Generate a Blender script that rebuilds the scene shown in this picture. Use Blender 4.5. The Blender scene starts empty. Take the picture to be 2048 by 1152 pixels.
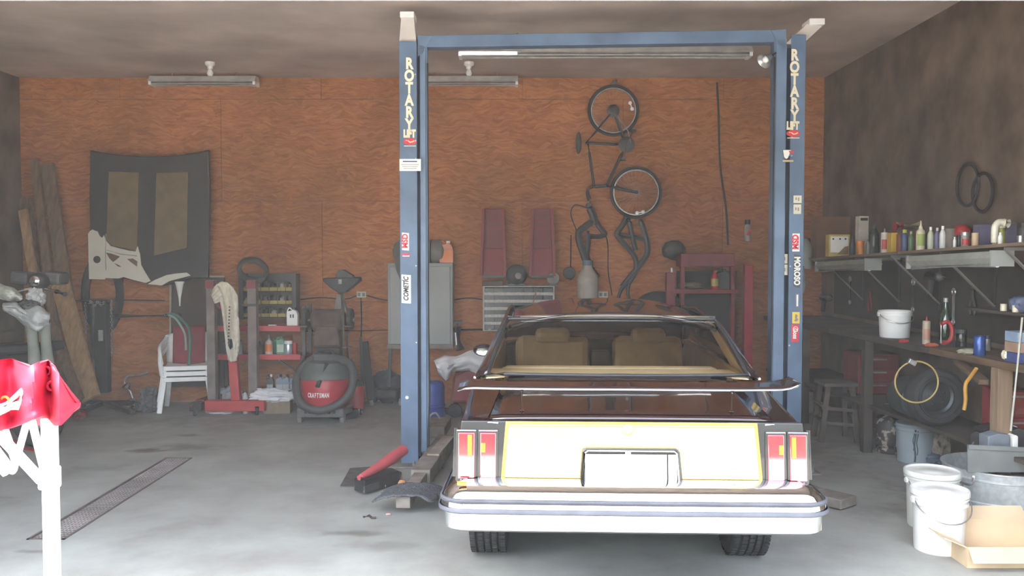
import bpy, bmesh, math, random
from mathutils import Vector, Matrix, Euler, noise
random.seed(7)
SC = bpy.context.scene
COL = SC.collection
R = math.radians
# ------------------------------------------------------------------ camera, light, exposure
FPX = 1773.0; CAMH = 1.8; PITCH = R(2.2)
cam_d = bpy.data.cameras.new('camera'); cam = bpy.data.objects.new('camera', cam_d); COL.objects.link(cam)
cam.location = (0, 0, CAMH); cam.rotation_euler = (R(90) - PITCH, 0, 0)
cam_d.sensor_fit = 'HORIZONTAL'; cam_d.sensor_width = 36; cam_d.lens = 36 * FPX / 2048; cam_d.clip_start = 0.05; cam_d.clip_end = 300
SC.camera = cam
SUN_STRENGTH = 2.5; SKY_STRENGTH = 1.3; EXPOSURE = 0.82; HAZE = 0.0135
w = bpy.data.worlds.new('world'); SC.world = w; w.use_nodes = True
nt = w.node_tree; nt.nodes.clear()
sky = nt.nodes.new('ShaderNodeTexSky'); sky.sky_type = 'NISHITA'; sky.sun_disc = False
sky.sun_elevation = R(58); sky.sun_rotation = R(-80); sky.dust_density = 5.0; sky.air_density = 1.0
bgn = nt.nodes.new('ShaderNodeBackground'); bgn.inputs['Strength'].default_value = SKY_STRENGTH
out = nt.nodes.new('ShaderNodeOutputWorld')
hsv = nt.nodes.new('ShaderNodeHueSaturation'); hsv.inputs['Saturation'].default_value = 0.5; nt.links.new(sky.outputs['Color'], hsv.inputs['Color']); nt.links.new(hsv.outputs['Color'], bgn.inputs['Color']); nt.links.new(bgn.outputs['Background'], out.inputs['Surface'])
sun_d = bpy.data.lights.new('sun', 'SUN'); sun_d.energy = SUN_STRENGTH; sun_d.angle = R(0.6); sun_d.color = (1.0, 0.95, 0.88)
sun = bpy.data.objects.new('sun', sun_d); COL.objects.link(sun)
sun.rotation_euler = (R(-4), R(-32), 0)      # high in the west, a little behind the building: the yard is sunlit, the garage is not
sun.location = (-8, 0, 12)
SC.view_settings.view_transform = 'Standard'; SC.view_settings.look = 'None'
SC.view_settings.exposure = EXPOSURE; SC.view_settings.gamma = 1.0; SC.view_settings.use_curve_mapping = False
try:
    SC.cycles.use_denoising = True; SC.cycles.max_bounces = 10; SC.cycles.diffuse_bounces = 6
    SC.cycles.transparent_max_bounces = 16; SC.cycles.volume_bounces = 1; SC.cycles.caustics_reflective = False; SC.cycles.caustics_refractive = False
    SC.cycles.sample_clamp_indirect = 6.0
except Exception: pass

# ------------------------------------------------------------------ camera geometry (turns a pixel and a distance into a point)
cp, sp = math.cos(PITCH), math.sin(PITCH)
def P(px, py, Y):
    a = (px - 1024) / FPX; b = (576 - py) / FPX
    dy = cp + b * sp; dz = -sp + b * cp
    t = Y / dy
    return Vector((a * t, Y, CAMH + dz * t))
def PZ(px, py, z):
    a = (px - 1024) / FPX; b = (576 - py) / FPX
    dy = cp + b * sp; dz = -sp + b * cp
    t = (z - CAMH) / dz
    return Vector((a * t, dy * t, z))
def PX(px, py, X):            # point on the plane x = X
    a = (px - 1024) / FPX; b = (576 - py) / FPX
    t = X / a
    return Vector((X, (cp + b * sp) * t, CAMH + (-sp + b * cp) * t))
def S(Y): return FPX / Y

# ------------------------------------------------------------------ materials
def lin(c):
    c = c / 255.0
    return c / 12.92 if c <= 0.04045 else ((c + 0.055) / 1.055) ** 2.4
def rgb(r, g, b): return (lin(r), lin(g), lin(b))
MATS = {}
def mat(name, col, rough=0.55, metal=0.0, var=0.18, scale=9.0, bump=0.0, coat=0.0, spec=0.5, emit=0.0, trans=0.0, col2=None, thr=None, stretch=None, world=False):
    if name in MATS: return MATS[name]
    m = bpy.data.materials.new(name); m.use_nodes = True; MATS[name] = m
    n = m.node_tree; b = n.nodes['Principled BSDF']
    b.inputs['Roughness'].default_value = rough; b.inputs['Metallic'].default_value = metal
    b.inputs['Specular IOR Level'].default_value = spec; b.inputs['Coat Weight'].default_value = coat; b.inputs['Coat Roughness'].default_value = 0.03
    if trans: b.inputs['Transmission Weight'].default_value = trans
    tc = n.nodes.new('ShaderNodeTexCoord'); src = tc.outputs['Object']
    if world:
        g = n.nodes.new('ShaderNodeNewGeometry'); src = g.outputs['Position']
    if stretch:
        mp = n.nodes.new('ShaderNodeMapping'); mp.inputs['Scale'].default_value = stretch; n.links.new(src, mp.inputs['Vector']); src = mp.outputs['Vector']
    no = n.nodes.new('ShaderNodeTexNoise'); no.inputs['Scale'].default_value = scale; no.inputs['Detail'].default_value = 5
    n.links.new(src, no.inputs['Vector'])
    rp = n.nodes.new('ShaderNodeValToRGB')
    c1 = tuple(max(0, c * (1 - var)) for c in col); c2 = col2 or tuple(min(1, c * (1 + var)) for c in col)
    rp.color_ramp.elements[0].color = (*c1, 1); rp.color_ramp.elements[1].color = (*c2, 1)
    lo, hi = thr or (0.3, 0.7)
    rp.color_ramp.elements[0].position = lo; rp.color_ramp.elements[1].position = hi
    n.links.new(no.outputs['Fac'], rp.inputs['Fac']); n.links.new(rp.outputs['Color'], b.inputs['Base Color'])
    if bump:
        bp = n.nodes.new('ShaderNodeBump'); bp.inputs['Strength'].default_value = bump; bp.inputs['Distance'].default_value = 0.02
        n.links.new(no.outputs['Fac'], bp.inputs['Height']); n.links.new(bp.outputs['Normal'], b.inputs['Normal'])
    if emit:
        b.inputs['Emission Color'].default_value = (*col, 1); b.inputs['Emission Strength'].default_value = emit
    return m
def glass(name, tint, rough=0.02):
    if name in MATS: return MATS[name]
    m = bpy.data.materials.new(name); m.use_nodes = True; MATS[name] = m
    n = m.node_tree; n.nodes.clear()
    o = n.nodes.new('ShaderNodeOutputMaterial'); mx = n.nodes.new('ShaderNodeMixShader'); fr = n.nodes.new('ShaderNodeFresnel'); fr.inputs['IOR'].default_value = 1.5
    t = n.nodes.new('ShaderNodeBsdfTransparent'); t.inputs['Color'].default_value = (*tint, 1)
    g = n.nodes.new('ShaderNodeBsdfGlossy'); g.inputs['Roughness'].default_value = rough
    n.links.new(fr.outputs['Fac'], mx.inputs['Fac']); n.links.new(t.outputs[0], mx.inputs[1]); n.links.new(g.outputs[0], mx.inputs[2]); n.links.new(mx.outputs[0], o.inputs['Surface'])
    return m
def osb(name, base, dark, light):
    m = bpy.data.materials.new(name); m.use_nodes = True; MATS[name] = m
    n = m.node_tree; b = n.nodes['Principled BSDF']; b.inputs['Roughness'].default_value = 0.75; b.inputs['Specular IOR Level'].default_value = 0.25
    g = n.nodes.new('ShaderNodeNewGeometry')
    dist = n.nodes.new('ShaderNodeTexNoise'); dist.inputs['Scale'].default_value = 3.0; n.links.new(g.outputs['Position'], dist.inputs['Vector'])
    add = n.nodes.new('ShaderNodeVectorMath'); add.operation = 'MULTIPLY_ADD'
    n.links.new(dist.outputs['Color'], add.inputs[0]); add.inputs[1].default_value = (0.25, 0.25, 0.25); n.links.new(g.outputs['Position'], add.inputs[2])
    cols = []
    for rot, sc in ((0.35, 1.0), (-0.5, 1.3)):
        mp = n.nodes.new('ShaderNodeMapping'); mp.inputs['Scale'].default_value = (9 * sc, 9 * sc, 38 * sc); mp.inputs['Rotation'].default_value = (0, rot, 0)
        n.links.new(add.outputs[0], mp.inputs['Vector'])
        v = n.nodes.new('ShaderNodeTexVoronoi'); v.inputs['Scale'].default_value = 1.0; n.links.new(mp.outputs['Vector'], v.inputs['Vector'])
        sx = n.nodes.new('ShaderNodeSeparateColor'); n.links.new(v.outputs['Color'], sx.inputs['Color']); cols.append(sx.outputs[0])
    ma = n.nodes.new('ShaderNodeMath'); ma.operation = 'ADD'; n.links.new(cols[0], ma.inputs[0]); n.links.new(cols[1], ma.inputs[1])
    mh = n.nodes.new('ShaderNodeMath'); mh.operation = 'MULTIPLY'; mh.inputs[1].default_value = 0.5; n.links.new(ma.outputs[0], mh.inputs[0])
    rp = n.nodes.new('ShaderNodeValToRGB'); e = rp.color_ramp.elements
    e[0].color = (*dark, 1); e[0].position = 0.05; e[1].color = (*light, 1); e[1].position = 0.95
    k = e.new(0.5); k.color = (*base, 1)
    n.links.new(mh.outputs[0], rp.inputs['Fac'])
    big = n.nodes.new('ShaderNodeTexNoise'); big.inputs['Scale'].default_value = 0.8; big.inputs['Detail'].default_value = 4; n.links.new(g.outputs['Position'], big.inputs['Vector'])
    r2 = n.nodes.new('ShaderNodeValToRGB'); r2.color_ramp.elements[0].color = (0.72, 0.70, 0.68, 1); r2.color_ramp.elements[1].color = (1.1, 1.05, 1.0, 1)
    r2.color_ramp.elements[0].position = 0.3; r2.color_ramp.elements[1].position = 0.7
    n.links.new(big.outputs['Fac'], r2.inputs['Fac'])
    mm = n.nodes.new('ShaderNodeMix'); mm.data_type = 'RGBA'; mm.blend_type = 'MULTIPLY'; mm.inputs['Factor'].default_value = 1.0
    n.links.new(rp.outputs['Color'], mm.inputs['A']); n.links.new(r2.outputs['Color'], mm.inputs['B']); n.links.new(mm.outputs['Result'], b.inputs['Base Color'])
    bp = n.nodes.new('ShaderNodeBump'); bp.inputs['Strength'].default_value = 0.25; bp.inputs['Distance'].default_value = 0.004
    n.links.new(mh.outputs[0], bp.inputs['Height']); n.links.new(bp.outputs['Normal'], b.inputs['Normal'])
    return m

# ------------------------------------------------------------------ mesh builder
def frame(d):
    d = Vector(d).normalized()
    u = Vector((0, 0, 1)) if abs(d.z) < 0.95 else Vector((1, 0, 0))
    s = d.cross(u).normalized(); t = s.cross(d).normalized()
    return s, t
def catmull(pts, n=6, closed=False):
    pts = [Vector(p) for p in pts]; res = []; m = len(pts)
    rng = range(m) if closed else range(m - 1)
    for i in rng:
        p1, p2 = pts[i], pts[(i + 1) % m]
        p0 = pts[(i - 1) % m] if closed or i > 0 else p1 * 2 - p2
        p3 = pts[(i + 2) % m] if closed or i + 2 < m else p2 * 2 - p1
        for k in range(n):
            t = k / n
            res.append(0.5 * ((2 * p1) + (p2 - p0) * t + (2 * p0 - 5 * p1 + 4 * p2 - p3) * t * t + (3 * p1 - p0 - 3 * p2 + p3) * t ** 3))
    if not closed: res.append(pts[-1])
    return res
class MB:
    def __init__(s): s.bm = bmesh.new()
    def vs(s, pts): return [s.bm.verts.new(p) for p in pts]
    def f(s, vs):
        try: return s.bm.faces.new(vs)
        except ValueError: return None
    def box(s, c, size, rot=None):
        c = Vector(c); hx, hy, hz = (k / 2 for k in size)
        M = Euler(rot).to_matrix() if rot else Matrix.Identity(3)
        v = s.vs([c + M @ Vector((x * hx, y * hy, z * hz)) for x in (-1, 1) for y in (-1, 1) for z in (-1, 1)])
        for q in ((0, 1, 3, 2), (4, 6, 7, 5), (0, 4, 5, 1), (2, 3, 7, 6), (0, 2, 6, 4), (1, 5, 7, 3)): s.f([v[i] for i in q])
        return s
    def bar(s, a, b, wd, th, up=None):        # rectangular bar from a to b
        a, b = Vector(a), Vector(b); d = (b - a).normalized()
        if up is None: sx, t = frame(d)
        else:
            sx = d.cross(Vector(up)).normalized(); t = sx.cross(d).normalized()
        ra = s.vs([a + sx * x * wd / 2 + t * y * th / 2 for x, y in ((-1, -1), (1, -1), (1, 1), (-1, 1))])
        rb = s.vs([b + sx * x * wd / 2 + t * y * th / 2 for x, y in ((-1, -1), (1, -1), (1, 1), (-1, 1))])
        for i in range(4): s.f([ra[i], ra[(i + 1) % 4], rb[(i + 1) % 4], rb[i]])
        s.f(ra[::-1]); s.f(rb); return s
    def tube(s, pts, r, seg=8, closed=False, cap=True):
        pts = [Vector(p) for p in pts]; n = len(pts); rings = []
        rr = r if isinstance(r, (list, tuple)) else [r] * n
        prev = None
        for i, p in enumerate(pts):
            if closed: d = pts[(i + 1) % n] - pts[(i - 1) % n]
            else: d = pts[min(i + 1, n - 1)] - pts[max(i - 1, 0)]
            if d.length < 1e-9: d = Vector((0, 0, 1))
            d.normalize()
            if prev is None: sx, t = frame(d)
            else:
                sx = prev - d * prev.dot(d)
                if sx.length < 1e-6: sx, t = frame(d)
                sx.normalize(); t = d.cross(sx)
            prev = sx
            rings.append(s.vs([p + (sx * math.cos(a) + t * math.sin(a)) * rr[i] for a in [2 * math.pi * k / seg for k in range(seg)]]))
        m = n if closed else n - 1
        for i in range(m):
            a, b = rings[i], rings[(i + 1) % n]
            for k in range(seg): s.f([a[k], a[(k + 1) % seg], b[(k + 1) % seg], b[k]])
        if cap and not closed: s.f(rings[0][::-1]); s.f(rings[-1])
        return s
    def cyl(s, a, b, r, r2=None, seg=20): return s.tube([a, b], [r, r if r2 is None else r2], seg)
    def lathe(s, prof, c, seg=24, axis=(0, 0, 1), cap=True):   # prof: (radius, along axis)
        c = Vector(c); ax = Vector(axis).normalized()
        u = Vector((1, 0, 0)) if abs(ax.x) < 0.9 else Vector((0, 1, 0))
        sx = ax.cross(u).normalized(); t = ax.cross(sx).normalized()
        rings = []
        for r, h in prof:
            if r < 1e-6: rings.append([s.bm.verts.new(c + ax * h)])
            else: rings.append(s.vs([c + ax * h + (sx * math.cos(a) + t * math.sin(a)) * r for a in [2 * math.pi * k / seg for k in range(seg)]]))
        for a, b in zip(rings, rings[1:]):
            for k in range(seg):
                q = [a[k % len(a)], a[(k + 1) % len(a)], b[(k + 1) % len(b)], b[k % len(b)]]
                q2 = []
                for v in q:
                    if v not in q2: q2.append(v)
                if len(q2) > 2: s.f(q2)
        if cap:
            if len(rings[0]) > 1: s.f(rings[0][::-1])
            if len(rings[-1]) > 1: s.f(rings[-1])
        return s
    def torus(s, c, r, rt, axis=(0, 1, 0), seg=36, seg2=10, flat=1.0):
        ax = Vector(axis).normalized(); u = Vector((1, 0, 0)) if abs(ax.x) < 0.9 else Vector((0, 1, 0))
        sx = ax.cross(u).normalized(); t = ax.cross(sx).normalized(); c = Vector(c); rings = []
        for i in range(seg):
            a = 2 * math.pi * i / seg; d = sx * math.cos(a) + t * math.sin(a)
            rings.append(s.vs([c + d * (r + rt * math.cos(b)) + ax * rt * flat * math.sin(b) for b in [2 * math.pi * k / seg2 for k in range(seg2)]]))
        for i in range(seg):
            a, b = rings[i], rings[(i + 1) % seg]
            for k in range(seg2): s.f([a[k], b[k], b[(k + 1) % seg2], a[(k + 1) % seg2]])
        return s
    def prism(s, poly, d):       # poly: list of 3-D points, d: extrusion vector
        a = s.vs([Vector(p) for p in poly]); b = s.vs([Vector(p) + Vector(d) for p in poly])
        s.f(a[::-1]); s.f(b); n = len(a)
        for i in range(n): s.f([a[i], a[(i + 1) % n], b[(i + 1) % n], b[i]])
        return s
    def grid(s, fn, nu, nv, closed_u=False):
        g = [[s.bm.verts.new(fn(i / nu, j / nv)) for j in range(nv + 1)] for i in range(nu if closed_u else nu + 1)]
        m = len(g)
        for i in range(nu):
            for j in range(nv): s.f([g[i][j], g[(i + 1) % m][j], g[(i + 1) % m][j + 1], g[i][j + 1]])
        return s
    def blob(s, c, size, amp=0.15, freq=3.0, sub=4, seed=0.0):  # lumpy bundle
        c = Vector(c); n0 = len(s.bm.verts)
        r = bmesh.ops.create_icosphere(s.bm, subdivisions=sub, radius=1.0)
        for v in r['verts']:
            p = v.co.copy(); k = 1 + amp * (noise.noise(p * freq + Vector((seed, seed * 2, 0))) * 1.2 + 0.6 * noise.noise(p * freq * 2.3 + Vector((0, seed, 3))))
            v.co = c + Vector((p.x * size[0] * k, p.y * size[1] * k, p.z * size[2] * k))
        return s
    def build(s, name, m, parent=None, bevel=0.0, smooth=False, solid=0.0, sub=0, flip=False, label=None, cat=None, group=None, kind=None):
        bm = s.bm
        bmesh.ops.recalc_face_normals(bm, faces=bm.faces)
        me = bpy.data.meshes.new(name)
        vs = [v.co for v in bm.verts]
        if parent is None:
            base = Vector(((min(v.x for v in vs) + max(v.x for v in vs)) / 2, (min(v.y for v in vs) + max(v.y for v in vs)) / 2, min(v.z for v in vs)))
            off = base
        else:
            off = Vector((0, 0, 0)); q = parent
            while q is not None: off = off + q.location; q = q.parent
        for v in bm.verts: v.co -= off
        bm.to_mesh(me); bm.free()
        o = bpy.data.objects.new(name, me); COL.objects.link(o)
        if parent is None: o.location = off
        else: o.parent = parent
        me.materials.append(m)
        if smooth:
            for p in me.polygons: p.use_smooth = True
            try: me.set_sharp_from_angle(angle=R(42))
            except Exception: pass
        if solid:
            md = o.modifiers.new('solid', 'SOLIDIFY'); md.thickness = solid; md.offset = 0
        if bevel:
            md = o.modifiers.new('bevel', 'BEVEL'); md.width = bevel; md.segments = 2; md.limit_method = 'ANGLE'; md.angle_limit = R(35)
        if sub:
            md = o.modifiers.new('sub', 'SUBSURF'); md.levels = sub; md.render_levels = sub
        if label: o['label'] = label
        if cat: o['category'] = cat
        if group: o['group'] = group
        if kind: o['kind'] = kind
        return o
def T(name, label, cat, loc, group=None):
    o = bpy.data.objects.new(name, None); COL.objects.link(o); o.location = Vector(loc); o.empty_display_size = 0.1
    o['label'] = label; o['category'] = cat
    if group: o['group'] = group
    return o
def dup(o, parent=None):
    c = o.copy(); COL.objects.link(c)
    if parent is not None: c.parent = parent
    for ch in [x for x in COL.objects if x.parent == o]: dup(ch, c)
    return c
def text(s, size, m, parent, loc, rot, name='lettering', sx=1.0, bold=0.0, ext=0.001, align='CENTER', shear=0.0):
    cu = bpy.data.curves.new('lettering', 'FONT'); cu.body = s; cu.size = size; cu.extrude = ext; cu.offset = bold
    cu.align_x = align; cu.align_y = 'CENTER'; cu.shear = shear; cu.resolution_u = 3
    to = bpy.data.objects.new('tmp_text', cu); COL.objects.link(to)
    dg = bpy.context.evaluated_depsgraph_get(); me = bpy.data.meshes.new_from_object(to.evaluated_get(dg))
    bpy.data.objects.remove(to)
    M = Matrix.Translation(Vector(loc)) @ Euler(rot).to_matrix().to_4x4() @ Matrix.Diagonal((sx, 1, 1, 1))
    off = Vector((0, 0, 0)); q = parent
    while q is not None: off = off + q.location; q = q.parent
    me.transform(Matrix.Translation(-off) @ M)
    o = bpy.data.objects.new(name, me); COL.objects.link(o); o.parent = parent
    me.materials.clear(); me.materials.append(m)
    return o
FACE = (R(90), 0, 0)            # text upright, facing the camera (-y)

# ------------------------------------------------------------------ shared materials
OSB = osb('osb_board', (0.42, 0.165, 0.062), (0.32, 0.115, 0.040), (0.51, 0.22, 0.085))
DIMWALL = mat('dim_wall_board', (0.135, 0.102, 0.078), 0.85, scale=3, var=0.4, world=True, bump=0.1)  # dim light of the side walls put into a darker board colour
CEIL = mat('ceiling_board', (0.50, 0.42, 0.37), 0.85, scale=1.2, var=0.25, world=True)
WHITEP = mat('white_paint', (0.78, 0.78, 0.75), 0.5, var=0.05)
BLACK = mat('black_metal', (0.018, 0.018, 0.02), 0.45, scale=15)
BLACKP = mat('black_plastic', (0.022, 0.022, 0.024), 0.5)
RUBBER = mat('black_rubber', (0.022, 0.022, 0.024), 0.8, bump=0.2, scale=30)
CHROME = mat('chrome', (0.86, 0.87, 0.88), 0.06, 1.0, var=0.02)
STEEL = mat('worn_steel', (0.42, 0.42, 0.42), 0.38, 0.8, scale=14, var=0.25)
GALV = mat('galvanized_steel', (0.78, 0.83, 0.83), 0.3, 0.6, scale=26, var=0.14)
REDP = mat('red_paint', (0.42, 0.03, 0.035), 0.42, scale=6, var=0.2)
REDD = mat('dull_dark_red_paint', (0.20, 0.022, 0.026), 0.55, scale=6, var=0.3)
GREYMET = mat('grey_enamel', (0.27, 0.285, 0.27), 0.5, scale=3, var=0.12)
GREYDK = mat('dark_grey_plastic', (0.06, 0.06, 0.06), 0.6)
WOOD = mat('weathered_lumber', (0.16, 0.10, 0.056), 0.8, scale=4, var=0.35, stretch=(6, 6, 0.6), bump=0.1)
WOOD2 = mat('pale_lumber', (0.34, 0.21, 0.10), 0.8, scale=4, var=0.3, stretch=(6, 6, 0.6), bump=0.1)
CARD = mat('cardboard', (0.62, 0.48, 0.31), 0.85, scale=5, var=0.1)
CARDB = mat('brown_cardboard', (0.20, 0.105, 0.055), 0.85, scale=5, var=0.15)
WHITEPL = mat('white_plastic', (0.80, 0.80, 0.77), 0.38, var=0.05)
CREAM = mat('cream_plastic', (0.62, 0.58, 0.42), 0.4, var=0.08)
CLOTH = mat('cream_cloth', (0.66, 0.61, 0.50), 0.9, scale=20, var=0.1, bump=0.3)
CLOTHG = mat('grey_cloth', (0.36, 0.37, 0.36), 0.9, scale=12, var=0.15, bump=0.4)
CLOTHW = mat('white_bag_plastic', (0.66, 0.66, 0.67), 0.55, scale=12, var=0.1, bump=0.3)
ORANGE = mat('orange_plastic', (0.75, 0.20, 0.03), 0.4, var=0.1)
YELLOW = mat('yellow_plastic', (0.62, 0.42, 0.05), 0.4, var=0.1)
GREENPL = mat('green_plastic', (0.03, 0.16, 0.09), 0.4)
BLUEPL = mat('blue_plastic', (0.03, 0.06, 0.28), 0.35)
PURPLE = mat('grey_purple_card', (0.16, 0.15, 0.24), 0.7)
GREYPL = mat('blue_grey_plastic', (0.24, 0.29, 0.35), 0.4, scale=4, var=0.15)
TANC = mat('cream_ink', (0.72, 0.66, 0.48), 0.6, var=0.06)
REDINK = mat('red_ink', (0.62, 0.03, 0.05), 0.5, var=0.05)
BLKINK = mat('black_ink', (0.02, 0.02, 0.02), 0.6)
GREYINK = mat('grey_ink', (0.22, 0.22, 0.22), 0.6)
WHTINK = mat('white_ink', (0.78, 0.78, 0.74), 0.6, var=0.05)
CLEAR = glass('clear_plastic', (0.75, 0.8, 0.78), 0.1)

# ------------------------------------------------------------------ setting
BACK = 10.75; LW = -5.93; RW = 3.76; CZ = 3.92; DOORY = 3.8
HEADZ = P(1650, 1, DOORY + 0.15).z
def floor_mat():
    m = bpy.data.materials.new('stained_concrete'); m.use_nodes = True; n = m.node_tree; b = n.nodes['Principled BSDF']
    g = n.nodes.new('ShaderNodeNewGeometry')
    n1 = n.nodes.new('ShaderNodeTexNoise'); n1.inputs['Scale'].default_value = 1.6; n1.inputs['Detail'].default_value = 8; n1.inputs['Roughness'].default_value = 0.62
    n.links.new(g.outputs['Position'], n1.inputs['Vector'])
    r1 = n.nodes.new('ShaderNodeValToRGB'); r1.color_ramp.elements[0].position = 0.32; r1.color_ramp.elements[1].position = 0.68
    r1.color_ramp.elements[0].color = (0.27, 0.262, 0.24, 1); r1.color_ramp.elements[1].color = (0.385, 0.405, 0.37, 1)
    n.links.new(n1.outputs['Fac'], r1.inputs['Fac'])
    cur = r1.outputs['Color']
    n2 = n.nodes.new('ShaderNodeTexNoise'); n2.inputs['Scale'].default_value = 7.0; n2.inputs['Detail'].default_value = 6
    n.links.new(g.outputs['Position'], n2.inputs['Vector'])
    # oil stains lying on the concrete: centre x, y, radius x, radius y, darkness
    stains = [(-3.35, 8.05, 0.22, 0.16, 0.75), (-3.05, 8.2, 0.45, 0.22, 0.45), (-3.2, 8.75, 0.2, 0.1, 0.5), (-4.2, 5.9, 0.3, 0.06, 0.55), (-3.9, 6.5, 0.25, 0.06, 0.5), (-4.4, 6.9, 0.2, 0.05, 0.4),
              (-1.0, 5.65, 0.26, 0.09, 0.5), (-0.9, 6.3, 0.35, 0.2, 0.3), (-2.9, 5.3, 0.14, 0.05, 0.5), (-3.5, 7.4, 0.5, 0.2, 0.25), (2.55, 6.2, 0.35, 0.35, 0.3), (2.5, 8.1, 1.0, 1.2, 0.35),
              (0.0, 8.8, 0.6, 0.8, 0.35), (-0.75, 5.4, 0.4, 0.12, 0.3), (-2.2, 9.6, 3.5, 0.7, 0.3), (3.2, 6.6, 0.5, 0.5, 0.5)]
    for (x, y, rx, ry, k) in stains:
        mp = n.nodes.new('ShaderNodeMapping'); mp.vector_type = 'TEXTURE'; mp.inputs['Location'].default_value = (x, y, 0); mp.inputs['Scale'].default_value = (rx, ry, 1)
        n.links.new(g.outputs['Position'], mp.inputs['Vector'])
        ln = n.nodes.new('ShaderNodeVectorMath'); ln.operation = 'LENGTH'; n.links.new(mp.outputs['Vector'], ln.inputs[0])
        ad = n.nodes.new('ShaderNodeMath'); ad.operation = 'MULTIPLY_ADD'; n.links.new(n2.outputs['Fac'], ad.inputs[0]); ad.inputs[1].default_value = 1.6; n.links.new(ln.outputs['Value'], ad.inputs[2])
        mr = n.nodes.new('ShaderNodeMapRange'); mr.interpolation_type = 'SMOOTHSTEP'; mr.inputs['From Min'].default_value = 0.9; mr.inputs['From Max'].default_value = 1.8; mr.inputs['To Min'].default_value = k; mr.inputs['To Max'].default_value = 0
        n.links.new(ad.outputs[0], mr.inputs['Value'])
        mx = n.nodes.new('ShaderNodeMix'); mx.data_type = 'RGBA'; n.links.new(mr.outputs[0], mx.inputs['Factor']); n.links.new(cur, mx.inputs['A']); mx.inputs['B'].default_value = (0.07, 0.06, 0.048, 1)
        cur = mx.outputs['Result']
    n.links.new(cur, b.inputs['Base Color']); b.inputs['Roughness'].default_value = 0.62; b.inputs['Specular IOR Level'].default_value = 0.35
    bp = n.nodes.new('ShaderNodeBump'); bp.inputs['Strength'].default_value = 0.15; bp.inputs['Distance'].default_value = 0.006; n.links.new(n2.outputs['Fac'], bp.inputs['Height']); n.links.new(bp.outputs['Normal'], b.inputs['Normal'])
    return m
def struct(name, mb, m, label, parent=None):
    return mb.build(name, m, parent, kind='structure', label=label)
DX0, DX1, DY0, DY1 = -3.06, -2.82, 5.52, 7.76          # drain trench opening
fl = MB()
fl.box(((LW + DX0) / 2, (DOORY + BACK) / 2, -0.06), (DX0 - LW, BACK - DOORY, 0.12)); fl.box(((DX1 + RW) / 2, (DOORY + BACK) / 2, -0.06), (RW - DX1, BACK - DOORY, 0.12))
fl.box(((DX0 + DX1) / 2, (DOORY + DY0) / 2, -0.06), (DX1 - DX0, DY0 - DOORY, 0.12)); fl.box(((DX0 + DX1) / 2, (DY1 + BACK) / 2, -0.06), (DX1 - DX0, BACK - DY1, 0.12))
floor = struct('floor', fl, floor_mat(), 'grey concrete garage floor with dark oil stains')
YARD = mat('pale_gravel_yard', (0.46, 0.44, 0.40), 0.9, scale=8, var=0.15, world=True)
struct('ground', MB().box((0, -13.1, -0.062), (70, 33.8, 0.12)), YARD, 'pale sunlit ground outside the garage door')
# back wall: backing and single sheets
wb = struct('wall_back', MB().box(((LW + RW) / 2, BACK + 0.08, CZ / 2), (RW - LW + 0.2, 0.12, CZ)), DIMWALL, 'garage back wall sheathed in orange brown strand board')
pw = (RW - LW) / 4
for j, (z0, z1) in enumerate(((0, 1.22), (1.22, 2.44), (2.44, 3.66), (3.66, CZ))):
    for i in range(-1, 4):
        x0 = LW + i * pw + (pw / 2 if j % 2 else 0); x1 = x0 + pw; x0 = max(x0, LW); x1 = min(x1, RW)
        if x1 - x0 < 0.05: continue
        MB().box(((x0 + x1) / 2, BACK + 0.008 + 0.002 * random.random(), (z0 + z1) / 2), (x1 - x0 - 0.005, 0.016, z1 - z0 - 0.006)).build('panel', OSB, wb)
wl = struct('wall_left', MB().box((LW - 0.06, (DOORY + BACK) / 2, CZ / 2), (0.12, BACK - DOORY + 0.3, CZ)), DIMWALL, 'dark side wall of the garage behind the leaning lumber')
wr = struct('wall_right', MB().box((RW + 0.06, (DOORY + BACK) / 2, CZ / 2), (0.12, BACK - DOORY + 0.3, CZ)), DIMWALL, 'dark side wall of the garage behind the bottle shelf')
struct('ceiling', MB().box(((LW + RW) / 2, (DOORY + BACK) / 2, CZ + 0.05), (RW - LW + 0.24, BACK - DOORY + 0.3, 0.1)), CEIL, 'brown grey garage ceiling')
fw = MB(); DX_L, DX_R = -4.6, 3.0
fw.box(((LW + RW) / 2, DOORY + 0.075, (HEADZ + CZ) / 2), (RW - LW + 0.24, 0.15, CZ - HEADZ))
fw.box(((LW - 0.12 + DX_L) / 2, DOORY + 0.075, HEADZ / 2), (DX_L - LW + 0.12, 0.15, HEADZ)); fw.box(((RW + 0.12 + DX_R) / 2, DOORY + 0.075, HEADZ / 2), (RW + 0.12 - DX_R, 0.15, HEADZ))
struct('wall_front', fw, WHITEP, 'white front wall with the wide garage door opening')
# trees across the yard (seen only in reflections)
TREE = mat('dark_foliage', (0.035, 0.06, 0.022), 0.9, scale=1.5, var=0.5)
tr = MB()
def treefn(u, v):
    x = -40 + 80 * u; a = v * math.pi
    h = 2.2 + 0.5 * noise.noise(Vector((x * 0.25, 0, 1)))
    k = 1 + 0.35 * noise.noise(Vector((x * 0.6, v * 6, 4)))
    return Vector((x, -29 - 3 * k * math.cos(a), h * k * math.sin(a)))
tr.grid(treefn, 120, 24).build('foliage', TREE, kind='stuff', label='dark hedge of trees across the yard', smooth=True)
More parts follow.
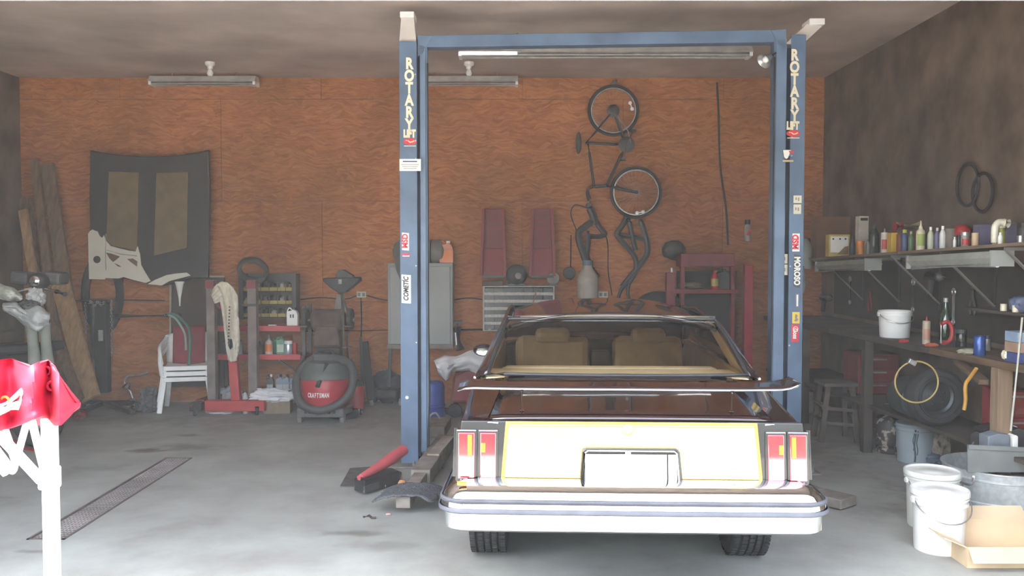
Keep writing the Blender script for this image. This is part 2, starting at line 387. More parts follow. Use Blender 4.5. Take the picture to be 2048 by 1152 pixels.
# floor drain: trench, frame and three grates of bars
fd = T('floor_drain', 'long rusty grey trench drain with steel grates in the garage floor', 'drain', (DX0, DY0, -0.1))
MB().box(((DX0 + DX1) / 2, (DY0 + DY1) / 2, -0.11), (DX1 - DX0 + 0.02, DY1 - DY0 + 0.02, 0.02)).build('trench', mat('wet_trench', (0.02, 0.018, 0.016), 0.6), fd)
fr = MB()
for x in (DX0 + 0.008, DX1 - 0.008): fr.box((x, (DY0 + DY1) / 2, -0.02), (0.016, DY1 - DY0, 0.05))
for y in (DY0 + 0.008, DY1 - 0.008): fr.box(((DX0 + DX1) / 2, y, -0.02), (DX1 - DX0, 0.016, 0.05))
fr.build('frame', mat('rusty_steel', (0.16, 0.13, 0.11), 0.7, 0.3), fd)
GRM = mat('grate_steel', (0.36, 0.33, 0.31), 0.55, 0.4, scale=3, var=0.3)
gl = (DY1 - DY0 - 0.05) / 3
for k in range(3):
    g = MB(); y0 = DY0 + 0.02 + k * (gl + 0.005); y1 = y0 + gl
    for i in range(9): x = DX0 + 0.025 + (DX1 - DX0 - 0.05) * i / 8; g.box((x, (y0 + y1) / 2, -0.014), (0.008, gl, 0.026))
    for i in range(19): y = y0 + 0.006 + (gl - 0.012) * i / 18; g.box(((DX0 + DX1) / 2, y, -0.012), (DX1 - DX0 - 0.04, 0.012, 0.02))
    g.build('grate', GRM, fd)
# ceiling strip lights
def strip_light(a, b, z, d, label, lit=None):
    y = d; xa, xb = P(a, 200, y).x, P(b, 200, y).x
    t = T('strip_light', label, 'light', ((xa + xb) / 2, y, z), 'ceiling strip lights')
    MB().prism([(xa, y - 0.11, z), (xa, y - 0.05, z + 0.07), (xa, y + 0.05, z + 0.07), (xa, y + 0.11, z)], (xb - xa, 0, 0)).build('housing', mat('grey_white_enamel', (0.5, 0.5, 0.48), 0.4), t)
    for yy in (y - 0.06, y + 0.06): MB().cyl((xa + 0.03, yy, z - 0.016), (xb - 0.03, yy, z - 0.016), 0.019, seg=10).build('tube', mat('frosted_tube', (0.8, 0.8, 0.78), 0.25), t, smooth=True)
    for x in (xa + 0.015, xb - 0.015): MB().box((x, y, z - 0.012), (0.03, 0.18, 0.05)).build('end_cap', WHITEP, t)
    for x in (xa + (xb - xa) * 0.2, xa + (xb - xa) * 0.8): MB().cyl((x, y, z + 0.06), (x, y, CZ), 0.006, seg=6).build('hanger', STEEL, t)
    return t
strip_light(303, 515, 3.80, 10.45, 'strip light under the ceiling above the black car hood on the wall')
strip_light(828, 1036, 3.80, 10.45, 'strip light at the back wall ceiling behind the blue lift post')
t = strip_light(918, 1500, 3.72, 8.6, 'long strip light just under the crossbeam of the blue lift')
y = 8.6
MB().box(((P(920, 95, y).x + P(1034, 95, y).x) / 2, y - 0.10, 3.705), (P(1034, 95, y).x - P(920, 95, y).x, 0.022, 0.024)).build('lit_tube', mat('lit_tube', (0.95, 0.97, 1.0), 0.3, emit=1.6), t)
for px, w_ in ((420, 'above the black hood'), (938, 'right of the blue lift post')):
    p = P(px, 137, 9.9)
    lb = T('bulb_holder', 'small round white lamp holder on the ceiling ' + w_, 'lamp holder', (p.x, p.y, CZ))
    MB().lathe([(0.055, 0), (0.055, -0.03), (0.03, -0.05), (0.03, -0.075)], (p.x, p.y, CZ), 16).build('base', WHITEPL, lb, smooth=True)
    MB().lathe([(0.012, -0.07), (0.03, -0.1), (0.036, -0.125), (0.025, -0.15), (0, -0.16)], (p.x, p.y, CZ), 14).build('bulb', mat('frosted_bulb', (0.8, 0.8, 0.76), 0.2), lb, smooth=True)
# haze volume added to stand in for veiling lens glare
hz = bpy.data.materials.new('haze'); hz.use_nodes = True; hn = hz.node_tree; hn.nodes.clear()
ho = hn.nodes.new('ShaderNodeOutputMaterial'); hs = hn.nodes.new('ShaderNodeVolumeScatter'); hs.inputs['Density'].default_value = HAZE; hs.inputs['Anisotropy'].default_value = 0.0; hs.inputs['Color'].default_value = (0.97, 0.98, 0.95, 1)
hn.links.new(hs.outputs[0], ho.inputs['Volume'])
if HAZE > 0:
    MB().box(((LW + RW) / 2, (DOORY + BACK) / 2 + 0.1, CZ / 2), (RW - LW - 0.02, BACK - DOORY - 0.3, CZ - 0.02)).build('haze', hz, kind='stuff', label='thin bright haze added for the veiling lens glare')

# ------------------------------------------------------------------ the car (own frame: x across, y forward from the rear bumper, z up)
CAR = T('coupe', 'black and maroon two-door coupe with gold rear panel and chrome bumper parked between lift posts', 'car', (0, 0, 0))
PAINT = mat('black_maroon_paint', (0.016, 0.0075, 0.0075), 0.16, var=0.1, coat=1.0, spec=0.5)
GOLD = mat('gold_paint', (0.72, 0.53, 0.20), 0.22, 0.6, var=0.04, coat=0.2)
TANV = mat('tan_vinyl', (0.88, 0.73, 0.45), 0.5, var=0.08)
TANC2 = mat('tan_headliner', (0.78, 0.62, 0.36), 0.85, var=0.06)
GLASS = glass('tinted_glass', (0.97, 0.95, 0.88), 0.01)
BTRIM = mat('black_trim', (0.012, 0.012, 0.013), 0.25, coat=0.5)
GREYRUB = mat('grey_bumper_strip', (0.07, 0.075, 0.092), 0.55)
LENS = mat('red_lens', (0.80, 0.02, 0.035), 0.12, var=0.04, coat=1.0)
LENS.node_tree.nodes['Principled BSDF'].inputs['Coat IOR'].default_value = 2.1
AMBER = mat('amber_lens', (0.85, 0.30, 0.02), 0.15, var=0.25, scale=60, coat=0.6)
def mirx(pts): return [Vector((-p[0], p[1], p[2])) for p in pts]
# body shell stations: y, half width sill, half width max, shoulder z, half width at deck edge, deck edge z, deck centre z, underside z
ST = [(0.21, .83, .860, .90, .835, .955, .962, .46), (0.24, .845, .872, .90, .832, .962, .970, .42), (0.50, .86, .895, .91, .835, .988, .998, .34), (0.80, .865, .90, .93, .835, 1.018, 1.035, .30), (1.04, .87, .905, .95, .835, 1.055, 1.085, .26),
      (1.60, .875, .91, .97, .845, 1.055, 1.06, .24), (2.40, .875, .91, .97, .85, 1.05, 1.055, .24), (3.10, .875, .91, .96, .85, 1.04, 1.045, .24), (3.72, .87, .905, .95, .83, 1.02, 1.06, .26), (4.30, .86, .89, .93, .80, .98, 1.02, .28), (4.85, .84, .87, .88, .78, .93, .96, .34), (5.02, .80, .83, .84, .74, .86, .88, .42)]
def prof(s):
    y, ws, wm, zs, wd, zd, zc, zb = s
    return [(0, y, zb), (ws - .08, y, zb), (ws, y, zb + .05), (wm, y, .62), (wm - .004, y, .78), (wm - .02, y, zs), (wd + .012, y, zd - .012), (wd - .02, y, zd), (wd * .6, y, zd + (zc - zd) * .75), (0, y, zc)]
bd = MB(); rows = []
for s in ST:
    r = [bd.bm.verts.new(p) for p in prof(s)]
    l = [r[0]] + [bd.bm.verts.new((-v.co.x, v.co.y, v.co.z)) for v in r[1:-1]] + [r[-1]]
    rows.append((r, l))
CAB0, CAB1 = 4, 8
for i in range(len(ST) - 1):
    for (a, b, fl_) in ((rows[i][0], rows[i + 1][0], 1), (rows[i][1], rows[i + 1][1], 0)):
        for k in range(9):
            if CAB0 <= i < CAB1 and k >= 7: continue
            q = [a[k], a[k + 1], b[k + 1], b[k]]
            bd.f(q if fl_ else q[::-1])
for i in (0, len(ST) - 1):
    r, l = rows[i]; bd.f(list(r) + list(l[1:-1])[::-1])
body = bd.build('body', PAINT, CAR, smooth=True, bevel=0.012)
# wheel arches cut into the body
def cutter(y):
    m = MB(); m.cyl((-1.1, y, 0.33), (1.1, y, 0.33), 0.40, seg=40)
    me = bpy.data.meshes.new('cut'); bmesh.ops.recalc_face_normals(m.bm, faces=m.bm.faces); m.bm.to_mesh(me); m.bm.free()
    o = bpy.data.objects.new('cut', me); COL.objects.link(o); return o
body.modifiers.clear()
for yy in (1.14, 3.88):
    c = cutter(yy); md = body.modifiers.new('b', 'BOOLEAN'); md.object = c; md.operation = 'DIFFERENCE'; md.solver = 'FAST'
    dg = bpy.context.evaluated_depsgraph_get(); nm = bpy.data.meshes.new_from_object(body.evaluated_get(dg)); body.modifiers.clear()
    old = body.data; body.data = nm; bpy.data.meshes.remove(old); bpy.data.objects.remove(c)
for p in body.data.polygons: p.use_smooth = True
try: body.data.set_sharp_from_angle(angle=R(35))
except Exception: pass
# trunk lid: raised skin over the deck with a gap around it
def deck(x, y):
    for s0, s1 in zip(ST, ST[1:]):
        if s0[0] <= y <= s1[0]:
            t = (y - s0[0]) / (s1[0] - s0[0]); g = [a + (b - a) * t for a, b in zip(s0, s1)]; break
    wd, zd, zc = g[4], g[5], g[6]; u = abs(x) / (wd - .02)
    return zc + (zd - zc) * (u / .6 * .25 if u < .6 else .25 + (u - .6) / .4 * .75)
tl = MB()
tl.grid(lambda u, v: Vector(((u * 2 - 1) * (.705 - .04 * v), .215 + v * .80, deck((u * 2 - 1) * .70, .215 + v * .80) + 0.010)), 16, 12)
tl.build('trunk_lid', PAINT, CAR, solid=0.012, smooth=True)
for sx in (-1, 1): MB().tube([(sx * (.715 - .04 * v), .215 + v * .80, deck(.7, .215 + v * .80) + 0.004) for v in [k / 8 for k in range(9)]], .0035, 6).build('lid_seam', BTRIM, CAR)
# tail panel (leans forward 6 degrees): z .685 -> .955
def tail(x, z, off=0.0): return Vector((x, 0.165 + (z - .685) * 0.10 - off, z))
def tplate(x0, x1, z0, z1, off, th, xt0=None, xt1=None):     # plate on the tail panel
    xt0 = x0 if xt0 is None else xt0; xt1 = x1 if xt1 is None else xt1
    return [tail(x0, z0, off), tail(x1, z0, off), tail(xt1, z1, off), tail(xt0, z1, off)], Vector((0, th, 0))
MB().prism(*tplate(-.875, .875, .672, .966, .006, .03, -.845, .845)).build('tail_panel', BTRIM, CAR, bevel=.006)
MB().prism(*tplate(-.645, .645, .684, .966, .014, .012, -.622, .622)).build('gold_surround', mat('gold_edge', (0.45, 0.29, 0.07), .3, .6), CAR, bevel=.004)
MB().prism(*tplate(-.628, .628, .692, .953, .021, .012, -.606, .606)).build('gold_panel', GOLD, CAR, bevel=.004)
MB().prism(*tplate(-.61, .61, .9445, .947, .0225, .004)).build('gold_pinstripe', mat('dark_pinstripe', (0.16, 0.09, 0.02), .4), CAR)
MB().lathe([(.028, 0), (.028, .006), (.022, .012), (.010, .014), (0, .012)], tail(-.015, .932, .02), 20, axis=(0, -1, .1)).build('trunk_lock', GOLD, CAR, smooth=True)
# taillights: two on each side
for sx in (-1, 1):
    for k, (c0, c1) in enumerate(((.665, .752), (.772, .862))):
        a, b = (c0, c1) if sx > 0 else (-c1, -c0)
        tl_ = MB()
        tl_.prism(*tplate(a - .007, b + .007, .670, .925, .016, .02)); fr_o = tl_.build('taillight_frame', BTRIM, CAR, bevel=.004)
        MB().prism(*tplate(a - .001, b + .001, .680, .916, .0185, .02)).build('lens_rim', BTRIM, fr_o, bevel=.002)
        MB().prism(*tplate(a + .004, b - .004, .686, .910, .025, .02)).build('lens', LENS, fr_o, bevel=.004)
        ax = {(-1, 1): -.800, (-1, 0): -.733, (1, 0): .733, (1, 1): .795}[(sx, k)]; z0 = .80 if k else .815; z1 = .90 if k else .86
        MB().prism(*tplate(ax - .010, ax + .010, z0, z1, .0262, .004)).build('amber_strip', AMBER, fr_o)
        for zz in (.673, .921): MB().bar(tail(a - .002, zz, .019), tail(b + .002, zz, .019), .006, .004).build('chrome_line', CHROME, fr_o)
        for q in (a + .02, b - .02): MB().box(tail(q, .676, .02), (.008, .006, .012)).build('clip', CHROME, fr_o)
    # bright ribs on the outer fender end
    MB().tube([tail(sx * .835, .955, .004) + Vector((0, .02, .004)), tail(sx * .66, .957, .01)], .004, 6).build('chrome_strip', CHROME, CAR)
    for q in (0, 1): MB().bar(tail(sx * (.874 + .008 * q), .69, .0), tail(sx * (.868 + .008 * q), .93, .0), .005, .01).build('fender_rib', BTRIM, CAR)
# licence plate pocket
z0, z1 = .635, .828; cx = -.008
MB().prism([tail(cx - .235, .84, .03), tail(cx + .245, .84, .03), tail(cx + .262, .65, .03), tail(cx - .25, .65, .03)], (0, .03, 0)).build('plate_pocket', BTRIM, CAR, bevel=.012)
fr_ = MB(); pts = [tail(cx - .243, .655, .04), tail(cx - .228, .826, .04), tail(cx - .215, .838, .04), tail(cx + .225, .838, .04), tail(cx + .238, .826, .04), tail(cx + .252, .655, .04)]
fr_.tube(pts, .008, 8); fr_.build('pocket_trim', BTRIM, CAR, smooth=True)
fr_ = MB(); fr_.tube([p + Vector((0, -.004, 0)) + Vector((cx - p.x, 0, .68 - p.z)) * .04 for p in pts], .004, 6).build('chrome_trim', CHROME, CAR, smooth=True)
pl = MB().box(tail(cx - .02, .728, .045), (.40, .004, .175), (R(-6), 0, 0)).build('licence_plate', mat('blank_white_plate', (.85, .85, .83), .4, var=.02), CAR, bevel=.004)
MB().box(tail(cx + .208, .728, .046), (.042, .004, .175), (R(-6), 0, 0)).build('white_plate_strip', MATS['blank_white_plate'], CAR, bevel=.004)
for q in (-.2, .16): MB().lathe([(.007, 0), (.006, .003), (0, .004)], tail(cx + q, .64, .05), 10, axis=(0, -1, 0)).build('plate_screw', CHROME, CAR)
MB().box(tail(cx - .01, .822, .046), (.028, .006, .012)).build('plate_clip', STEEL, CAR)
# badges on the gold panel
bg = MB().prism(*tplate(.432, .452, .762, .790, .0245, .005)).build('badge', GREYINK, CAR)
ov = MB().lathe([(.024, 0), (.022, .003), (0, .0035)], (0, 0, 0), 24, axis=(0, -1, 0))
for v in ov.bm.verts: v.co = Vector((v.co.x, v.co.y, v.co.z * .62)) + tail(.497, .752, .022)
ov = ov.build('oval_badge', GREYINK, CAR); text('OLDS', .017, WHTINK, ov, tail(.497, .752, .0262), FACE, bold=.0006)
MB().prism([(-.02, .80, deck(0, .8) + .012), (.02, .80, deck(0, .8) + .012), (.026, .815, deck(0, .815) + .014), (0, .83, deck(0, .83) + .014), (-.026, .815, deck(0, .815) + .014)], (0, 0, .006)).build('deck_emblem', CHROME, CAR)
# bumper: section swept around a path with rounded corners
SEC = [(.17, .690), (.12, .690), (.055, .672), (.012, .640), (.002, .622), (-.004, .616), (-.004, .602), (.004, .598), (.004, .584), (-.010, .578), (-.010, .560), (.006, .552), (.010, .545), (.010, .47), (.03, .456), (.16, .452)]
path = []
for sx in (-1, 1):
    seg = [(.93, .75), (.93, .14)] + [(.93 - .12 + .12 * math.cos(a), .12 - .12 * math.sin(a)) for a in [R(10 * k) for k in range(0, 10)]] + [(.5, -.004), (.25, -.006)]
    seg = [(sx * x, y) for x, y in seg]
    path = seg if sx < 0 else path + [(0, -.008)] + seg[::-1]
def sweep(idx, grow=0.0):
    m = MB(); rings = []
    for i, (x, y) in enumerate(path):
        a = Vector(path[max(i - 1, 0)]); b = Vector(path[min(i + 1, len(path) - 1)]); d = (b - a).normalized(); nrm = Vector((-d.y, d.x))
        if nrm.dot(Vector((x, y - 2))) > 0: nrm = -nrm     # inward
        rings.append(m.vs([Vector((x, y, 0)) + Vector((nrm.x, nrm.y, 0)) * (SEC[k][0] - grow) + Vector((0, 0, SEC[k][1])) for k in idx]))
    for a, b in zip(rings, rings[1:]):
        for k in range(len(idx) - 1): m.f([a[k], a[k + 1], b[k + 1], b[k]])
    return m
bump = sweep([0, 1, 2, 3, 4, 5, 10, 11, 12, 13, 14, 15]).build('rear_bumper', CHROME, CAR, smooth=True)
sweep([4, 5, 6], .006).build('upper_strip', GREYRUB, bump, smooth=True, solid=.006)
sweep([7, 8], .006).build('white_line', mat('white_strip', (.8, .8, .8), .35), bump, smooth=True, solid=.004)
sweep([9, 10, 11], .008).build('lower_strip', GREYRUB, bump, smooth=True, solid=.006)
for x in (-.66, .66): MB().lathe([(.006, 0), (.005, .004), (0, .005)], (x, .03, .465), 10, axis=(0, -1, 0)).build('bumper_bolt', BLACK, bump)
MB().box((-.83, .05, .685), (.045, .02, .012), (R(25), 0, 0)).build('reflector_tab', AMBER, bump, bevel=.003)
# greenhouse
def roofpt(u, v):      # u across 0..1, v rear 0 -> front 1
    s = u * 2 - 1; y = 1.54 + 1.56 * v
    zc = 1.388 + .042 * math.sin(min(1, v * 1.3 + .02) * math.pi / 2) - .05 * max(0, v - .75) / .25
    wd = .70 - .01 * v - (.02 if v in (0, 1) else 0)
    k = abs(s) ** 3.2
    return Vector((s * wd, y - .03 * (1 - abs(s) ** 2) * (1 - v) + .05 * (1 - abs(s) ** 2) * v, zc - .085 * k + .018 * (1 - s * s)))
MB().grid(roofpt, 24, 16).build('roof', PAINT, CAR, smooth=True, solid=.02)
MB().grid(lambda u, v: roofpt(.5 + (u - .5) * .95, .03 + .94 * v) - Vector((0, 0, .035)), 16, 10).build('headliner', TANC2, CAR, smooth=True)
GB = [(-.755, 1.02, 1.09), (.755, 1.02, 1.09)]; 
def rgl(u, v, off=0.0):   # rear glass, bowed
    s = u * 2 - 1; hw = .765 + (.672 - .765) * v
    return Vector((s * hw, 1.035 + .52 * v - .06 * (1 - s * s) + .02 * v, 1.088 + .287 * v + .018 * math.sin(math.pi * v) + (.012 * (1 - s * s)) * v - off))
MB().grid(lambda u, v: rgl(u, v), 20, 8).build('rear_window', GLASS, CAR, smooth=True)
tr_ = MB(); n_ = 16
loop = [rgl(k / n_, 0) for k in range(n_)] + [rgl(1, k / 6) for k in range(6)] + [rgl(1 - k / n_, 1) for k in range(n_)] + [rgl(0, 1 - k / 6) for k in range(6)]
tr_.tube(loop, .011, 8, closed=True); tr_.build('window_trim', BLACKP, CAR, smooth=True)
MB().tube([rgl(k / n_, 1) + Vector((0, -.006, .016)) for k in range(n_ + 1)], .007, 8).build('roof_trim', CHROME, CAR, smooth=True)
for sx in (-1, 1):
    def cpil(u, v, sx=sx):       # sail panel: from the glass edge round to the side window
        g = rgl(1 if sx > 0 else 0, v)
        outer_b = Vector((sx * .845, 1.10, 1.055)); outer_t = Vector((sx * .705, 1.60, 1.352)); o = outer_b.lerp(outer_t, v)
        end_b = Vector((sx * .848, 1.72, 1.055)); end_t = Vector((sx * .70, 1.95, 1.365)); e = end_b.lerp(end_t, v)
        return g.lerp(o, u / .3) if u < .3 else o.lerp(e, (u - .3) / .7)
    MB().grid(cpil, 10, 8).build('sail_panel', PAINT, CAR, smooth=True, solid=.016)
    MB().grid(lambda u, v, sx=sx: cpil(.1 + .9 * u, v) + Vector((-sx * .03, .03, -.01)), 6, 4).build('pillar_lining', TANC2, CAR, smooth=True)
    MB().tube([(sx * .79, 3.66, 1.06), (sx * .70, 3.09, 1.36)], .024, 8).build('front_pillar', PAINT, CAR, smooth=True)
    MB().tube([(sx * .705, 1.75, 1.35), (sx * .70, 2.5, 1.39), (sx * .70, 3.09, 1.365)], .012, 8).build('drip_rail', BTRIM, CAR, smooth=True)
    MB().prism([(sx * .845, 1.74, 1.05), (sx * .845, 3.58, 1.05), (sx * .705, 3.06, 1.36), (sx * .70, 1.97, 1.36)], (sx * .004, 0, 0)).build('side_window', GLASS, CAR)
    MB().bar((sx * .85, 1.1, 1.056), (sx * .845, 3.68, 1.046), .012, .012).build('belt_trim', CHROME, CAR)
    MB().box((sx * .80, 2.4, .75), (.04, 2.5, .6)).build('door_card', TANV, CAR)
    # door mirror
    mi = MB(); mi.blob((sx * .955, 3.28, .985), (.085, .05, .055), amp=0, sub=3); mi = mi.build('door_mirror', PAINT, CAR, smooth=True)
    mg = MB().lathe([(.062, 0), (.05, .006), (0, .007)], (0, 0, 0), 18, axis=(0, -1, 0))
    for v in mg.bm.verts: v.co = Vector((v.co.x, v.co.y, v.co.z * (.32 if v.co.z > 0 else .55))) + Vector((sx * .955, 3.228, .975))
    mg.build('mirror_glass', CHROME, mi)
    MB().bar((sx * .86, 3.3, .955), (sx * .92, 3.29, .975), .03, .02).build('mirror_foot', PAINT, mi)
MB().prism([(-.79, 3.70, 1.055), (.79, 3.70, 1.055), (.70, 3.12, 1.375), (-.70, 3.12, 1.375)], (0, .005, 0)).build('windscreen', GLASS, CAR)
# cabin
MB().box((0, 2.4, .30), (1.5, 2.5, .04)).build('cabin_floor', GREYDK, CAR)
MB().prism([(-.78, 1.06, 1.065), (.78, 1.06, 1.065), (.78, 1.62, 1.045), (-.78, 1.62, 1.045)], (0, 0, -.03)).build('parcel_shelf', TANV, CAR, bevel=.01)
rs = MB().box((0, 1.74, .765), (1.46, .2, .56), (R(-10), 0, 0)).build('rear_seat_back', TANV, CAR, bevel=.05)
MB().box((0, 2.0, .52), (1.44, .5, .16)).build('rear_seat', TANV, CAR, bevel=.05)
for sx, wds in ((-1, .29), (1, .27)):
    fs = MB().box((sx * .37, 2.72, .86), (wds * 2, .17, .60), (R(-12), 0, 0)).build('front_seat_back', TANV, CAR, bevel=.06)
    MB().box((sx * .37, 2.69, 1.165), (.27, .11, .12), (R(-10), 0, 0)).build('headrest', TANV, fs, bevel=.045)
    for q in (-.06, .06): MB().cyl((sx * .37 + q, 2.69, 1.11), (sx * .37 + q, 2.69, 1.16), .006, seg=8).build('headrest_post', CHROME, fs)
    MB().box((sx * .37, 3.0, .52), (wds * 2, .52, .15)).build('front_seat', TANV, CAR, bevel=.05)
MB().box((0, 2.7, .98), (.13, .1, .14)).build('console_box', BLACKP, CAR, bevel=.01)
ds = MB(); ds.grid(lambda u, v: Vector(((u * 2 - 1) * .76, 3.45 + .22 * v, 1.01 + .10 * math.sin(math.pi * u) * (.7 + .3 * v))), 20, 4).build('dashboard', mat('brown_dash', (.10, .045, .03), .6), CAR, smooth=True, solid=.03)
MB().torus((-.37, 3.25, .97), .19, .013, axis=(0, 1, -.35), seg=32).build('steering_wheel', BLACKP, CAR, smooth=True)
MB().box((0, 3.1, 1.29), (.26, .03, .065)).build('inside_mirror', BLACKP, CAR, bevel=.012)
MB().tube([(-.68, 3.07, 1.335), (-.35, 3.12, 1.36), (0, 3.14, 1.368), (.35, 3.12, 1.36), (.68, 3.07, 1.335)], .024, 8).build('windscreen_header', mat('brown_dash', (.1, .05, .03)), CAR, smooth=True)
# tray-like spoiler blade on two posts
def spl(u, v):
    s = u * 2 - 1; e = max(0, abs(s) - .9) / .1
    return Vector((s * .885, .30 + .17 * v + .12 * abs(s) ** 3, 1.098 + .012 * (1 - s * s) + .018 * v - .018 * e * e * (1 if s < 0 else -1.2)))
sw = MB().grid(spl, 40, 4).build('spoiler', PAINT, CAR, smooth=True, solid=.012)
MB().tube([spl(k / 40, 0) + Vector((0, -.004, -.001)) for k in range(41)], .0032, 6).build('spoiler_edge', mat('pale_edge', (.45, .45, .44), .4), sw, smooth=True)
for x in (-.545, .525):
    sb = MB().cyl((x, .325, deck(x, .325) + .006), (x, .325, 1.105), .0055, seg=10).build('spoiler_post', CHROME, CAR, smooth=True)
    for zz in (deck(x, .325) + .014, 1.098): MB().cyl((x, .325, zz - .008), (x, .325, zz + .006), .011, seg=12).build('collar', CHROME, sb, smooth=True)
MB().prism([(.80, .42, 1.105), (.885, .42, 1.10), (.915, .44, 1.125), (.87, .46, 1.15), (.83, .47, 1.135)], (0, .06, 0)).build('spoiler_end', BTRIM, sw, bevel=.01)
# wheels
def wheel(x, y):
    s = 1 if x > 0 else -1
    r, hw = .335, .115
    pr = [(.20, -hw + .01), (.26, -hw), (.31, -hw + .008), (.33, -hw + .025)]
    for gx in (-.06, -.02, .02, .06): pr += [(r, gx - .012), (.326, gx - .006), (.326, gx + .002), (r, gx + .006)]
    pr += [(.33, hw - .025), (.31, hw - .008), (.26, hw), (.20, hw - .01)]
    ti = MB().lathe(pr, (x, y, r), 48, axis=(1, 0, 0), cap=False)
    ti = ti.build('tire', RUBBER, CAR, smooth=False)
    bl = MB()
    for gx in (-.088, -.04, 0, .04, .088):
        for k in range(60):
            a = 2 * math.pi * (k + (.5 if gx in (-.04, .04) else 0)) / 60
            bl.box((x + gx, y + (r + .001) * math.cos(a), r + (r + .001) * math.sin(a)), (.028, .022, .007), (a + R(90), 0, 0))
    bl.build('tread', RUBBER, ti, kind='stuff')
    MB().lathe([(0, .06), (.05, .065), (.06, .05), (.16, .03), (.185, .06), (.205, .1), (.205, -.1), (.1, -.1), (0, -.1)], (x, y, r), 32, axis=(s, 0, 0), cap=False).build('rim', STEEL, ti, smooth=True)
for x in (-.76, .76):
    for y in (1.14, 3.88): wheel(x, y)
MB().cyl((-.7, 1.14, .33), (.7, 1.14, .33), .05, seg=12).build('rear_axle', BLACK, CAR)
MB().box((0, .55, .56), (1.0, .5, .16)).build('fuel_tank', BLACK, CAR, bevel=.03)
CAR.location = (.583, 4.19, 0); CAR.rotation_euler = (0, 0, R(-2.2))

# ------------------------------------------------------------------ two-post lift
LIFT = T('two_post_lift', 'blue steel two-post vehicle lift with lettered posts and overhead crossbeam', 'vehicle lift', (.7, 7.4, 0))
BLUE = mat('worn_blue_paint', (.085, .14, .225), .5, scale=4, var=.25, bump=.05)
BLUE2 = mat('worn_blue_paint_light', (.115, .18, .275), .45, scale=4, var=.25)
DUSTY = mat('dusty_grey_arm', (.22, .19, .165), .8, scale=8, var=.3)
def post(s, d, x_out, x_in, x_lip):
    # s = +1: opens towards +x (left-hand post), s = -1: towards -x
    t = 3.575
    cmb = MB()
    def q(x0, x1, y0, y1, z0=0.02, z1=t): cmb.box(((x0 + x1) / 2, (y0 + y1) / 2, (z0 + z1) / 2), (abs(x1 - x0), y1 - y0, z1 - z0))
    q(x_out, x_in, d, d + .012); q(x_out, x_in, d + .26, d + .272); q(x_out, x_out + s * .012, d + .0121, d + .2599)
    col = cmb.build('post', BLUE, LIFT, bevel=.004)
    MB().box(((x_in + x_lip) / 2 + s * .01, d + .13, 1.83), (abs(x_lip - x_in) - .016, .16, 3.45)).build('carriage_rail', BLUE2, col, bevel=.006)
    MB().box((x_lip + s * .004, d + .11, 1.8), (.022, .1, 3.5)).build('cable_channel', BLUE, col)
    MB().tube([(x_lip + s * .02, d + .03, 3.4), (x_lip + s * .02, d + .03, 1.2), (x_lip + s * .03, d + .02, .6), (x_lip + s * .01, d + .03, .15)], .008, 6).build('hose', RUBBER, col)
    MB().box((x_out + s * .12, d + .13, .01), (.5, .5, .018)).build('base_plate', DUSTY, col, bevel=.003)
    for bx in (-.2, 0.0, .2):
        for by in (-.2, .2): MB().lathe([(.018, 0), (.018, .02), (.008, .022), (.008, .04), (0, .04)], (x_out + s * .12 + bx, d + .13 + by, .018), 6).build('anchor_bolt', STEEL, col)
    for zz in (3.3, 2.75, 2.6, 1.7, 1.05): MB().lathe([(.008, 0), (.006, .005), (0, .006)], (x_in - s * .012, d, zz), 8, axis=(0, -1, 0)).build('rivet', STEEL, col)
    return col
dl, dr = 7.48, 7.25
lo, li, ll = P(800, 500, dl).x, P(835, 500, dl).x, P(851, 500, dl).x
ro, ri, rl = P(1607, 500, dr).x, P(1578, 500, dr).x, P(1552, 500, dr).x
pL = post(1, dl, lo, li, ll); pR = post(-1, dr, ro, ri, rl)
# crossbeam between the heads
a = P(842, 86, dl + .12); b = P(1562, 75, dr + .12)
MB().bar(a, b, .12, .10, up=(0, 0, 1)).build('crossbeam', BLUE, LIFT, bevel=.005)
for p_, s in ((a, 1), (b, -1)): MB().prism([p_ + Vector((-s * .02, -.07, .05)), p_ + Vector((s * .10, -.07, .04)), p_ + Vector((s * .02, -.07, -.10)), p_ + Vector((-s * .02, -.07, -.13))], (0, .14, 0)).build('gusset', BLUE2, LIFT)
for px in (1164, 1232): MB().cyl(P(px, 80, dl + .05), P(px, 80, dl + .02), .012, seg=8).build('beam_bolt', STEEL, LIFT)
PALE = mat('pale_translucent_cover', (.50, .47, .43), .5, var=.1)
for (pts, d, s) in ((((798, 88), (833, 88), (828, 34), (802, 34)), dl + .05, 1), (((1570, 88), (1606, 88), (1645, 52), (1618, 44)), dr + .05, -1)):
    hd = MB().prism([P(x, y, d) for x, y in pts], (0, .16, 0)).build('post_extension', PALE, LIFT, bevel=.004)
    q0, q1 = P(pts[3][0], pts[3][1], d), P(pts[2][0], pts[2][1], d)
    MB().box((q0 + q1) / 2 + Vector((0, .06, .012)), ((q1 - q0).length + .01, .2, .05)).build('cap', WHITEPL, hd, bevel=.006)
# floodlight clamped on the inner side of the right-hand post head
fp = P(1535, 118, dr - .02)
fb = T('flood_lamp', 'small clip-on flood lamp below the lift crossbeam beside lettered post', 'lamp', fp)
MB().lathe([(.02, 0), (.03, .03), (.06, .08), (.064, .085)], fp + Vector((.03, .02, .03)), 18, axis=(-.7, -.3, -.55), cap=False).build('shade', STEEL, fb, smooth=True)
MB().blob(fp + Vector((-.012, .0, -.004)), (.03, .03, .03), amp=0, sub=2).build('bulb', MATS['frosted_bulb'], fb, smooth=True)
MB().tube([fp + Vector((.03, .02, .03)), fp + Vector((.08, .05, .06)), Vector((rl - .02, dr + .08, fp.z + .05))], .007, 6).build('clamp_arm', BLACK, fb)
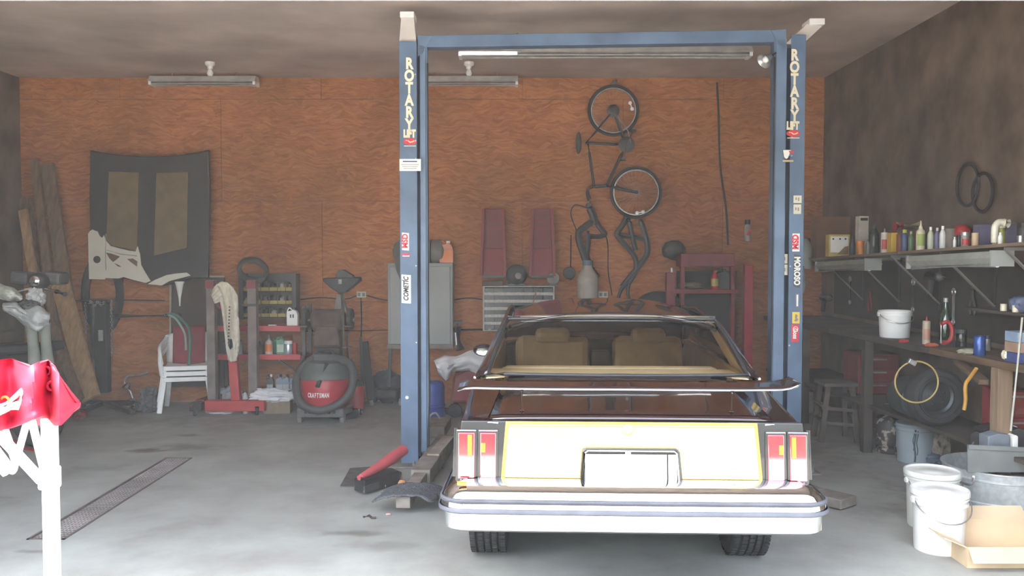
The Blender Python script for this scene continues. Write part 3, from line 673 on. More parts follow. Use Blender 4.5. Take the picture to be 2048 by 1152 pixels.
# lettering and stickers on the posts
def on_post(px, py, d): return P(px, py, d) + Vector((0, -.0025, 0))
def stick(px0, py0, px1, py1, d, m, parent, name='sticker', skew=0):
    a, b = P(px0, py0, d), P(px1, py1, d); z0, z1 = min(a.z, b.z), max(a.z, b.z)
    return MB().prism([(a.x, d - .002, z0), (b.x, d - .002, z0 - skew), (b.x, d - .002, z1 - skew), (a.x, d - .002, z1)], (0, .0019, 0)).build(name, m, parent)
def letters(word, px, py0, py1, d, parent, wpx):
    n = len(word); step = (py1 - py0) / n
    for i, ch in enumerate(word):
        p = on_post(px, py0 + step * (i + .5), d); h = step / S(d)
        text(ch, h * 1.24, TANC, parent, p, FACE, name='letter', sx=(wpx / S(d)) / (h * .80), bold=h * .055)
letters('ROTARY', 818.5, 116, 262, dl, pL, 15); letters('ROTARY', 1589, 99, 244, dr, pR, 15)
for col, cx_, cy_, d in ((pL, 819, 268, dl), (pR, 1585.5, 252, dr)):
    text('LIFT', .084, TANC, col, on_post(cx_, cy_, d), FACE, sx=.66, bold=.006)
    o = MB(); c = on_post(cx_ + 1, cy_ + 15, d); o.lathe([(.055, 0), (.055, .0005), (0, .0006)], (0, 0, 0), 28, axis=(0, -1, 0))
    for v in o.bm.verts: v.co = Vector((v.co.x, v.co.y, v.co.z * .48)) + c
    o = o.build('oval_logo', REDINK, col)
    MB().tube([c + Vector((-.036, -.002, .008)), c + Vector((-.012, -.002, .004)), c + Vector((.0, -.002, -.006)), c + Vector((.018, -.002, -.004)), c + Vector((.036, -.002, .006))], .0055, 5).build('script', TANC, o)
    MB().box(on_post(cx_ + 1, cy_ + 24, d), (.10, .001, .006)).build('underline', TANC, o)
# left-hand post stickers
s_ = stick(799, 318, 842, 342, dl - .004, WHTINK, pL)
MB().box(on_post(820, 323, dl - .005), (.12, .001, .010)).build('print_line', BLUEPL, s_)
for k in range(3): MB().box(on_post(820, 329 + 4 * k, dl - .005), (.15 - .02 * k, .001, .004)).build('print_line', GREYINK, s_)
s_ = stick(804, 465, 818, 500, dl, WHTINK, pL, skew=.005); text('MSD', .066, REDINK, s_, on_post(810.5, 482, dl), (R(90), R(-90), 0), sx=.92, bold=.003)
s_ = stick(805, 507, 819, 513, dl, REDINK, pL); MB().box(on_post(812, 512, dl), (.058, .001, .008)).build('white_bar', WHTINK, s_)
s_ = stick(803, 549, 822, 606, dl, WHTINK, pL, skew=.005); text('COMET\u00CDC', .058, BLKINK, s_, on_post(812.5, 578, dl), (R(90), R(-90), 0), sx=.80, bold=.002, shear=.25)
MB().lathe([(.015, 0), (.012, .001), (0, .001)], on_post(814, 795, dl), 9, axis=(0, -1, 0)).build('paint_chip', WHTINK, pL)
# right-hand post stickers (lettering reads downwards)
DOWN = (R(90), R(90), 0)
c = on_post(1577, 309, dr)
s_ = MB().prism([c + Vector((x, 0, z)) for x, z in ((-.045, .036), (.018, .036), (.006, .0), (-.008, -.032), (-.02, -.036), (-.036, -.02))], (0, -.0008, 0)).build('shield_sticker', WHTINK, pR)
MB().prism([c + Vector((x, 0, z)) for x, z in ((.0, .03), (.045, .028), (.045, .012), (.008, .012))], (0, -.0012, 0)).build('red_flag', REDINK, s_)
MB().prism([c + Vector((x, 0, z)) for x, z in ((.008, .010), (.028, .010), (.014, -.012), (.002, -.012))], (0, -.0012, 0)).build('purple_flag', PURPLE, s_)
MB().box(c + Vector((-.004, 0, -.052)), (.088, .001, .016)).build('tan_bar', mat('tan_ink', (.42, .30, .16), .6), s_)
for (y0, y1, x0, x1, t_) in ((391, 406, 1587, 1603, 'K M'), (409, 428, 1587, 1602, 'R S'), (508, 527, 1559.5, 1575, '2'), (529, 550, 1559.5, 1575, 'LB')):
    s_ = stick(x0, y0, x1, y1, dr + (0 if x0 > 1580 else .06), mat('cream_label', (.62, .58, .44), .6, var=.1), pR); [MB().box(on_post((x0 + x1) / 2 - 3 + 5 * k_, (y0 + y1) / 2 + k_ - 1, dr + (0 if x0 > 1580 else .06)), (.012, .001, .022 + .006 * k_)).build('print_mark', GREYINK, s_) for k_ in range(2)]
s_ = stick(1585, 467, 1599, 503, dr, WHTINK, pR); text('MSD', .066, REDINK, s_, on_post(1591, 484, dr), (R(90), R(-90), 0), sx=.92, bold=.003)
MB().box(on_post(1597, 486, dr), (.004, .001, .11)).build('fine_print', REDINK, s_)
mo = MB().prism([on_post(1588, 508, dr), on_post(1601, 511, dr), on_post(1599.5, 576, dr), on_post(1586.5, 573, dr)], (0, .0012, 0)).build('sticker', GREYDK, pR)
text('MOROSO', .066, WHTINK, mo, on_post(1593.5, 542, dr) + Vector((0, -.001, 0)), DOWN, sx=.82, bold=.003)
s_ = stick(1590, 587, 1598, 616, dr, PURPLE, pR); MB().box(on_post(1594.5, 601, dr), (.014, .001, .095)).build('print_line', WHTINK, s_)
s_ = stick(1584.5, 624, 1599, 647, dr, mat('yellow_ink', (.72, .50, .06), .5, var=.05), pR)
c = on_post(1592, 636, dr); MB().prism([c + Vector((x, 0, z)) for x, z in ((-.004, .034), (.012, .02), (.006, .0), (.02, -.012), (.004, -.03), (-.018, -.024), (-.006, -.008), (-.010, .012))], (0, -.001, 0)).build('emblem', GREYINK, s_)
s_ = stick(1583, 649, 1597.5, 684, dr, REDINK, pR); text('Goss', .05, WHTINK, s_, on_post(1590, 667, dr), DOWN, sx=.85, bold=.002)
MB().torus(on_post(1591, 658, dr), .019, .003, seg=24, seg2=6).build('ring', WHTINK, s_)
# swing arms on the floor
def arm(x0, y0, x1, y1, z, name='swing_arm', pad=True, tip=.32):
    A, B = Vector((x0, y0, z)), Vector((x1, y1, z))
    ar = MB().bar(A, B, .15, .12, up=(0, 0, 1)).build(name, DUSTY, LIFT, bevel=.006)
    d = (B - A).normalized()
    MB().bar(A + d * .5, A - d * tip, .10, .08, up=(0, 0, 1)).build('inner_tube', DUSTY, ar, bevel=.004)
    MB().bar(A.lerp(B, .35) + Vector((.02, 0, .07)), A.lerp(B, .86) + Vector((.05, 0, .08)), .10, .014, up=(0, 0, 1)).build('top_plate', mat('bare_wood_plate', (.34, .29, .23), .8), ar)
    if pad: MB().lathe([(.06, 0), (.06, .02), (.035, .025), (.035, .06), (.065, .065), (.065, .08), (0, .08)], A - d * .25 + Vector((0, 0, .04)), 18).build('lift_pad', BLACK, ar, smooth=True)
    return ar
arm(-.70, 6.72, -.60, 8.05, .09, pad=False, tip=.68); 
hb = MB(); p = P(870, 880, 8.3); hb.box((p.x, 8.35, .16), (.24, .5, .10), (0, 0, R(-3))).build('arm_hub', DUSTY, LIFT, bevel=.01)
MB().tube(catmull([(p.x - .03, 8.15, .20), (p.x - .03, 8.14, .30), (p.x + .02, 8.14, .33), (p.x + .06, 8.14, .28)], 5), .01, 6).build('hook', STEEL, LIFT)
arm(2.06, 6.85, 2.13, 7.2, .09)
MB().box((2.30, 6.30, .045), (.20, .26, .07), (0, 0, R(38))).build('arm_end', DUSTY, LIFT, bevel=.008)
MB().bar((2.24, 6.4, .05), (2.08, 6.7, .06), .1, .07, up=(0, 0, 1)).build('inner_tube', DUSTY, LIFT)
# carpet scrap over the arm end
cp_ = PZ(808, 988, .14)
def carpet(u, v):
    x = cp_.x - .21 + .42 * u; y = cp_.y - .07 + .34 * v
    x += .03 * noise.noise(Vector((u * 5, v * 5, 1))); dd = abs(x - cp_.x) / .2
    return Vector((x + .05 * v, y + .04 * noise.noise(Vector((u * 6, 3, v * 4))), .145 - .085 * max(0, dd - .45) ** 1.3 + .008 * noise.noise(Vector((u * 9, v * 9, 5)))))
MB().grid(carpet, 22, 16).build('carpet_scrap', mat('grey_carpet', (.10, .105, .115), .95, scale=80, var=.4, bump=.6), smooth=True, solid=.012, label='ragged dark grey carpet scrap draped over the lift arm end', cat='carpet')
# dark mat on the floor and the red padded support
mm = [PZ(680, 972, .004), PZ(700, 938, .004), PZ(790, 934, .004), PZ(800, 975, .004)]
MB().prism([PZ(x, y, .001) for x, y in ((680, 974), (700, 938), (770, 933), (803, 946), (798, 974))], (0, 0, .008)).build('floor_mat', mat('dark_mat', (.085, .075, .065), .9, scale=12, var=.3), label='flat dark brown mat on the floor left of the lift post', cat='mat')
rp = T('padded_arm', 'black steel arm with curved red pad lying left of the lift post foot', 'lift arm', PZ(750, 985, 0))
a, b = PZ(716, 992, .0), PZ(788, 972, .0)
MB().bar(a + Vector((0, .05, .065)), b + Vector((0, .05, .065)), .12, .10, up=(0, 0, 1)).build('arm', BLACK, rp, bevel=.01)
MB().bar(a + Vector((.05, -.02, .05)), b + Vector((-.02, -.02, .055)), .012, .05, up=(0, 0, 1)).build('side_channel', GREYDK, rp)
pts = catmull([a + Vector((.0, .04, .125)), a.lerp(b, .35) + Vector((0, .06, .15)), a.lerp(b, .7) + Vector((.02, .12, .19)), b + Vector((.05, .22, .235))], 6)
MB().tube(pts, [.02 + .024 * min(1, k / 12) for k in range(len(pts))], 12).build('red_pad', mat('faded_red_pad', (.46, .075, .085), .7, var=.12), rp, smooth=True)
for q in (.2, .75): MB().lathe([(.012, 0), (.01, .012), (0, .013)], a.lerp(b, q) + Vector((0, -.028, .03)), 8, axis=(0, -1, 0)).build('bolt', STEEL, rp)
MB().blob(PZ(804, 968, .03), (.035, .03, .035), amp=.2, sub=2).build('orange_scrap', mat('orange_rag', (.5, .24, .1), .9), label='small orange scrap by the lift post foot', cat='scrap')
MB().blob(PZ(777, 1028, .006), (.022, .018, .008), amp=.2, sub=2).build('pebble', mat('pinkish_pebble', (.5, .33, .27), .8), label='small pink pebble in front of the carpet scrap', cat='pebble')
MB().tube([PZ(727, 1034, .006), PZ(738, 1031, .008), PZ(744, 1036, .008), PZ(752, 1036, .006)], .009, 6).build('twig', mat('dark_twig', (.06, .045, .035), .9), label='dark twig on the concrete in front of the carpet scrap', cat='twig')

# ------------------------------------------------------------------ canopy at the door (outside, left)
CN = T('pop_up_canopy', 'half-lowered pop-up canopy with red cover and white folding legs', 'canopy', (P(100, 1100, 1.95).x, 1.95, 0))
WHF = mat('white_frame_paint', (.82, .82, .80), .4, var=.03)
REDF = mat('red_canopy_fabric', (.42, .012, .04), .75, var=.12, scale=5, bump=.15)
lx = P(100, 900, 1.95).x
MB().box((lx, 1.95, .72), (.029, .029, 1.44)).build('leg', WHF, CN, bevel=.005)
MB().box((lx - .002, 1.95, P(95, 955, 1.95).z), (.038, .038, .05)).build('slider', WHF, CN, bevel=.006)
MB().box((lx, 1.95, .008), (.11, .11, .016)).build('foot_plate', WHF, CN)
def cbar(a, b, d0, d1, wd): MB().bar(P(*a, d0), P(*b, d1), wd, .016, up=(0, 1, 0)).build('truss_bar', WHF, CN, bevel=.003)
cbar((-90, 775), (84, 962), 1.93, 1.93, .020); cbar((59, 822), (88, 940), 1.97, 1.96, .013); cbar((60, 822), (26, 944), 2.0, 2.0, .012)
cbar((8, 855), (34, 930), 2.02, 2.02, .013); cbar((-60, 850), (16, 948), 1.96, 1.96, .02); cbar((26, 944), (-80, 800), 2.04, 2.04, .014)
MB().cyl(P(25, 942, 2.06), P(25, 942, 1.93), .008, seg=8).build('pivot_bolt', STEEL, CN)
TOP = [(-140, 705), (-60, 716), (-5, 711), (22, 708), (42, 716), (62, 724), (80, 716), (96, 712), (109, 724), (120, 745), (140, 778), (160, 806)]
BOT = [(-140, 905), (-60, 882), (-5, 862), (20, 856), (45, 848), (66, 838), (84, 832), (98, 838), (110, 852), (122, 850), (140, 832), (160, 807)]
def lerpl(L, u):
    x = u * (len(L) - 1); i = min(int(x), len(L) - 2); t = x - i
    return L[i][0] + (L[i + 1][0] - L[i][0]) * t, L[i][1] + (L[i + 1][1] - L[i][1]) * t
def dep(u, v): return 1.90 - .05 * math.sin(u * 17) * (1 - .3 * v) - .05 * v * (1 - u) + .10 * max(0, u - .8) / .2 + .03 * noise.noise(Vector((u * 7, v * 4, 2)))
def fab(u, v, off=0.0):
    a, b = lerpl(TOP, u), lerpl(BOT, u)
    p = P(a[0] + (b[0] - a[0]) * v, a[1] + (b[1] - a[1]) * v, dep(u, v) - off)
    return p
def fabfull(u, v):           # front flap below v = .5 .. 1, roof sheet running back above
    if v > .5: return fab(u, (v - .5) * 2)
    p = fab(u, 0); k = (.5 - v) * 2
    return Vector((p.x - .42 * k, p.y + .6 * k, p.z - .01 - k * (.6 * (1.8 - p.z) / 1.95 + .07) + .02 * math.sin(u * 17 + k * 3) * k))
MB().grid(fabfull, 60, 28).build('canopy_cover', REDF, CN, smooth=True, solid=.004)
cv = [o for o in CN.children if o.name.startswith('canopy_cover')][0]
def fpx(px, py):              # point of the flap under a pixel, just proud of the fabric
    for i in range(241):
        u = i / 240; a, b = lerpl(TOP, u), lerpl(BOT, u)
        if abs((a[0] + b[0]) / 2 - px) < 1.2: return fab(u, min(1, max(0, (py - a[1]) / (b[1] - a[1]))), .006)
    return P(px, py, 1.85)
for pts in (((2, 812), (22, 802), (46, 780)), ((46, 780), (41, 806), (36, 816)), ((36, 816), (18, 818), (0, 826)), ((0, 820), (20, 811), (40, 806)), ((-30, 820), (-10, 814), (2, 812))):
    MB().tube([fpx(*p) for p in pts], .0055, 5).build('white_stripe', WHTINK, cv)
for p in ((94, 742), (104, 772), (10, 802)): MB().torus(fpx(*p), .009, .003, axis=(0, 1, 0), seg=16, seg2=6).build('eyelet', mat('orange_eyelet', (.8, .25, .05), .4) if p[0] == 10 else REDF, cv)
MB().blob(PZ(74, 850, .12), (.16, .14, .13), amp=.3, seed=3).build('plastic_sack', CLOTHW, smooth=True, label='crumpled white sack on the floor behind the canopy leg', cat='sack')
MB().tube(catmull([PZ(-30, 880, .012), PZ(30, 893, .012), PZ(75, 900, .012), PZ(60, 886, .012), PZ(10, 880, .012)], 6), .012, 6).build('extension_cord', REDP, smooth=True, label='red cord lying on the floor behind the canopy truss', cat='cord')
MB().blob(PZ(160, 830, .05), (.07, .06, .05), amp=.25, sub=3).build('rag', REDD, label='dull red rag on the floor behind the canopy corner', cat='rag', smooth=True)

# ------------------------------------------------------------------ far left: lumber, quad bike, car hood
def plank(px0, py0, px1, py1, d0, d1, wd, label, m=WOOD, th=.04):
    a, b = P(px0, py0, d0), P(px1, py1, d1)
    if a.z < b.z: a, b = b, a
    return MB().bar(a, b, wd, th, up=(0, 1, 0)).build('board', m, bevel=.003, label=label, cat='board', group='lumber leaning in the corner')
plank(50, 395, 100, 795, 10.6, 9.9, .14, 'tall grey board leaning in the corner, farthest from the car hood')
plank(68, 320, 128, 800, 10.55, 9.85, .10, 'narrow dark board leaning in the corner, second behind the quad bike')
plank(95, 330, 165, 800, 10.65, 9.8, .16, 'wide dark board leaning in the corner behind the orange brown plank')
plank(46, 420, 108, 798, 10.3, 9.7, .10, 'slim pale yellow board leaning in the corner', WOOD2)
plank(118, 555, 182, 797, 10.2, 9.55, .21, 'orange brown plank leaning nearest the black chain stand', WOOD2)
plank(100, 640, 160, 800, 9.9, 9.45, .10, 'short grey board in front of the orange brown plank')
# quad bike with cloths, mostly hidden by the canopy cover
QB = T('quad_bike', 'dark quad bike with cloths over its seat parked in the corner by the lumber', 'quad bike', P(20, 800, 8.3).xy.to_3d())
qx = P(30, 700, 8.3).x
MB().blob((qx - .2, 8.35, .70), (.55, .40, .26), amp=.1, freq=1.5).build('body', BLACKP, QB, smooth=True)
MB().box((qx + .12, 8.2, .93), (.70, .22, .09), (0, R(-3), 0)).build('front_rack', BLACK, QB, bevel=.02)
hbz = P(60, 583, 8.2).z
MB().tube(catmull([(P(-30, 0, 8.2).x, 8.25, hbz - .06), (P(20, 0, 8.2).x, 8.2, hbz), (P(60, 0, 8.2).x, 8.22, hbz + .03), (P(100, 0, 8.2).x, 8.2, hbz), (P(126, 0, 8.2).x, 8.12, hbz - .02)], 6), .014, 8).build('handlebar', CHROME, QB, smooth=True)
for a_, b_ in ((102, 130), (-30, 4)): MB().cyl((P(a_, 0, 8.2).x, 8.2, hbz), (P(b_, 0, 8.2).x, 8.1, hbz - .02), .022, seg=12).build('grip', RUBBER, QB, smooth=True)
gp = P(78, 562, 8.25)
MB().blob(gp, (.10, .09, .085), amp=.05, sub=3).build('headlamp', BLACKP, QB, smooth=True); MB().lathe([(.05, 0), (.04, .012), (0, .02)], gp + Vector((0, -.08, 0)), 16, axis=(0, -1, 0)).build('lamp_glass', CHROME, QB, smooth=True)
for px in (48, 112): MB().box(P(px, 556, 8.35), (.17, .2, .12), (0, R(6), 0)).build('hand_guard', GREYDK, QB, bevel=.03)
for dx in (-.5, .25):
    w_ = MB().torus((qx + dx, 8.2, .27), .18, .09, axis=(.25, 1, 0), seg=28, seg2=12).build('wheel', RUBBER, QB, smooth=True)
    MB().lathe([(.12, -.05), (.1, .02), (.03, .03), (0, .03)], (qx + dx, 8.18, .27), 20, axis=(.25, -1, 0)).build('rim', STEEL, w_, smooth=True)
def sleeve(px, y0, y1, r, label):
    MB().tube(catmull([P(px - 3, y0, 7.9), P(px, (y0 + y1) / 2, 7.88), P(px + 4, y1, 7.86)], 6), [r * (1 - .2 * math.sin(k / 12 * 3.1)) for k in range(13)], 14).build('boot', mat('olive_grey_boot', (.17, .18, .155), .8, var=.2, bump=.2), smooth=True, label=label, cat='boot', group='olive boots hung under the grey cloth')
sleeve(66, 640, 728, .058, 'olive grey boot under the grey cloth, farther from the lumber'); sleeve(92, 640, 728, .055, 'olive grey boot under the grey cloth, nearer the lumber')
def cloth_sheet(name, outline_top, outline_bot, d, m, label, cat, n=30, amp=.05, seed=0):
    def fn(u, v):
        a, b = lerpl(outline_top, u), lerpl(outline_bot, u)
        return P(a[0] + (b[0] - a[0]) * v, a[1] + (b[1] - a[1]) * v, d - .10 * math.sin(math.pi * v) - amp * math.sin(u * 11 + seed) * (.4 + .6 * v) + .04 * noise.noise(Vector((u * 6, v * 6, seed))))
    mb = MB().grid(fn, n, 18)
    return mb.build(name, m, smooth=True, solid=.02, label=label, cat=cat)
cloth_sheet('cloth', [(5, 608), (30, 606), (55, 618), (78, 612), (99, 628)], [(8, 622), (30, 632), (52, 652), (76, 662), (98, 648)], 7.85, CLOTHG, 'grey cloth draped over the quad bike above two olive boots', 'cloth')
cloth_sheet('cloth', [(-20, 560), (5, 570), (28, 578), (44, 594)], [(-20, 594), (5, 598), (25, 602), (42, 600)], 7.9, mat('pale_grey_green_cloth', (.42, .44, .38), .9, bump=.3), 'pale grey green cloth on the quad bike beside the frame edge', 'cloth', seed=2)
MB().blob(P(72, 596, 7.95), (.075, .08, .085), amp=.25, seed=8).build('glove', CLOTHG, smooth=True, label='balled grey glove on the quad bike below the handlebar', cat='glove')
MB().blob(P(58, 610, 7.86), (.09, .06, .045), amp=.2, seed=9).build('dark_pouch', GREYDK, smooth=True, label='small dark pouch between the grey cloth and the balled glove', cat='pouch')
# car hood hung on the back wall
HD = T('car_hood', 'black car hood with two tan panels and peeling white edge hung on the back wall', 'car hood', P(300, 560, 10.58))
d = 10.50
edge = [(180, 300), (205, 305), (240, 310), (295, 313), (350, 311), (395, 305), (417, 299), (419, 400), (416, 556), (382, 556), (370, 562), (325, 572), (295, 568), (262, 560), (240, 556), (212, 556), (177, 556), (180, 470), (178, 400)]
MB().prism([P(x, y, d) for x, y in edge], (0, .06, 0)).build('hood_shell', mat('dull_black_paint', (.020, .020, .024), .55, scale=5, var=.3), HD, bevel=.012)
tanm = mat('tan_insulation', (.165, .12, .065), .9, scale=7, var=.15, bump=.1)
for poly in ([(218, 343), (279, 345), (275, 503), (255, 497), (225, 492), (213, 480)], [(313, 346), (377, 344), (375, 496), (308, 511)]):
    MB().prism([P(x, y, d) for x, y in poly], (0, -.014, 0)).build('tan_panel', tanm, HD, bevel=.005)
WPEEL = mat('peeling_white_paint', (.66, .64, .55), .7, scale=9, var=.03, col2=(.68, .66, .57), bump=.15)
MB().prism([P(x, y, d - .004) for x, y in ((177, 468), (181, 462), (186, 459), (190, 461), (196, 463), (200, 472), (205, 476), (209, 470), (213, 482), (222, 492), (240, 497), (258, 501), (272, 503), (276, 492), (281, 510), (283, 530), (292, 546), (302, 562), (292, 566), (268, 560), (248, 554), (238, 557), (212, 556), (211, 559), (179, 558))], (0, -.016, 0)).build('white_corner', WPEEL, HD, bevel=.003)
MB().prism([P(x, y, d - .004) for x, y in ((296, 568), (310, 560), (334, 550), (352, 547), (374, 545), (382, 551), (364, 556), (340, 562), (324, 571))], (0, -.016, 0)).build('white_edge', WPEEL, HD, bevel=.003)
for poly in ([(212, 505), (222, 507), (240, 513), (232, 520), (226, 524), (219, 517)], [(254, 518), (266, 517), (275, 523), (274, 533), (264, 526)], [(228, 526), (238, 530), (243, 534), (236, 533)]):
    MB().prism([P(x, y, d - .0205) for x, y in poly], (0, -.002, 0)).build('rust_patch', mat('rusty_patch', (.15, .085, .065), .9), HD)
MB().lathe([(.043, 0), (.043, .002), (0, .002)], P(194, 519, d - .021), 20, axis=(0, -1, 0)).build('hole', BLKINK, HD)
for pts in (((213, 500), (240, 508), (274, 512)), ((212, 468), (211, 500), (212, 540))): MB().tube([P(x, y, d - .021) for x, y in pts], .005, 5).build('crease', mat('grey_crease', (.30, .29, .25), .8), HD)
# inner tubes hanging under the hood, pipe, hose
it_ = MB().torus((0, 0, 0), .21, .05, axis=(0, 1, 0), seg=36)
for v in it_.bm.verts: v.co = Vector((v.co.x, v.co.y * .8, v.co.z * 1.9)) + P(205, 588, 10.695)
it_.build('inner_tube', RUBBER, smooth=True, label='black inner tube hanging on the back wall below the hood corner', cat='inner tube')
MB().tube([P(232, 632, 10.45), P(362, 631, 10.45)], .026, 10).build('pipe', GREYDK, smooth=True, label='dark horizontal pipe against the wall beside the chain stand', cat='pipe')
MB().tube(catmull([P(330, 628, 10.35), P(352, 630, 10.3), P(368, 645, 10.28), (P(378, 660, 10.28)), P(380, 690, 10.3), P(378, 730, 10.3)], 6), .017, 8).build('garden_hose', mat('green_hose', (.05, .14, .11), .5), smooth=True, label='outer loop of pale green hose behind the stacked white chairs', cat='hose')
MB().tube(catmull([P(335, 630, 10.3), P(350, 636, 10.28), P(362, 652, 10.26), P(370, 670, 10.26), P(372, 700, 10.28)], 6), .014, 8).build('garden_hose', mat('pale_green_hose', (.22, .30, .26), .5), smooth=True, label='inner loop of pale green hose behind the stacked white chairs', cat='hose')
# brown sheet behind the chairs with a pale metal edge and a white cone hanging
SH = T('wall_sheet', 'dull brown sheet with pale edge leaning on the wall behind the white chairs', 'sheet', P(390, 770, 10.5))
MB().prism([P(x, y, 10.66) for x, y in ((341, 560), (448, 552), (448, 772), (341, 775))], (0, .03, 0)).build('sheet', mat('dull_brown_board', (.06, .04, .032), .8, scale=2, var=.3), SH)
MB().bar(P(341, 562, 10.65), P(341, 775, 10.65), .02, .02).build('pale_edge', mat('pale_wood_edge', (.42, .37, .28), .7), SH); MB().bar(P(415, 553, 10.65), P(449, 553, 10.65), .014, .02).build('top_edge', MATS['pale_wood_edge'], SH)
MB().lathe([(.008, -.26), (.014, -.16), (.045, .0), (.055, .02), (.055, .03)], P(359, 568, 10.4), 16).build('funnel', WHITEPL, smooth=True, label='white funnel hanging below the white edge of the car hood', cat='funnel')
# black stand with chains
TJ = T('transmission_jack', 'tall black post stand with hanging chains and castered base near the lumber', 'jack', PZ(205, 815, 0))
b = PZ(203, 808, 0); y = b.y; sc = S(y)
zt = P(205, 602, y).z
MB().box((b.x, y, zt / 2 + .06), (.20, .12, zt - .16)).build('mast', BLACK, TJ, bevel=.008)
MB().cyl((b.x - .05, y - .07, .25), (b.x - .05, y - .07, zt - .05), .018, seg=12).build('ram', STEEL, TJ, smooth=True)
MB().box((P(195, 0, y).x, y - .07, P(0, 670, y).z), (.05, .02, .13)).build('label_plate', mat('grey_label', (.4, .4, .38), .5), TJ)
MB().box((b.x - .02, y, zt + .01), (.33, .2, .03)).build('saddle', BLACK, TJ, bevel=.005)
def chain(x0, z0, z1, name, par, yy, x1=None):
    m = MB(); n = max(2, int((z0 - z1) / .034))
    for k in range(n):
        z = z0 - (z0 - z1) * k / n; x = x0 + ((x1 or x0) - x0) * k / n
        ax = (0, 1, 0) if k % 2 else (1, 0, 0)
        m.torus((x, yy, z), .014, .0048, axis=ax, seg=8, seg2=5)
    return m.build(name, STEEL, par, kind='stuff')
chain(P(164, 0, y).x, P(0, 606, y).z, P(0, 726, y).z, 'chain', TJ, y - .05); chain(P(217, 0, y).x, P(0, 602, y).z, P(0, 715, y).z, 'chain', TJ, y - .06)
m = MB()
for k in range(14): m.torus((P(176 + k * 2.2, 0, y).x, y - .1, P(0, 606 - 4 * math.sin(k), y).z), .013, .0048, axis=((0, 1, 0) if k % 2 else (0, 0, 1)), seg=8, seg2=5)
m.build('chain', STEEL, TJ, kind='stuff')
for (x0, y0, x1, y1) in ((160, 800, 205, 806), (205, 806, 268, 806), (205, 806, 266, 824), (205, 806, 165, 822)):
    p0, p1 = PZ(x0, y0, .09), PZ(x1, y1, .09); MB().bar(p0, p1, .06, .05, up=(0, 0, 1)).build('base_leg', BLACK, TJ, bevel=.004)
def caster(p, par, r=.045):
    c = MB().torus((p[0], p[1], r), r * .7, r * .3, axis=(1, .3, 0), seg=20, seg2=8, flat=1.2).build('caster', RUBBER, par, smooth=True)
    MB().prism([(p[0] - .022, p[1], r * .8), (p[0] + .022, p[1], r * .8), (p[0] + .03, p[1], r * 2.1), (p[0] - .03, p[1], r * 2.1)], (0, .03, 0)).build('fork', CHROME, c, bevel=.004)
    MB().lathe([(r * .5, -.018), (r * .5, .018), (0, .018)], (p[0], p[1], r), 14, axis=(1, .3, 0)).build('hub', STEEL, c)
    return c
caster(PZ(264, 826, 0), TJ); caster(PZ(168, 824, 0), TJ)
# chromed fan-like lamp and grey oddments on the floor by the jack
lp = PZ(262, 808, 0)
LM = T('clamp_lamp', 'bright bent metal clamp lamp on the floor between chain stand and white chairs', 'lamp', lp)
MB().tube(catmull([lp + Vector((.03, 0, .03)), lp + Vector((0, 0, .14)), lp + Vector((-.08, .02, .25)), lp + Vector((-.04, .02, .33)), lp + Vector((.08, .03, .34)), lp + Vector((.19, .05, .37))], 6), .012, 8).build('bent_arm', STEEL, LM, smooth=True)
MB().lathe([(.02, .05), (.04, .03), (.06, -.03), (.065, -.04)], lp + Vector((-.02, -.02, .22)), 18, axis=(.3, .4, .9), cap=False).build('reflector', CHROME, LM, smooth=True)
MB().blob(lp + Vector((.02, -.02, .035)), (.05, .05, .035), amp=.1, sub=3).build('base', STEEL, LM, smooth=True)
MB().blob(PZ(300, 800, .13), (.11, .16, .15), amp=.3, seed=4).build('bundle', mat('dark_grey_cloth', (.10, .10, .10), .95, bump=.4), smooth=True, label='dark grey bundle on the floor left of the white chairs', cat='bundle')
MB().box(PZ(288, 812, .05), (.22, .16, .1), (0, 0, .2)).build('grey_block', GREYDK, bevel=.02, label='low dark grey block on the floor before the grey bundle', cat='block')
# three stacked white plastic chairs
def chair(i):
    base = PZ(368, 822, 0); yb = base.y + .14
    lab = ('bottom white plastic armchair of the stack by the back wall', 'middle white plastic armchair of the stack by the back wall', 'top white plastic armchair of the stack, with dark red backrest cloth')[i]
    t = T('plastic_chair', lab, 'chair', (base.x, yb, .062 * i), 'stacked white chairs')
    x, z = base.x, .062 * i
    yb += .012 * i
    MB().grid(lambda u, v: Vector((x + (u - .5) * .50, yb - .22 + .44 * v, z + .40 - .025 * math.sin(math.pi * v) - .015 * math.sin(math.pi * u))), 10, 8).build('seat', WHITEPL, t, smooth=True, solid=.012)
    MB().grid(lambda u, v: Vector((x + (u - .5) * (.50 + .06 * v), yb + .22 + .10 * v - .03 * math.sin(math.pi * u), z + .40 + .36 * v - .05 * (2 * u - 1) ** 2 * v)), 12, 8).build('backrest', WHITEPL, t, smooth=True, solid=.012)
    for sx in (-1, 1):
        MB().bar((x + sx * .23, yb - .19, z + .40), (x + sx * .285, yb - .25, z), .055, .035, up=(0, 1, 0)).build('leg', WHITEPL, t, bevel=.008)
        MB().bar((x + sx * .22, yb + .20, z + .40), (x + sx * .27, yb + .26, z), .055, .035, up=(0, 1, 0)).build('leg', WHITEPL, t, bevel=.008)
        pts = catmull([(x + sx * .26, yb + .27, z + .70), (x + sx * .285, yb + .14, z + .645), (x + sx * .29, yb - .08, z + .62), (x + sx * .28, yb - .19, z + .56), (x + sx * .26, yb - .20, z + .42)], 5)
        MB().tube(pts, .021, 8).build('armrest', WHITEPL, t, smooth=True)
    MB().box((x, yb - .215, z + .375), (.48, .02, .05)).build('front_rail', WHITEPL, t, bevel=.006)
    return t, x, yb, z
stack = []
for i in range(3): tch, xx, yy_, zz_ = chair(i); stack.append(tch)
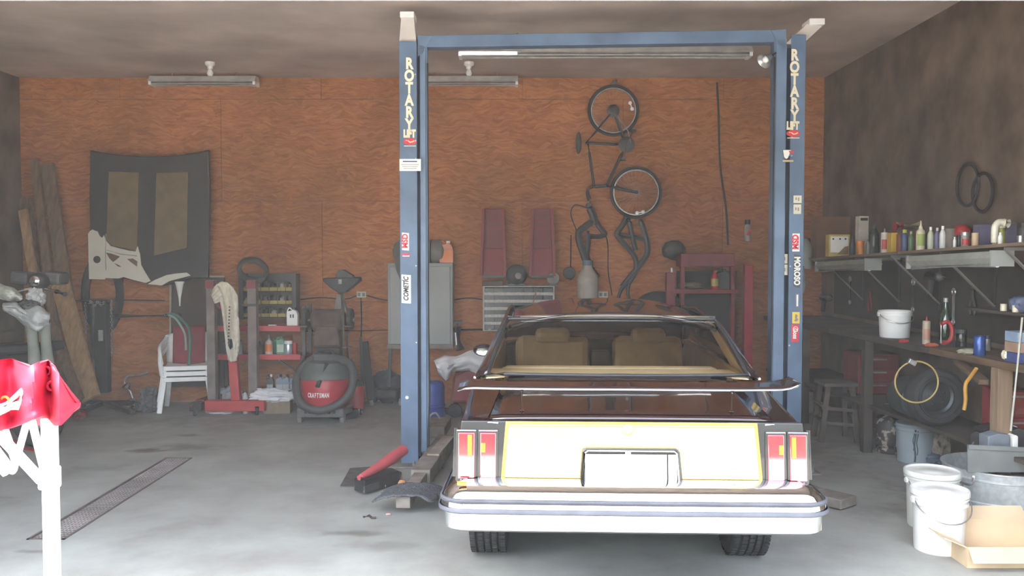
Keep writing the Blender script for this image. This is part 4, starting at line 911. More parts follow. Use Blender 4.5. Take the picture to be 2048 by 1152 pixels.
MB().grid(lambda u, v: Vector((xx - .19 + .36 * u, yy_ + .175 + .11 * v - .02 * math.sin(3 * u), zz_ + .36 + .46 * v)), 10, 10).build('dark_red_cover', mat('dark_red_cloth', (.24, .03, .04), .9, bump=.2), tch, smooth=True, solid=.015)
for c_ in stack: c_.rotation_euler = (0, 0, R(14))
# red wheeled stand with three uprights, and the cream cloth on it
RS = T('engine_stand', 'red wheeled steel stand with two grey uprights and red centre mast', 'stand', PZ(455, 830, 0))
p0, p1 = PZ(398, 829, 0), PZ(524, 822, 0); y = p0.y; zf = lambda py, yy=y: P(0, py, yy).z
MB().box(((P(402, 0, y).x + P(523, 0, y).x) / 2, y, (zf(800) + zf(821)) / 2), (P(523, 0, y).x - P(402, 0, y).x, .12, zf(800) - zf(821))).build('base_beam', REDP, RS, bevel=.006)
UPM = mat('grey_worn_upright', (.20, .165, .15), .75, scale=6, var=.3)
for (a_, b_) in ((407, 424), (490, 508)):
    u_ = MB().box(((P(a_, 0, y + .16).x + P(b_, 0, y + .16).x) / 2, y + .16, (P(0, 560, y + .16).z + .1) / 2), (P(b_, 0, y + .16).x - P(a_, 0, y + .16).x, .1, P(0, 560, y + .16).z - .1)).build('upright', UPM, RS, bevel=.006)
    MB().box(((P(a_, 0, y + .16).x + P(b_, 0, y + .16).x) / 2, y + .1, P(0, 569, y + .16).z), (P(b_, 0, y + .16).x - P(a_, 0, y + .16).x + .004, .02, .09)).build('red_cap', REDD, u_)
MB().bar((P(462, 0, y).x, y + .03, .15), (P(447, 0, y).x, y + .05, zf(600)), .10, .09, up=(0, 1, 0)).build('mast', REDP, RS, bevel=.006)
MB().bar((P(418, 0, y).x, y + .1, zf(613)), (P(500, 0, y).x, y + .1, zf(611)), .026, .026).build('crossbar', BLACK, RS)
MB().cyl((P(432, 0, y).x, y - .03, zf(613)), (P(448, 0, y).x, y - .03, zf(613)), .026, seg=12).build('red_sleeve', REDP, RS)
for x in (388, 500): MB().bar((P(x, 0, y).x, y + .02, .13), (P(x + 8, 0, y).x, y + .5, .12), .10, .07, up=(0, 0, 1)).build('base_leg', REDD, RS, bevel=.006)
MB().box((P(386, 0, y).x, y - .03, .1), (.14, .16, .09)).build('caster_housing', BLACK, RS, bevel=.01)
MB().cyl((P(374, 0, y).x, y - .08, .11), (P(379, 0, y).x, y - .08, .11), .035, seg=14).build('red_stop', REDD, RS)
caster((P(385, 0, y).x, y - .1), RS, .05); caster((P(508, 0, y).x, y - .06), RS, .05)
for k in range(9): MB().lathe([(.008, 0), (.008, .002), (0, .002)], (P(458, 0, y).x, y - .028, zf(625) - k * .035), 8, axis=(0, -1, 0)).build('pin_hole', BLKINK, RS)
dcl = y - .07
cloth = MB()
CT = [(424, 590), (432, 570), (442, 563), (455, 565), (467, 576), (474, 592)]; CB = [(430, 606), (447, 600), (457, 720), (464, 724), (472, 722), (478, 690)]
cloth.grid(lambda u, v: P(*[a + (b - a) * v for a, b in zip(lerpl(CT, u), lerpl(CB, u))], dcl - .04 * math.sin(u * 9) - .03 * math.sin(math.pi * v) + .025 * noise.noise(Vector((u * 8, v * 8, 3)))), 30, 40)
cl_ = cloth.build('cloth', CLOTH, smooth=True, solid=.03, label='long cream cloth with a row of eyelets draped over the red mast', cat='cloth')
for k in range(12): MB().lathe([(.010, 0), (.008, .003), (0, .003)], P(459 - .2 * k, 614 + 6.5 * k, dcl - .085), 8, axis=(0, -1, 0)).build('eyelet', BLKINK, cl_)
MB().blob(P(461, 688, dcl - .05), (.025, .03, .055), amp=.2, sub=3).build('dark_tag', BLKINK, cl_)
MB().blob(PZ(440, 800, .1) + Vector((0, .25, 0)), (.2, .12, .12), amp=.25, seed=11).build('plastic_bag', CLOTHW, smooth=True, label='pale bag on the floor behind the red stand beam', cat='bag')
MB().blob(PZ(438, 825, .015) + Vector((0, .02, 0)), (.14, .06, .02), amp=.3, seed=12).build('plastic_bag', CLOTHW, smooth=True, label='flat white bag poking out under the red stand beam', cat='bag')

# ------------------------------------------------------------------ red shelf unit with parts bins and jugs
SU = T('shelf_unit', 'black post shelving with red shelves of jugs and parts bins', 'shelving', P(540, 800, 10.4))
yb_, yf = 10.55, 10.2
zs = lambda py, d=yf: P(0, py, d).z
xs = lambda px, d=yf: P(px, 0, d).x
for px in (425, 601):
    for yy in (yf + .02, yb_ - .02): MB().box((xs(px), yy, zs(612) / 2), (.04, .04, zs(612))).build('post', BLACK, SU)
for py in (657, 714):
    sh = MB().box(((xs(420) + xs(605)) / 2, (yf + yb_) / 2, zs(py)), (xs(605) - xs(420), yb_ - yf, .03)).build('shelf', REDD, SU)
    MB().box(((xs(420) + xs(595)) / 2, yf - .01, zs(py)), (xs(595) - xs(420), .02, .065)).build('red_lip', REDP, sh, bevel=.004)
MB().bar((xs(548), yf + .02, zs(720)), (xs(592), yf + .02, zs(748)), .03, .015).build('brace', BLACK, SU)
# bin rack
BR = T('bin_rack', 'black rack of small clear parts bins with yellow fronts above the red shelf', 'rack', P(535, 650, 10.4))
for px in (468, 577): MB().box((xs(px), 10.42, (zs(548) + zs(640)) / 2), (.05, .2, zs(548) - zs(640))).build('side', BLACK, BR)
MB().box(((xs(468) + xs(577)) / 2, 10.53, (zs(548) + zs(640)) / 2), (xs(577) - xs(468), .012, zs(548) - zs(640))).build('back', BLACK, BR)
YB = mat('dull_yellow_lip', (.30, .24, .06), .6)
for (y0, y1) in ((560, 583), (587, 610), (613, 636)):
    MB().box(((xs(468) + xs(577)) / 2, 10.44, zs(y1) - .012), (xs(577) - xs(468), .18, .01)).build('tier', BLACK, BR)
    xsn = [470, 485, 508, 525, 542, 559, 575]
    for a_, b_ in zip(xsn, xsn[1:]):
        bn = MB(); xa, xb = xs(a_) + .004, xs(b_) - .004; z0, z1 = zs(y1), zs(y0)
        bn.box(((xa + xb) / 2, 10.43, z0 + .004), (xb - xa, .15, .006)); bn.box((xa, 10.43, (z0 + z1) / 2 - .01), (.004, .15, z1 - z0 - .04)); bn.box((xb, 10.43, (z0 + z1) / 2 - .01), (.004, .15, z1 - z0 - .04))
        bn = bn.build('bin', mat('smoky_bin', (.09, .085, .075), .4), BR)
        MB().box(((xa + xb) / 2, 10.35, z0 + .022), (xb - xa, .008, .042)).build('yellow_lip', YB, bn)
        MB().blob(((xa + xb) / 2, 10.41, z0 + .05), ((xb - xa) * .38, .05, .035 + .03 * random.random()), amp=.35, sub=2, seed=a_ + y0).build('contents', mat('odd_hardware_%d' % ((a_ + y0) % 3), [(.12, .11, .10), (.34, .32, .29), (.07, .06, .05)][(a_ + y0) % 3], .5, .3), bn)
# ring (tyre) on top of the rack
MB().torus(P(506, 541, 10.3), .158, .026, axis=(0, 1, .8), seg=40, flat=2.0).build('tire', mat('dusty_rubber', (.075, .072, .068), .85, bump=.1), smooth=True, label='narrow dusty tire standing on top of the parts bin rack', cat='tire')
# bottles
def bottle(px, py, d, wpx, hpx, style, m, label, capm=None, group=None, name='bottle', cat='bottle', lab_m=None, base=None, txt=None):
    s = S(d); p = P(px, py, d) if base is None else Vector(base); r = wpx / s / 2; h = hpx / s
    t = T(name, label, cat, p, group)
    pr = {'bottle': [(0, 0), (.9, 0), (1, .03), (1, .62), (.85, .72), (.42, .84), (.42, .88)],
          'nozzle': [(0, 0), (.95, 0), (1, .03), (1, .60), (.9, .66), (.45, .72), (.42, .74)],
          'can': [(0, 0), (.94, 0), (1, .02), (1, .96), (.94, .98), (.94, .96), (0, .96)],
          'spray': [(0, 0), (.94, 0), (1, .02), (1, .78), (.8, .84), (.5, .86)],
          'caulk': [(0, 0), (1, 0), (1, .80), (.9, .81), (.9, .83)],
          'jar': [(0, 0), (.95, 0), (1, .04), (1, .74), (.9, .80)]}[style]
    MB().lathe([(a * r, b * h) for a, b in pr], p, 20).build('body', m, t, smooth=True)
    cm = capm or WHITEPL
    if style == 'bottle': MB().lathe([(.46 * r, .86 * h), (.46 * r, h), (0, h)], p, 14).build('cap', cm, t)
    elif style == 'nozzle': MB().lathe([(.5 * r, .73 * h), (.46 * r, .78 * h), (.2 * r, .84 * h), (.08 * r, h), (0, h)], p, 12).build('nozzle', cm, t, smooth=True)
    elif style == 'spray': MB().lathe([(.6 * r, .85 * h), (.6 * r, .97 * h), (.5 * r, h), (0, h)], p, 14).build('cap', cm, t)
    elif style == 'caulk': MB().lathe([(.3 * r, .82 * h), (.12 * r, h), (0, h)], p, 10).build('nozzle', cm, t, smooth=True)
    elif style == 'jar': MB().lathe([(1.02 * r, .78 * h), (1.02 * r, h), (0, h)], p, 20).build('lid', cm, t)
    if lab_m:
        a = MB(); n = 10; z0, z1 = .16 * h, .55 * h
        a.grid(lambda u, v: p + Vector((1.015 * r * math.sin((u - .5) * 2.4), -1.015 * r * math.cos((u - .5) * 2.4), z0 + (z1 - z0) * v)), n, 1)
        a.build('label', lab_m, t, smooth=True)
    return t
def jug(px, py, d, wpx, hpx, m, label, capm=None, group=None, lab_m=None, base=None, marks=None):
    s = S(d); p = P(px, py, d) if base is None else Vector(base); w_ = wpx / s; h = hpx / s; dp = w_ * .6
    t = T('jug', label, 'jug', p, group)
    b = MB()
    for x0, poly in ((0, [(-.5, 0), (.5, 0), (.5, .62), (.36, .82), (.12, .90), (-.02, .90), (-.02, .86), (-.5, .80)]),):
        b.prism([p + Vector((x * w_, -dp / 2, z * h)) for x, z in poly], (0, dp, 0))
    b.build('body', m, t, bevel=min(.02, w_ * .12))
    MB().tube(catmull([p + Vector((-.05 * w_, 0, .86 * h)), p + Vector((-.3 * w_, 0, .98 * h)), p + Vector((-.46 * w_, 0, .86 * h)), p + Vector((-.45 * w_, 0, .76 * h))], 4), w_ * .07, 8).build('handle', m, t, smooth=True)
    MB().lathe([(.15 * w_, .89 * h), (.15 * w_, h), (0, h)], p + Vector((.12 * w_, 0, 0)), 14).build('cap', capm or BLACKP, t)
    if lab_m: MB().box(p + Vector((0, -dp / 2 - .002, .36 * h)), (.78 * w_, .003, .42 * h)).build('label', lab_m, t)
    if marks:
        for q in marks: MB().box(p + Vector((q * w_, -dp / 2 - .003, .55 * h)), (.12 * w_, .003, .18 * h)).build('black_mark', BLKINK, t)
    return t
j = jug(586, 652, 10.3, 22, 37, WHITEPL, 'white oil jug with two black marks on the upper red shelf', BLACKP, marks=(-.14, .1))
MB().box(P(545, 652, 10.25), (.09, .04, .03)).build('label_card', WHTINK, label='small white card on the upper red shelf under the bins', cat='card')
sb = 'jugs and bottles on the lower red shelf'
jug(516, 709, 10.3, 20, 32, BLACKP, 'black oil jug with red lettering on the lower red shelf', REDP, sb, mat('black_red_label', (.10, .02, .02), .5))
bottle(538, 709, 10.3, 15, 40, 'nozzle', mat('orange_white_bottle', (.55, .5, .46), .4), 'pointed pale bottle with orange label on the lower red shelf', STEEL, sb, lab_m=ORANGE)
jug(552, 708, 10.4, 14, 34, GREENPL, 'dark green jug behind the orange labelled bottle', GREENPL, sb)
jug(562, 709, 10.3, 16, 36, mat('pale_green_plastic', (.12, .30, .20), .35), 'green jug with pale label on the lower red shelf', GREENPL, sb, mat('pale_green_label', (.45, .55, .42), .5))
bottle(577, 709, 10.28, 16, 28, 'jar', mat('glossy_silver_jar', (.45, .52, .56), .2, .5), 'shiny silver jar on the lower red shelf', WHITEPL, sb, name='jar', cat='jar')
bottle(590, 709, 10.28, 9, 24, 'can', REDP, 'small red can at the end of the lower red shelf', None, sb, name='can', cat='can')
jug(478, 709, 10.3, 16, 30, mat('silver_black_jug', (.16, .16, .16), .35), 'dark grey jug behind the cream cloth on the lower shelf', BLACKP, sb)
jug(455, 709, 10.35, 16, 30, BLACKP, 'black jug beside the red mast on the lower shelf', BLACKP, sb)
# antifreeze jugs under the shelf on a low plank
MB().box((P(555, 0, 10.3).x, 10.3, .115), (.72, .28, .03)).build('low_plank', WOOD, label='low plank carrying the grey jugs under the red shelf', cat='plank')
for k, px in enumerate((541, 560, 573, 588)):
    dz = P(px, 788, 10.28); dz.z = .132
    jug(px, 788, 10.28, 15, 46, GREYPL if k else GREYDK, ['dark jug with white mark leaning at the start of the grey jug row', 'blue grey jug under the red shelf, second in the row', 'blue grey jug under the red shelf, third in the row', 'blue grey jug under the red shelf, last before the vacuum'][k], BLACKP if k else WHITEPL, 'grey jugs under the red shelf', mat('pale_jug_label', (.50, .53, .55), .5), base=dz)
MB().box((P(549, 0, 10.05).x, 10.02, .075), (.30, .2, .15), (0, 0, .1)).build('carton', mat('dirty_tan_carton', (.23, .18, .12), .85), bevel=.004, label='dirty tan carton on the floor under the grey jugs', cat='box')
MB().blob((P(538, 0, 9.95).x, 9.97, .20), (.25, .10, .075), amp=.35, seed=21).build('plastic_bag', CLOTHW, smooth=True, label='shiny pale bag lying on the dirty tan carton', cat='bag')
bottle(479, 806, 9.95, 11, 50, 'bottle', mat('cloudy_bottle', (.42, .42, .40), .35), 'cloudy bottle on the floor right behind the red mast', BLACKP, base=(P(481, 0, 9.95).x, 9.95, 0))

# ------------------------------------------------------------------ bench grinder on a pedestal, lamp, shop vacuum
BG = T('bench_grinder', 'old rusty brown double grinder on a dark tapered pedestal behind the red vacuum', 'grinder', PZ(655, 800, 0))
gy = 10.1; RUST = mat('rusty_brown_iron', (.095, .06, .048), .75, scale=7, var=.35)
gx = P(651, 0, gy).x; gz = P(0, 640, gy).z
MB().prism([(gx - .24, gy - .12, .0), (gx + .24, gy - .12, 0), (gx + .15, gy - .12, .74), (gx - .13, gy - .12, .74)], (0, .24, 0)).build('pedestal', mat('dark_iron', (.04, .035, .032), .7), BG, bevel=.02)
MB().prism([(gx - .16, gy - .12, .74), (gx + .16, gy - .12, .74), (gx + .12, gy - .12, gz - .06), (gx - .12, gy - .12, gz - .06)], (0, .24, 0)).build('neck', RUST, BG, bevel=.03)
MB().lathe([(.08, -.2), (.125, -.17), (.125, .14), (.09, .18), (.05, .2)], (gx + .01, gy, gz), 24, axis=(1, 0, 0)).build('motor', RUST, BG, smooth=True)
for sx in (-1, 1):
    MB().lathe([(.11, -.03), (.125, -.02), (.125, .02), (.11, .03)], (gx + sx * .255, gy - .01, gz + .01), 24, axis=(1, 0, 0)).build('wheel_guard', mat('dark_iron', (.04, .035, .032)), BG)
    MB().cyl((gx + sx * .18, gy, gz), (gx + sx * .3, gy, gz), .03, seg=12).build('spindle', STEEL, BG)
    MB().box((gx + sx * .25, gy - .13, gz - .06), (.09, .08, .02)).build('tool_rest', RUST, BG)
MB().prism([(gx + .06, gy + .02, gz + .1), (gx + .21, gy + .02, gz + .1), (gx + .16, gy + .02, gz + .28), (gx + .10, gy + .02, gz + .3)], (0, .08, 0)).build('eye_shield', mat('dusty_shield', (.16, .14, .115), .6), BG)
# black angular head on a pale pole
WL = T('pole_lamp', 'black angular lamp head on a shiny pole standing behind the red vacuum', 'lamp', (P(682, 0, 9.75).x, 9.75, 0))
lz = lambda py: P(0, py, 9.75).z
lxx = lambda px: P(px, 0, 9.75).x
MB().cyl((lxx(683), 9.75, .12), (lxx(681), 9.75, lz(582)), .022, seg=14).build('pole', mat('bright_pole', (.62, .62, .60), .3, .6), WL, smooth=True)
MB().prism([(lxx(x), 9.67, lz(yy)) for x, yy in ((643, 556), (716, 554), (717, 562), (700, 576), (688, 585), (675, 585), (660, 576), (644, 562))], (0, .2, 0)).build('head', mat('matt_black', (.012, .012, .014), .6), WL, bevel=.01)
MB().prism([(lxx(x), 9.72, lz(yy)) for x, yy in ((667, 556), (672, 540), (683, 539), (703, 551), (703, 556))], (0, .12, 0)).build('top_housing', BLACKP, WL, bevel=.008)
MB().box((lxx(679), 9.664, lz(563)), (.036, .006, .05)).build('pale_tag', mat('grey_tag', (.30, .30, .29), .5), WL)
MB().lathe([(.17, 0), (.16, .03), (.03, .06), (.028, .14), (0, .14)], (lxx(683), 9.75, 0), 24).build('base', BLACK, WL, smooth=True)
MB().cyl((lxx(691), 9.72, lz(718)), (lxx(690), 9.72, lz(662)), .022, seg=12).build('side_tube', STEEL, WL, smooth=True)
MB().box((lxx(690), 9.72, lz(694)), (.09, .03, .015)).build('clamp', BLACK, WL)
# shop vacuum
vp = PZ(643, 846, 0); vy = vp.y + .25; vx = P(645, 0, vy).x
SV = T('shop_vacuum', 'large red shop vacuum with grey lid and hose coiled around it', 'vacuum', (vx, vy, 0))
vz = lambda py: P(0, py, vy - .22).z
MB().lathe([(.22, .14), (.255, .16), (.272, .30), (.268, vz(757)), (.25, vz(753))], (vx, vy, 0), 40).build('tank', mat('vacuum_red', (.40, .018, .03), .4, var=.1), SV, smooth=True)
MB().lathe([(.285, vz(760)), (.29, vz(754)), (.27, vz(746)), (.22, vz(728)), (.15, vz(724)), (0, vz(723))], (vx, vy, 0), 40).build('lid', mat('grey_lid', (.085, .092, .085), .5), SV, smooth=True)
MB().box((vx, vy, vz(722)), (.26, .2, .12)).build('motor_housing', GREYDK, SV, bevel=.03)
MB().tube(catmull([(vx - .11, vy - .05, vz(716)), (vx - .06, vy - .05, vz(704)), (vx + .06, vy - .05, vz(704)), (vx + .11, vy - .05, vz(716))], 5), .018, 8).build('carry_handle', BLACKP, SV, smooth=True)
MB().bar((vx - .03, vy - .29, vz(773)), (vx + .055, vy - .20, vz(726)), .05, .035).build('wand_grip', BLACKP, SV, bevel=.01)
hp = []
for (x, yy, dd) in ((668, 716, -.05), (700, 728, -.16), (706, 765, -.26), (690, 798, -.32), (650, 819, -.36), (618, 817, -.36), (598, 800, -.30), (592, 765, -.18), (603, 735, -.06), (630, 716, .0)):
    hp.append(P(x, yy, vy + dd))
hp = catmull(hp, 14)
MB().tube(hp, [.041 + .004 * (k % 2) for k in range(len(hp))], 12).build('hose', mat('grey_hose', (.055, .055, .055), .55), SV, smooth=True)
ci = MB(); ci.box((vx, vy - .2, .115), (.50, .20, .10)); ci = ci.build('dolly_front', mat('dusty_grey_plastic', (.12, .115, .11), .7), SV, bevel=.02)
for k, q in enumerate((-.15, -.11, -.02, .05, .1, .15)): MB().box((vx + q, vy - .305, .125), (.028, .004, .03)).build('slot', BLKINK, ci)
MB().lathe([(.24, .06), (.29, .08), (.29, .14), (.24, .16)], (vx, vy, 0), 32).build('dolly', MATS['dusty_grey_plastic'], SV)
for sx in (-1, 1):
    MB().box((vx + sx * .225, vy - .22, .055), (.055, .10, .11)).build('wheel_housing', MATS['dusty_grey_plastic'], SV, bevel=.015)
    MB().lathe([(.05, -.02), (.055, 0), (.05, .02), (0, .02)], (vx + sx * .235, vy + .2, .055), 20, axis=(1, 0, 0)).build('wheel', RUBBER, SV)
# lettering wrapped on the tank
word = 'CRAFTSMAN'
for i, ch in enumerate(word):
    a = (i - 4) * .098 - .10; zc = vz(790)
    text(ch, .068, WHTINK, SV, (vx + .274 * math.sin(a), vy - .274 * math.cos(a), zc), (R(90), 0, a), name='letter', sx=.50, bold=.0022)
# small red canister behind the vacuum
cx_, cy_ = P(708, 0, 9.9).x, 9.9
RC = T('red_canister', 'small bright red canister on a caster at the right of the vacuum', 'canister', (cx_, cy_, 0))
MB().lathe([(.07, .07), (.082, .08), (.084, .30), (.07, .33), (0, .335)], (cx_, cy_, 0), 24).build('tank', REDP, RC, smooth=True); MB().lathe([(.075, .325), (.06, .37), (.03, .39), (0, .39)], (cx_, cy_, 0), 20).build('lid', GREYDK, RC, smooth=True)
for q in (-.05, .05): caster((cx_ + q, cy_ - .04), RC, .035)
# things leaning on the wall
def lean(name, label, px0, py0, px1, py1, d0, d1, r, m, cat):
    return MB().tube([P(px0, py0, d0), P(px1, py1, d1)], r, 10).build(name, m, smooth=True, label=label, cat=cat)
lean('pry_bar', 'thin dark bar leaning on the wall below the outlet', 721, 675, 727, 800, 10.6, 10.2, .018, GREYDK, 'bar')
MB().bar(P(729, 684, 10.6), P(742, 800, 10.2), .085, .03, up=(0, 1, 0)).build('flat_bar', BLACKP, label='wide dark flat bar leaning on the wall right of the thin bar', cat='bar', bevel=.004)
# outlets and cables
def outlet(px, py, label):
    p = P(px, py, 10.735)
    t = T('wall_outlet', label, 'outlet', p, 'wall outlets')
    MB().box(p, (.115, .02, .075)).build('cover_plate', CREAM, t, bevel=.004)
    for q in (-.028, .028): MB().box(p + Vector((q, -.011, 0)), (.034, .004, .04)).build('socket', GREYINK, t, bevel=.003)
outlet(723, 589, 'cream double outlet on the back wall left of the grey cabinet'); outlet(1206, 589, 'cream double outlet on the back wall below the bicycle')
CAB = mat('black_cable', (.02, .02, .02), .6)
def cable(pts, label, r=.008, d=10.742, m=None):
    return MB().tube(catmull([P(x, y, d) for x, y in pts], 6), r, 6).build('cable', m or CAB, smooth=True, label=label, cat='cable')
cable([(590, 600), (640, 595), (690, 598), (716, 590)], 'black cable sagging along the wall left of the outlet'); cable([(730, 590), (770, 600), (785, 596)], 'black cable from the left outlet to the grey cabinet')
cable([(722, 596), (723, 640), (722, 690)], 'black cord hanging straight down from the left outlet')
cable([(905, 600), (935, 596), (965, 599)], 'black cable between grey cabinet and drawer case')
cable([(150, 601), (240, 600), (330, 601)], 'black cable along the wall beneath the car hood')
lean('wall_conduit', 'thin grey conduit along the back wall behind the pedestal grinder', 605, 662, 965, 659, 10.70, 10.70, .011, GREYDK, 'conduit')
cable([(1434, 165), (1437, 230), (1440, 330), (1452, 420), (1456, 490)], 'black cable hanging from the ceiling near the right-hand lift post', .012, 10.735)
cable([(1157, 470), (1142, 430), (1150, 410), (1172, 415), (1180, 414)], 'thin black cord looped left of the hanging tube frame', .008)
cable([(1142, 470), (1141, 530), (1142, 560)], 'thin black cord hanging left of the white bottle', .008)
cable([(1190, 430), (1214, 480), (1216, 540), (1224, 590)], 'thin black cord hanging between the two hanging tube frames', .008)
# trolley jack with a long handle
jp = PZ(772, 812, 0)
TJ2 = T('floor_jack', 'dark floor jack with upright handle left of the blue post', 'jack', jp)
JK = mat('dark_jack_paint', (.045, .045, .048), .6, var=.3)
for sx in (-1, 1): MB().prism([(jp.x + sx * .13 - .015, jp.y - .05, .05), (jp.x + sx * .13 - .015, jp.y + .5, .05), (jp.x + sx * .13 - .015, jp.y + .5, .14), (jp.x + sx * .13 - .015, jp.y + .1, .2)], (.03, 0, 0)).build('side_plate', JK, TJ2, bevel=.004)
MB().box((jp.x, jp.y + .1, .14), (.24, .22, .10)).build('pump_body', JK, TJ2, bevel=.02)
MB().tube([(jp.x + .02, jp.y + .05, .18), (P(776, 775, jp.y).x, jp.y + .05, P(0, 775, jp.y).z), (P(781, 640, jp.y).x, jp.y + .1, P(0, 655, jp.y).z)], .022, 12).build('handle', mat('green_grey_handle', (.075, .09, .085), .5), TJ2, smooth=True)
MB().tube([(P(781, 668, jp.y).x, jp.y + .09, P(0, 668, jp.y).z), (P(782, 635, jp.y).x, jp.y + .1, P(0, 634, jp.y).z)], .028, 12).build('grip', RUBBER, TJ2, smooth=True)
for sx in (-1, 1):
    for q in (0, .45): MB().lathe([(.045, -.018), (.05, 0), (.045, .018), (0, .018)], (jp.x + sx * .17, jp.y + q, .05), 18, axis=(1, 0, 0)).build('wheel', STEEL, TJ2)
MB().lathe([(.06, 0), (.06, .025), (0, .025)], (jp.x, jp.y + .46, .16), 16).build('saddle', STEEL, TJ2)
MB().blob((jp.x - .02, jp.y + .20, .20), (.2, .10, .2), amp=.2, seed=31).build('dark_sack', mat('dark_sack_cloth', (.06, .062, .07), .9), smooth=True, label='dark grey sack against the wall behind the floor jack', cat='sack')
# grey wall cabinet with things on top
gy = 10.48
GC = T('wall_cabinet', 'grey steel wall cabinet with two doors behind the blue lift post', 'cabinet', P(838, 693, gy))
X0, X1 = P(772, 0, gy).x, P(904, 0, gy).x; Z1, Z0 = P(0, 526, gy).z, P(0, 695, gy).z
MB().box(((X0 + X1) / 2, gy + .13, (Z0 + Z1) / 2), (X1 - X0, .26, Z1 - Z0)).build('case', GREYMET, GC, bevel=.006)
xm = (X0 + X1) / 2
for a_, b_ in ((X0 + .03, xm - .004), (xm + .004, X1 - .03)):
    dd = MB().box(((a_ + b_) / 2, gy - .008, (Z0 + Z1) / 2), (b_ - a_, .018, Z1 - Z0 - .08)).build('door', mat('grey_door', (.30, .315, .30), .5, scale=2, var=.1), GC, bevel=.005)
    xx_ = b_ - .05 if a_ < xm - .1 else a_ + .05
    MB().box((xx_, gy - .024, (Z0 + Z1) / 2), (.02, .02, .10)).build('handle', STEEL, dd, bevel=.004)
MB().box(((X0 + X1) / 2, gy - .004, Z0 + .012), (X1 - X0 + .01, .03, .05)).build('bottom_rail', mat('rust_grey', (.20, .17, .15), .7), GC)
BAGM = mat('olive_grey_bag', (.12, .115, .10), .9, bump=.2)
MB().prism([P(x, y, 10.38) for x, y in ((784, 500), (790, 484), (798, 480), (826, 480), (828, 520), (824, 556), (800, 560), (792, 540))], (0, .08, 0)).build('tool_bag', BAGM, bevel=.02, label='olive grey bag hanging over the grey cabinet top behind the post', cat='bag')
p = P(866, 524, 10.6); p.z = Z1
TK = T('grey_tank', 'grey round tank lying on top of the grey cabinet', 'tank', p)
MB().lathe([(.0, -.19), (.08, -.18), (.135, -.13), (.135, .13), (.08, .18), (0, .19)], p + Vector((-.02, 0, .135)), 24, axis=(1, 0, 0)).build('tank', mat('grey_tank_paint', (.16, .145, .13), .5), TK, smooth=True)
MB().torus(p + Vector((-.02, 0, .135)), .136, .008, axis=(1, 0, 0), seg=24, seg2=6).build('band', BLACK, TK)
p = P(893, 524, 10.55); p.z = Z1
jug(893, 524, 10.55, 28, 44, mat('clear_orange_plastic', (.62, .20, .10), .35), 'orange jug of fluid on the grey cabinet right of the tank', WHITEPL, lab_m=ORANGE, base=p)
# dark cylinder, covered red heap and blue drum right of the post
ep = P(916, 702, 10.5)
FE = T('dark_cylinder', 'dark grey cylinder hanging on the wall right of the grey cabinet', 'cylinder', ep)
MB().tube([P(921, 700, 10.5), P(914, 655, 10.55)], .055, 16).build('body', GREYDK, FE, smooth=True); MB().tube([P(914, 655, 10.55), P(913, 642, 10.56)], .026, 10).build('neck', BLACK, FE); MB().bar(P(908, 646, 10.52), P(924, 643, 10.52), .02, .03).build('valve', BLACK, FE); MB().bar(P(913, 690, 10.43), P(911, 665, 10.46), .012, .012).build('bright_strip', STEEL, FE)
MB().bar(P(905, 640, 10.6), P(913, 702, 10.6), .012, .01).build('wall_strip', mat('pale_strip', (.35, .32, .26), .7), label='narrow pale strip on the wall beside the dark cylinder', cat='strip')
rx, ry = P(945, 0, 9.7).x, 9.7
HE = T('red_cart', 'dull red cart under a white crumpled cover left of the car mirror', 'cart', (rx, ry, 0))
MB().prism([(rx - .25, ry, .16), (rx + .3, ry, .16), (rx + .3, ry, .52), (rx + .1, ry, .58), (rx - .22, ry, .46)], (0, .5, 0)).build('body', REDD, HE, bevel=.03)
for q in (-.2, .25): MB().lathe([(.075, -.03), (.08, 0), (.075, .03), (0, .03)], (rx + q, ry - .01, .08), 20, axis=(0, 1, 0)).build('wheel', RUBBER, HE); 
MB().bar((rx - .2, ry, .09), (rx - .2, ry + .45, .16), .03, .14).build('frame', BLACK, HE); MB().bar((rx + .25, ry, .09), (rx + .25, ry + .45, .16), .03, .14).build('frame', BLACK, HE)
cloth_sheet('cloth', [(868, 722), (890, 712), (910, 714), (940, 702), (975, 698), (1010, 702)], [(878, 745), (893, 762), (905, 742), (940, 740), (962, 752), (1010, 745)], 9.62, CLOTHW, 'white crumpled cover over the red cart beside the car mirror', 'cloth', amp=.04, seed=5)
bx, by = P(860, 0, 9.6).x, 9.6
BD = T('blue_drum', 'dark blue plastic drum on the floor behind the blue lift post', 'drum', (bx, by, 0))
MB().lathe([(.13, 0), (.145, .02), (.145, .14), (.155, .15), (.155, .17), (.145, .18), (.145, .36), (.13, .40), (0, .40)], (bx, by, 0), 24).build('body', BLUEPL, BD, smooth=True); MB().torus((bx, by, .40), .12, .012, axis=(0, 0, 1), seg=24, seg2=6).build('rim', BLUEPL, BD)
MB().blob(PZ(900, 822, .03), (.13, .06, .035), amp=.3, sub=3).build('blue_rag', mat('dark_blue_cloth', (.03, .04, .10), .9), smooth=True, label='dark blue rag on the floor left of the car tail', cat='rag')
MB().blob(PZ(886, 820, .03), (.05, .05, .03), amp=.3, sub=3, seed=4).build('red_rag', REDP, smooth=True, label='small red rag on the floor beside the blue rag', cat='rag')

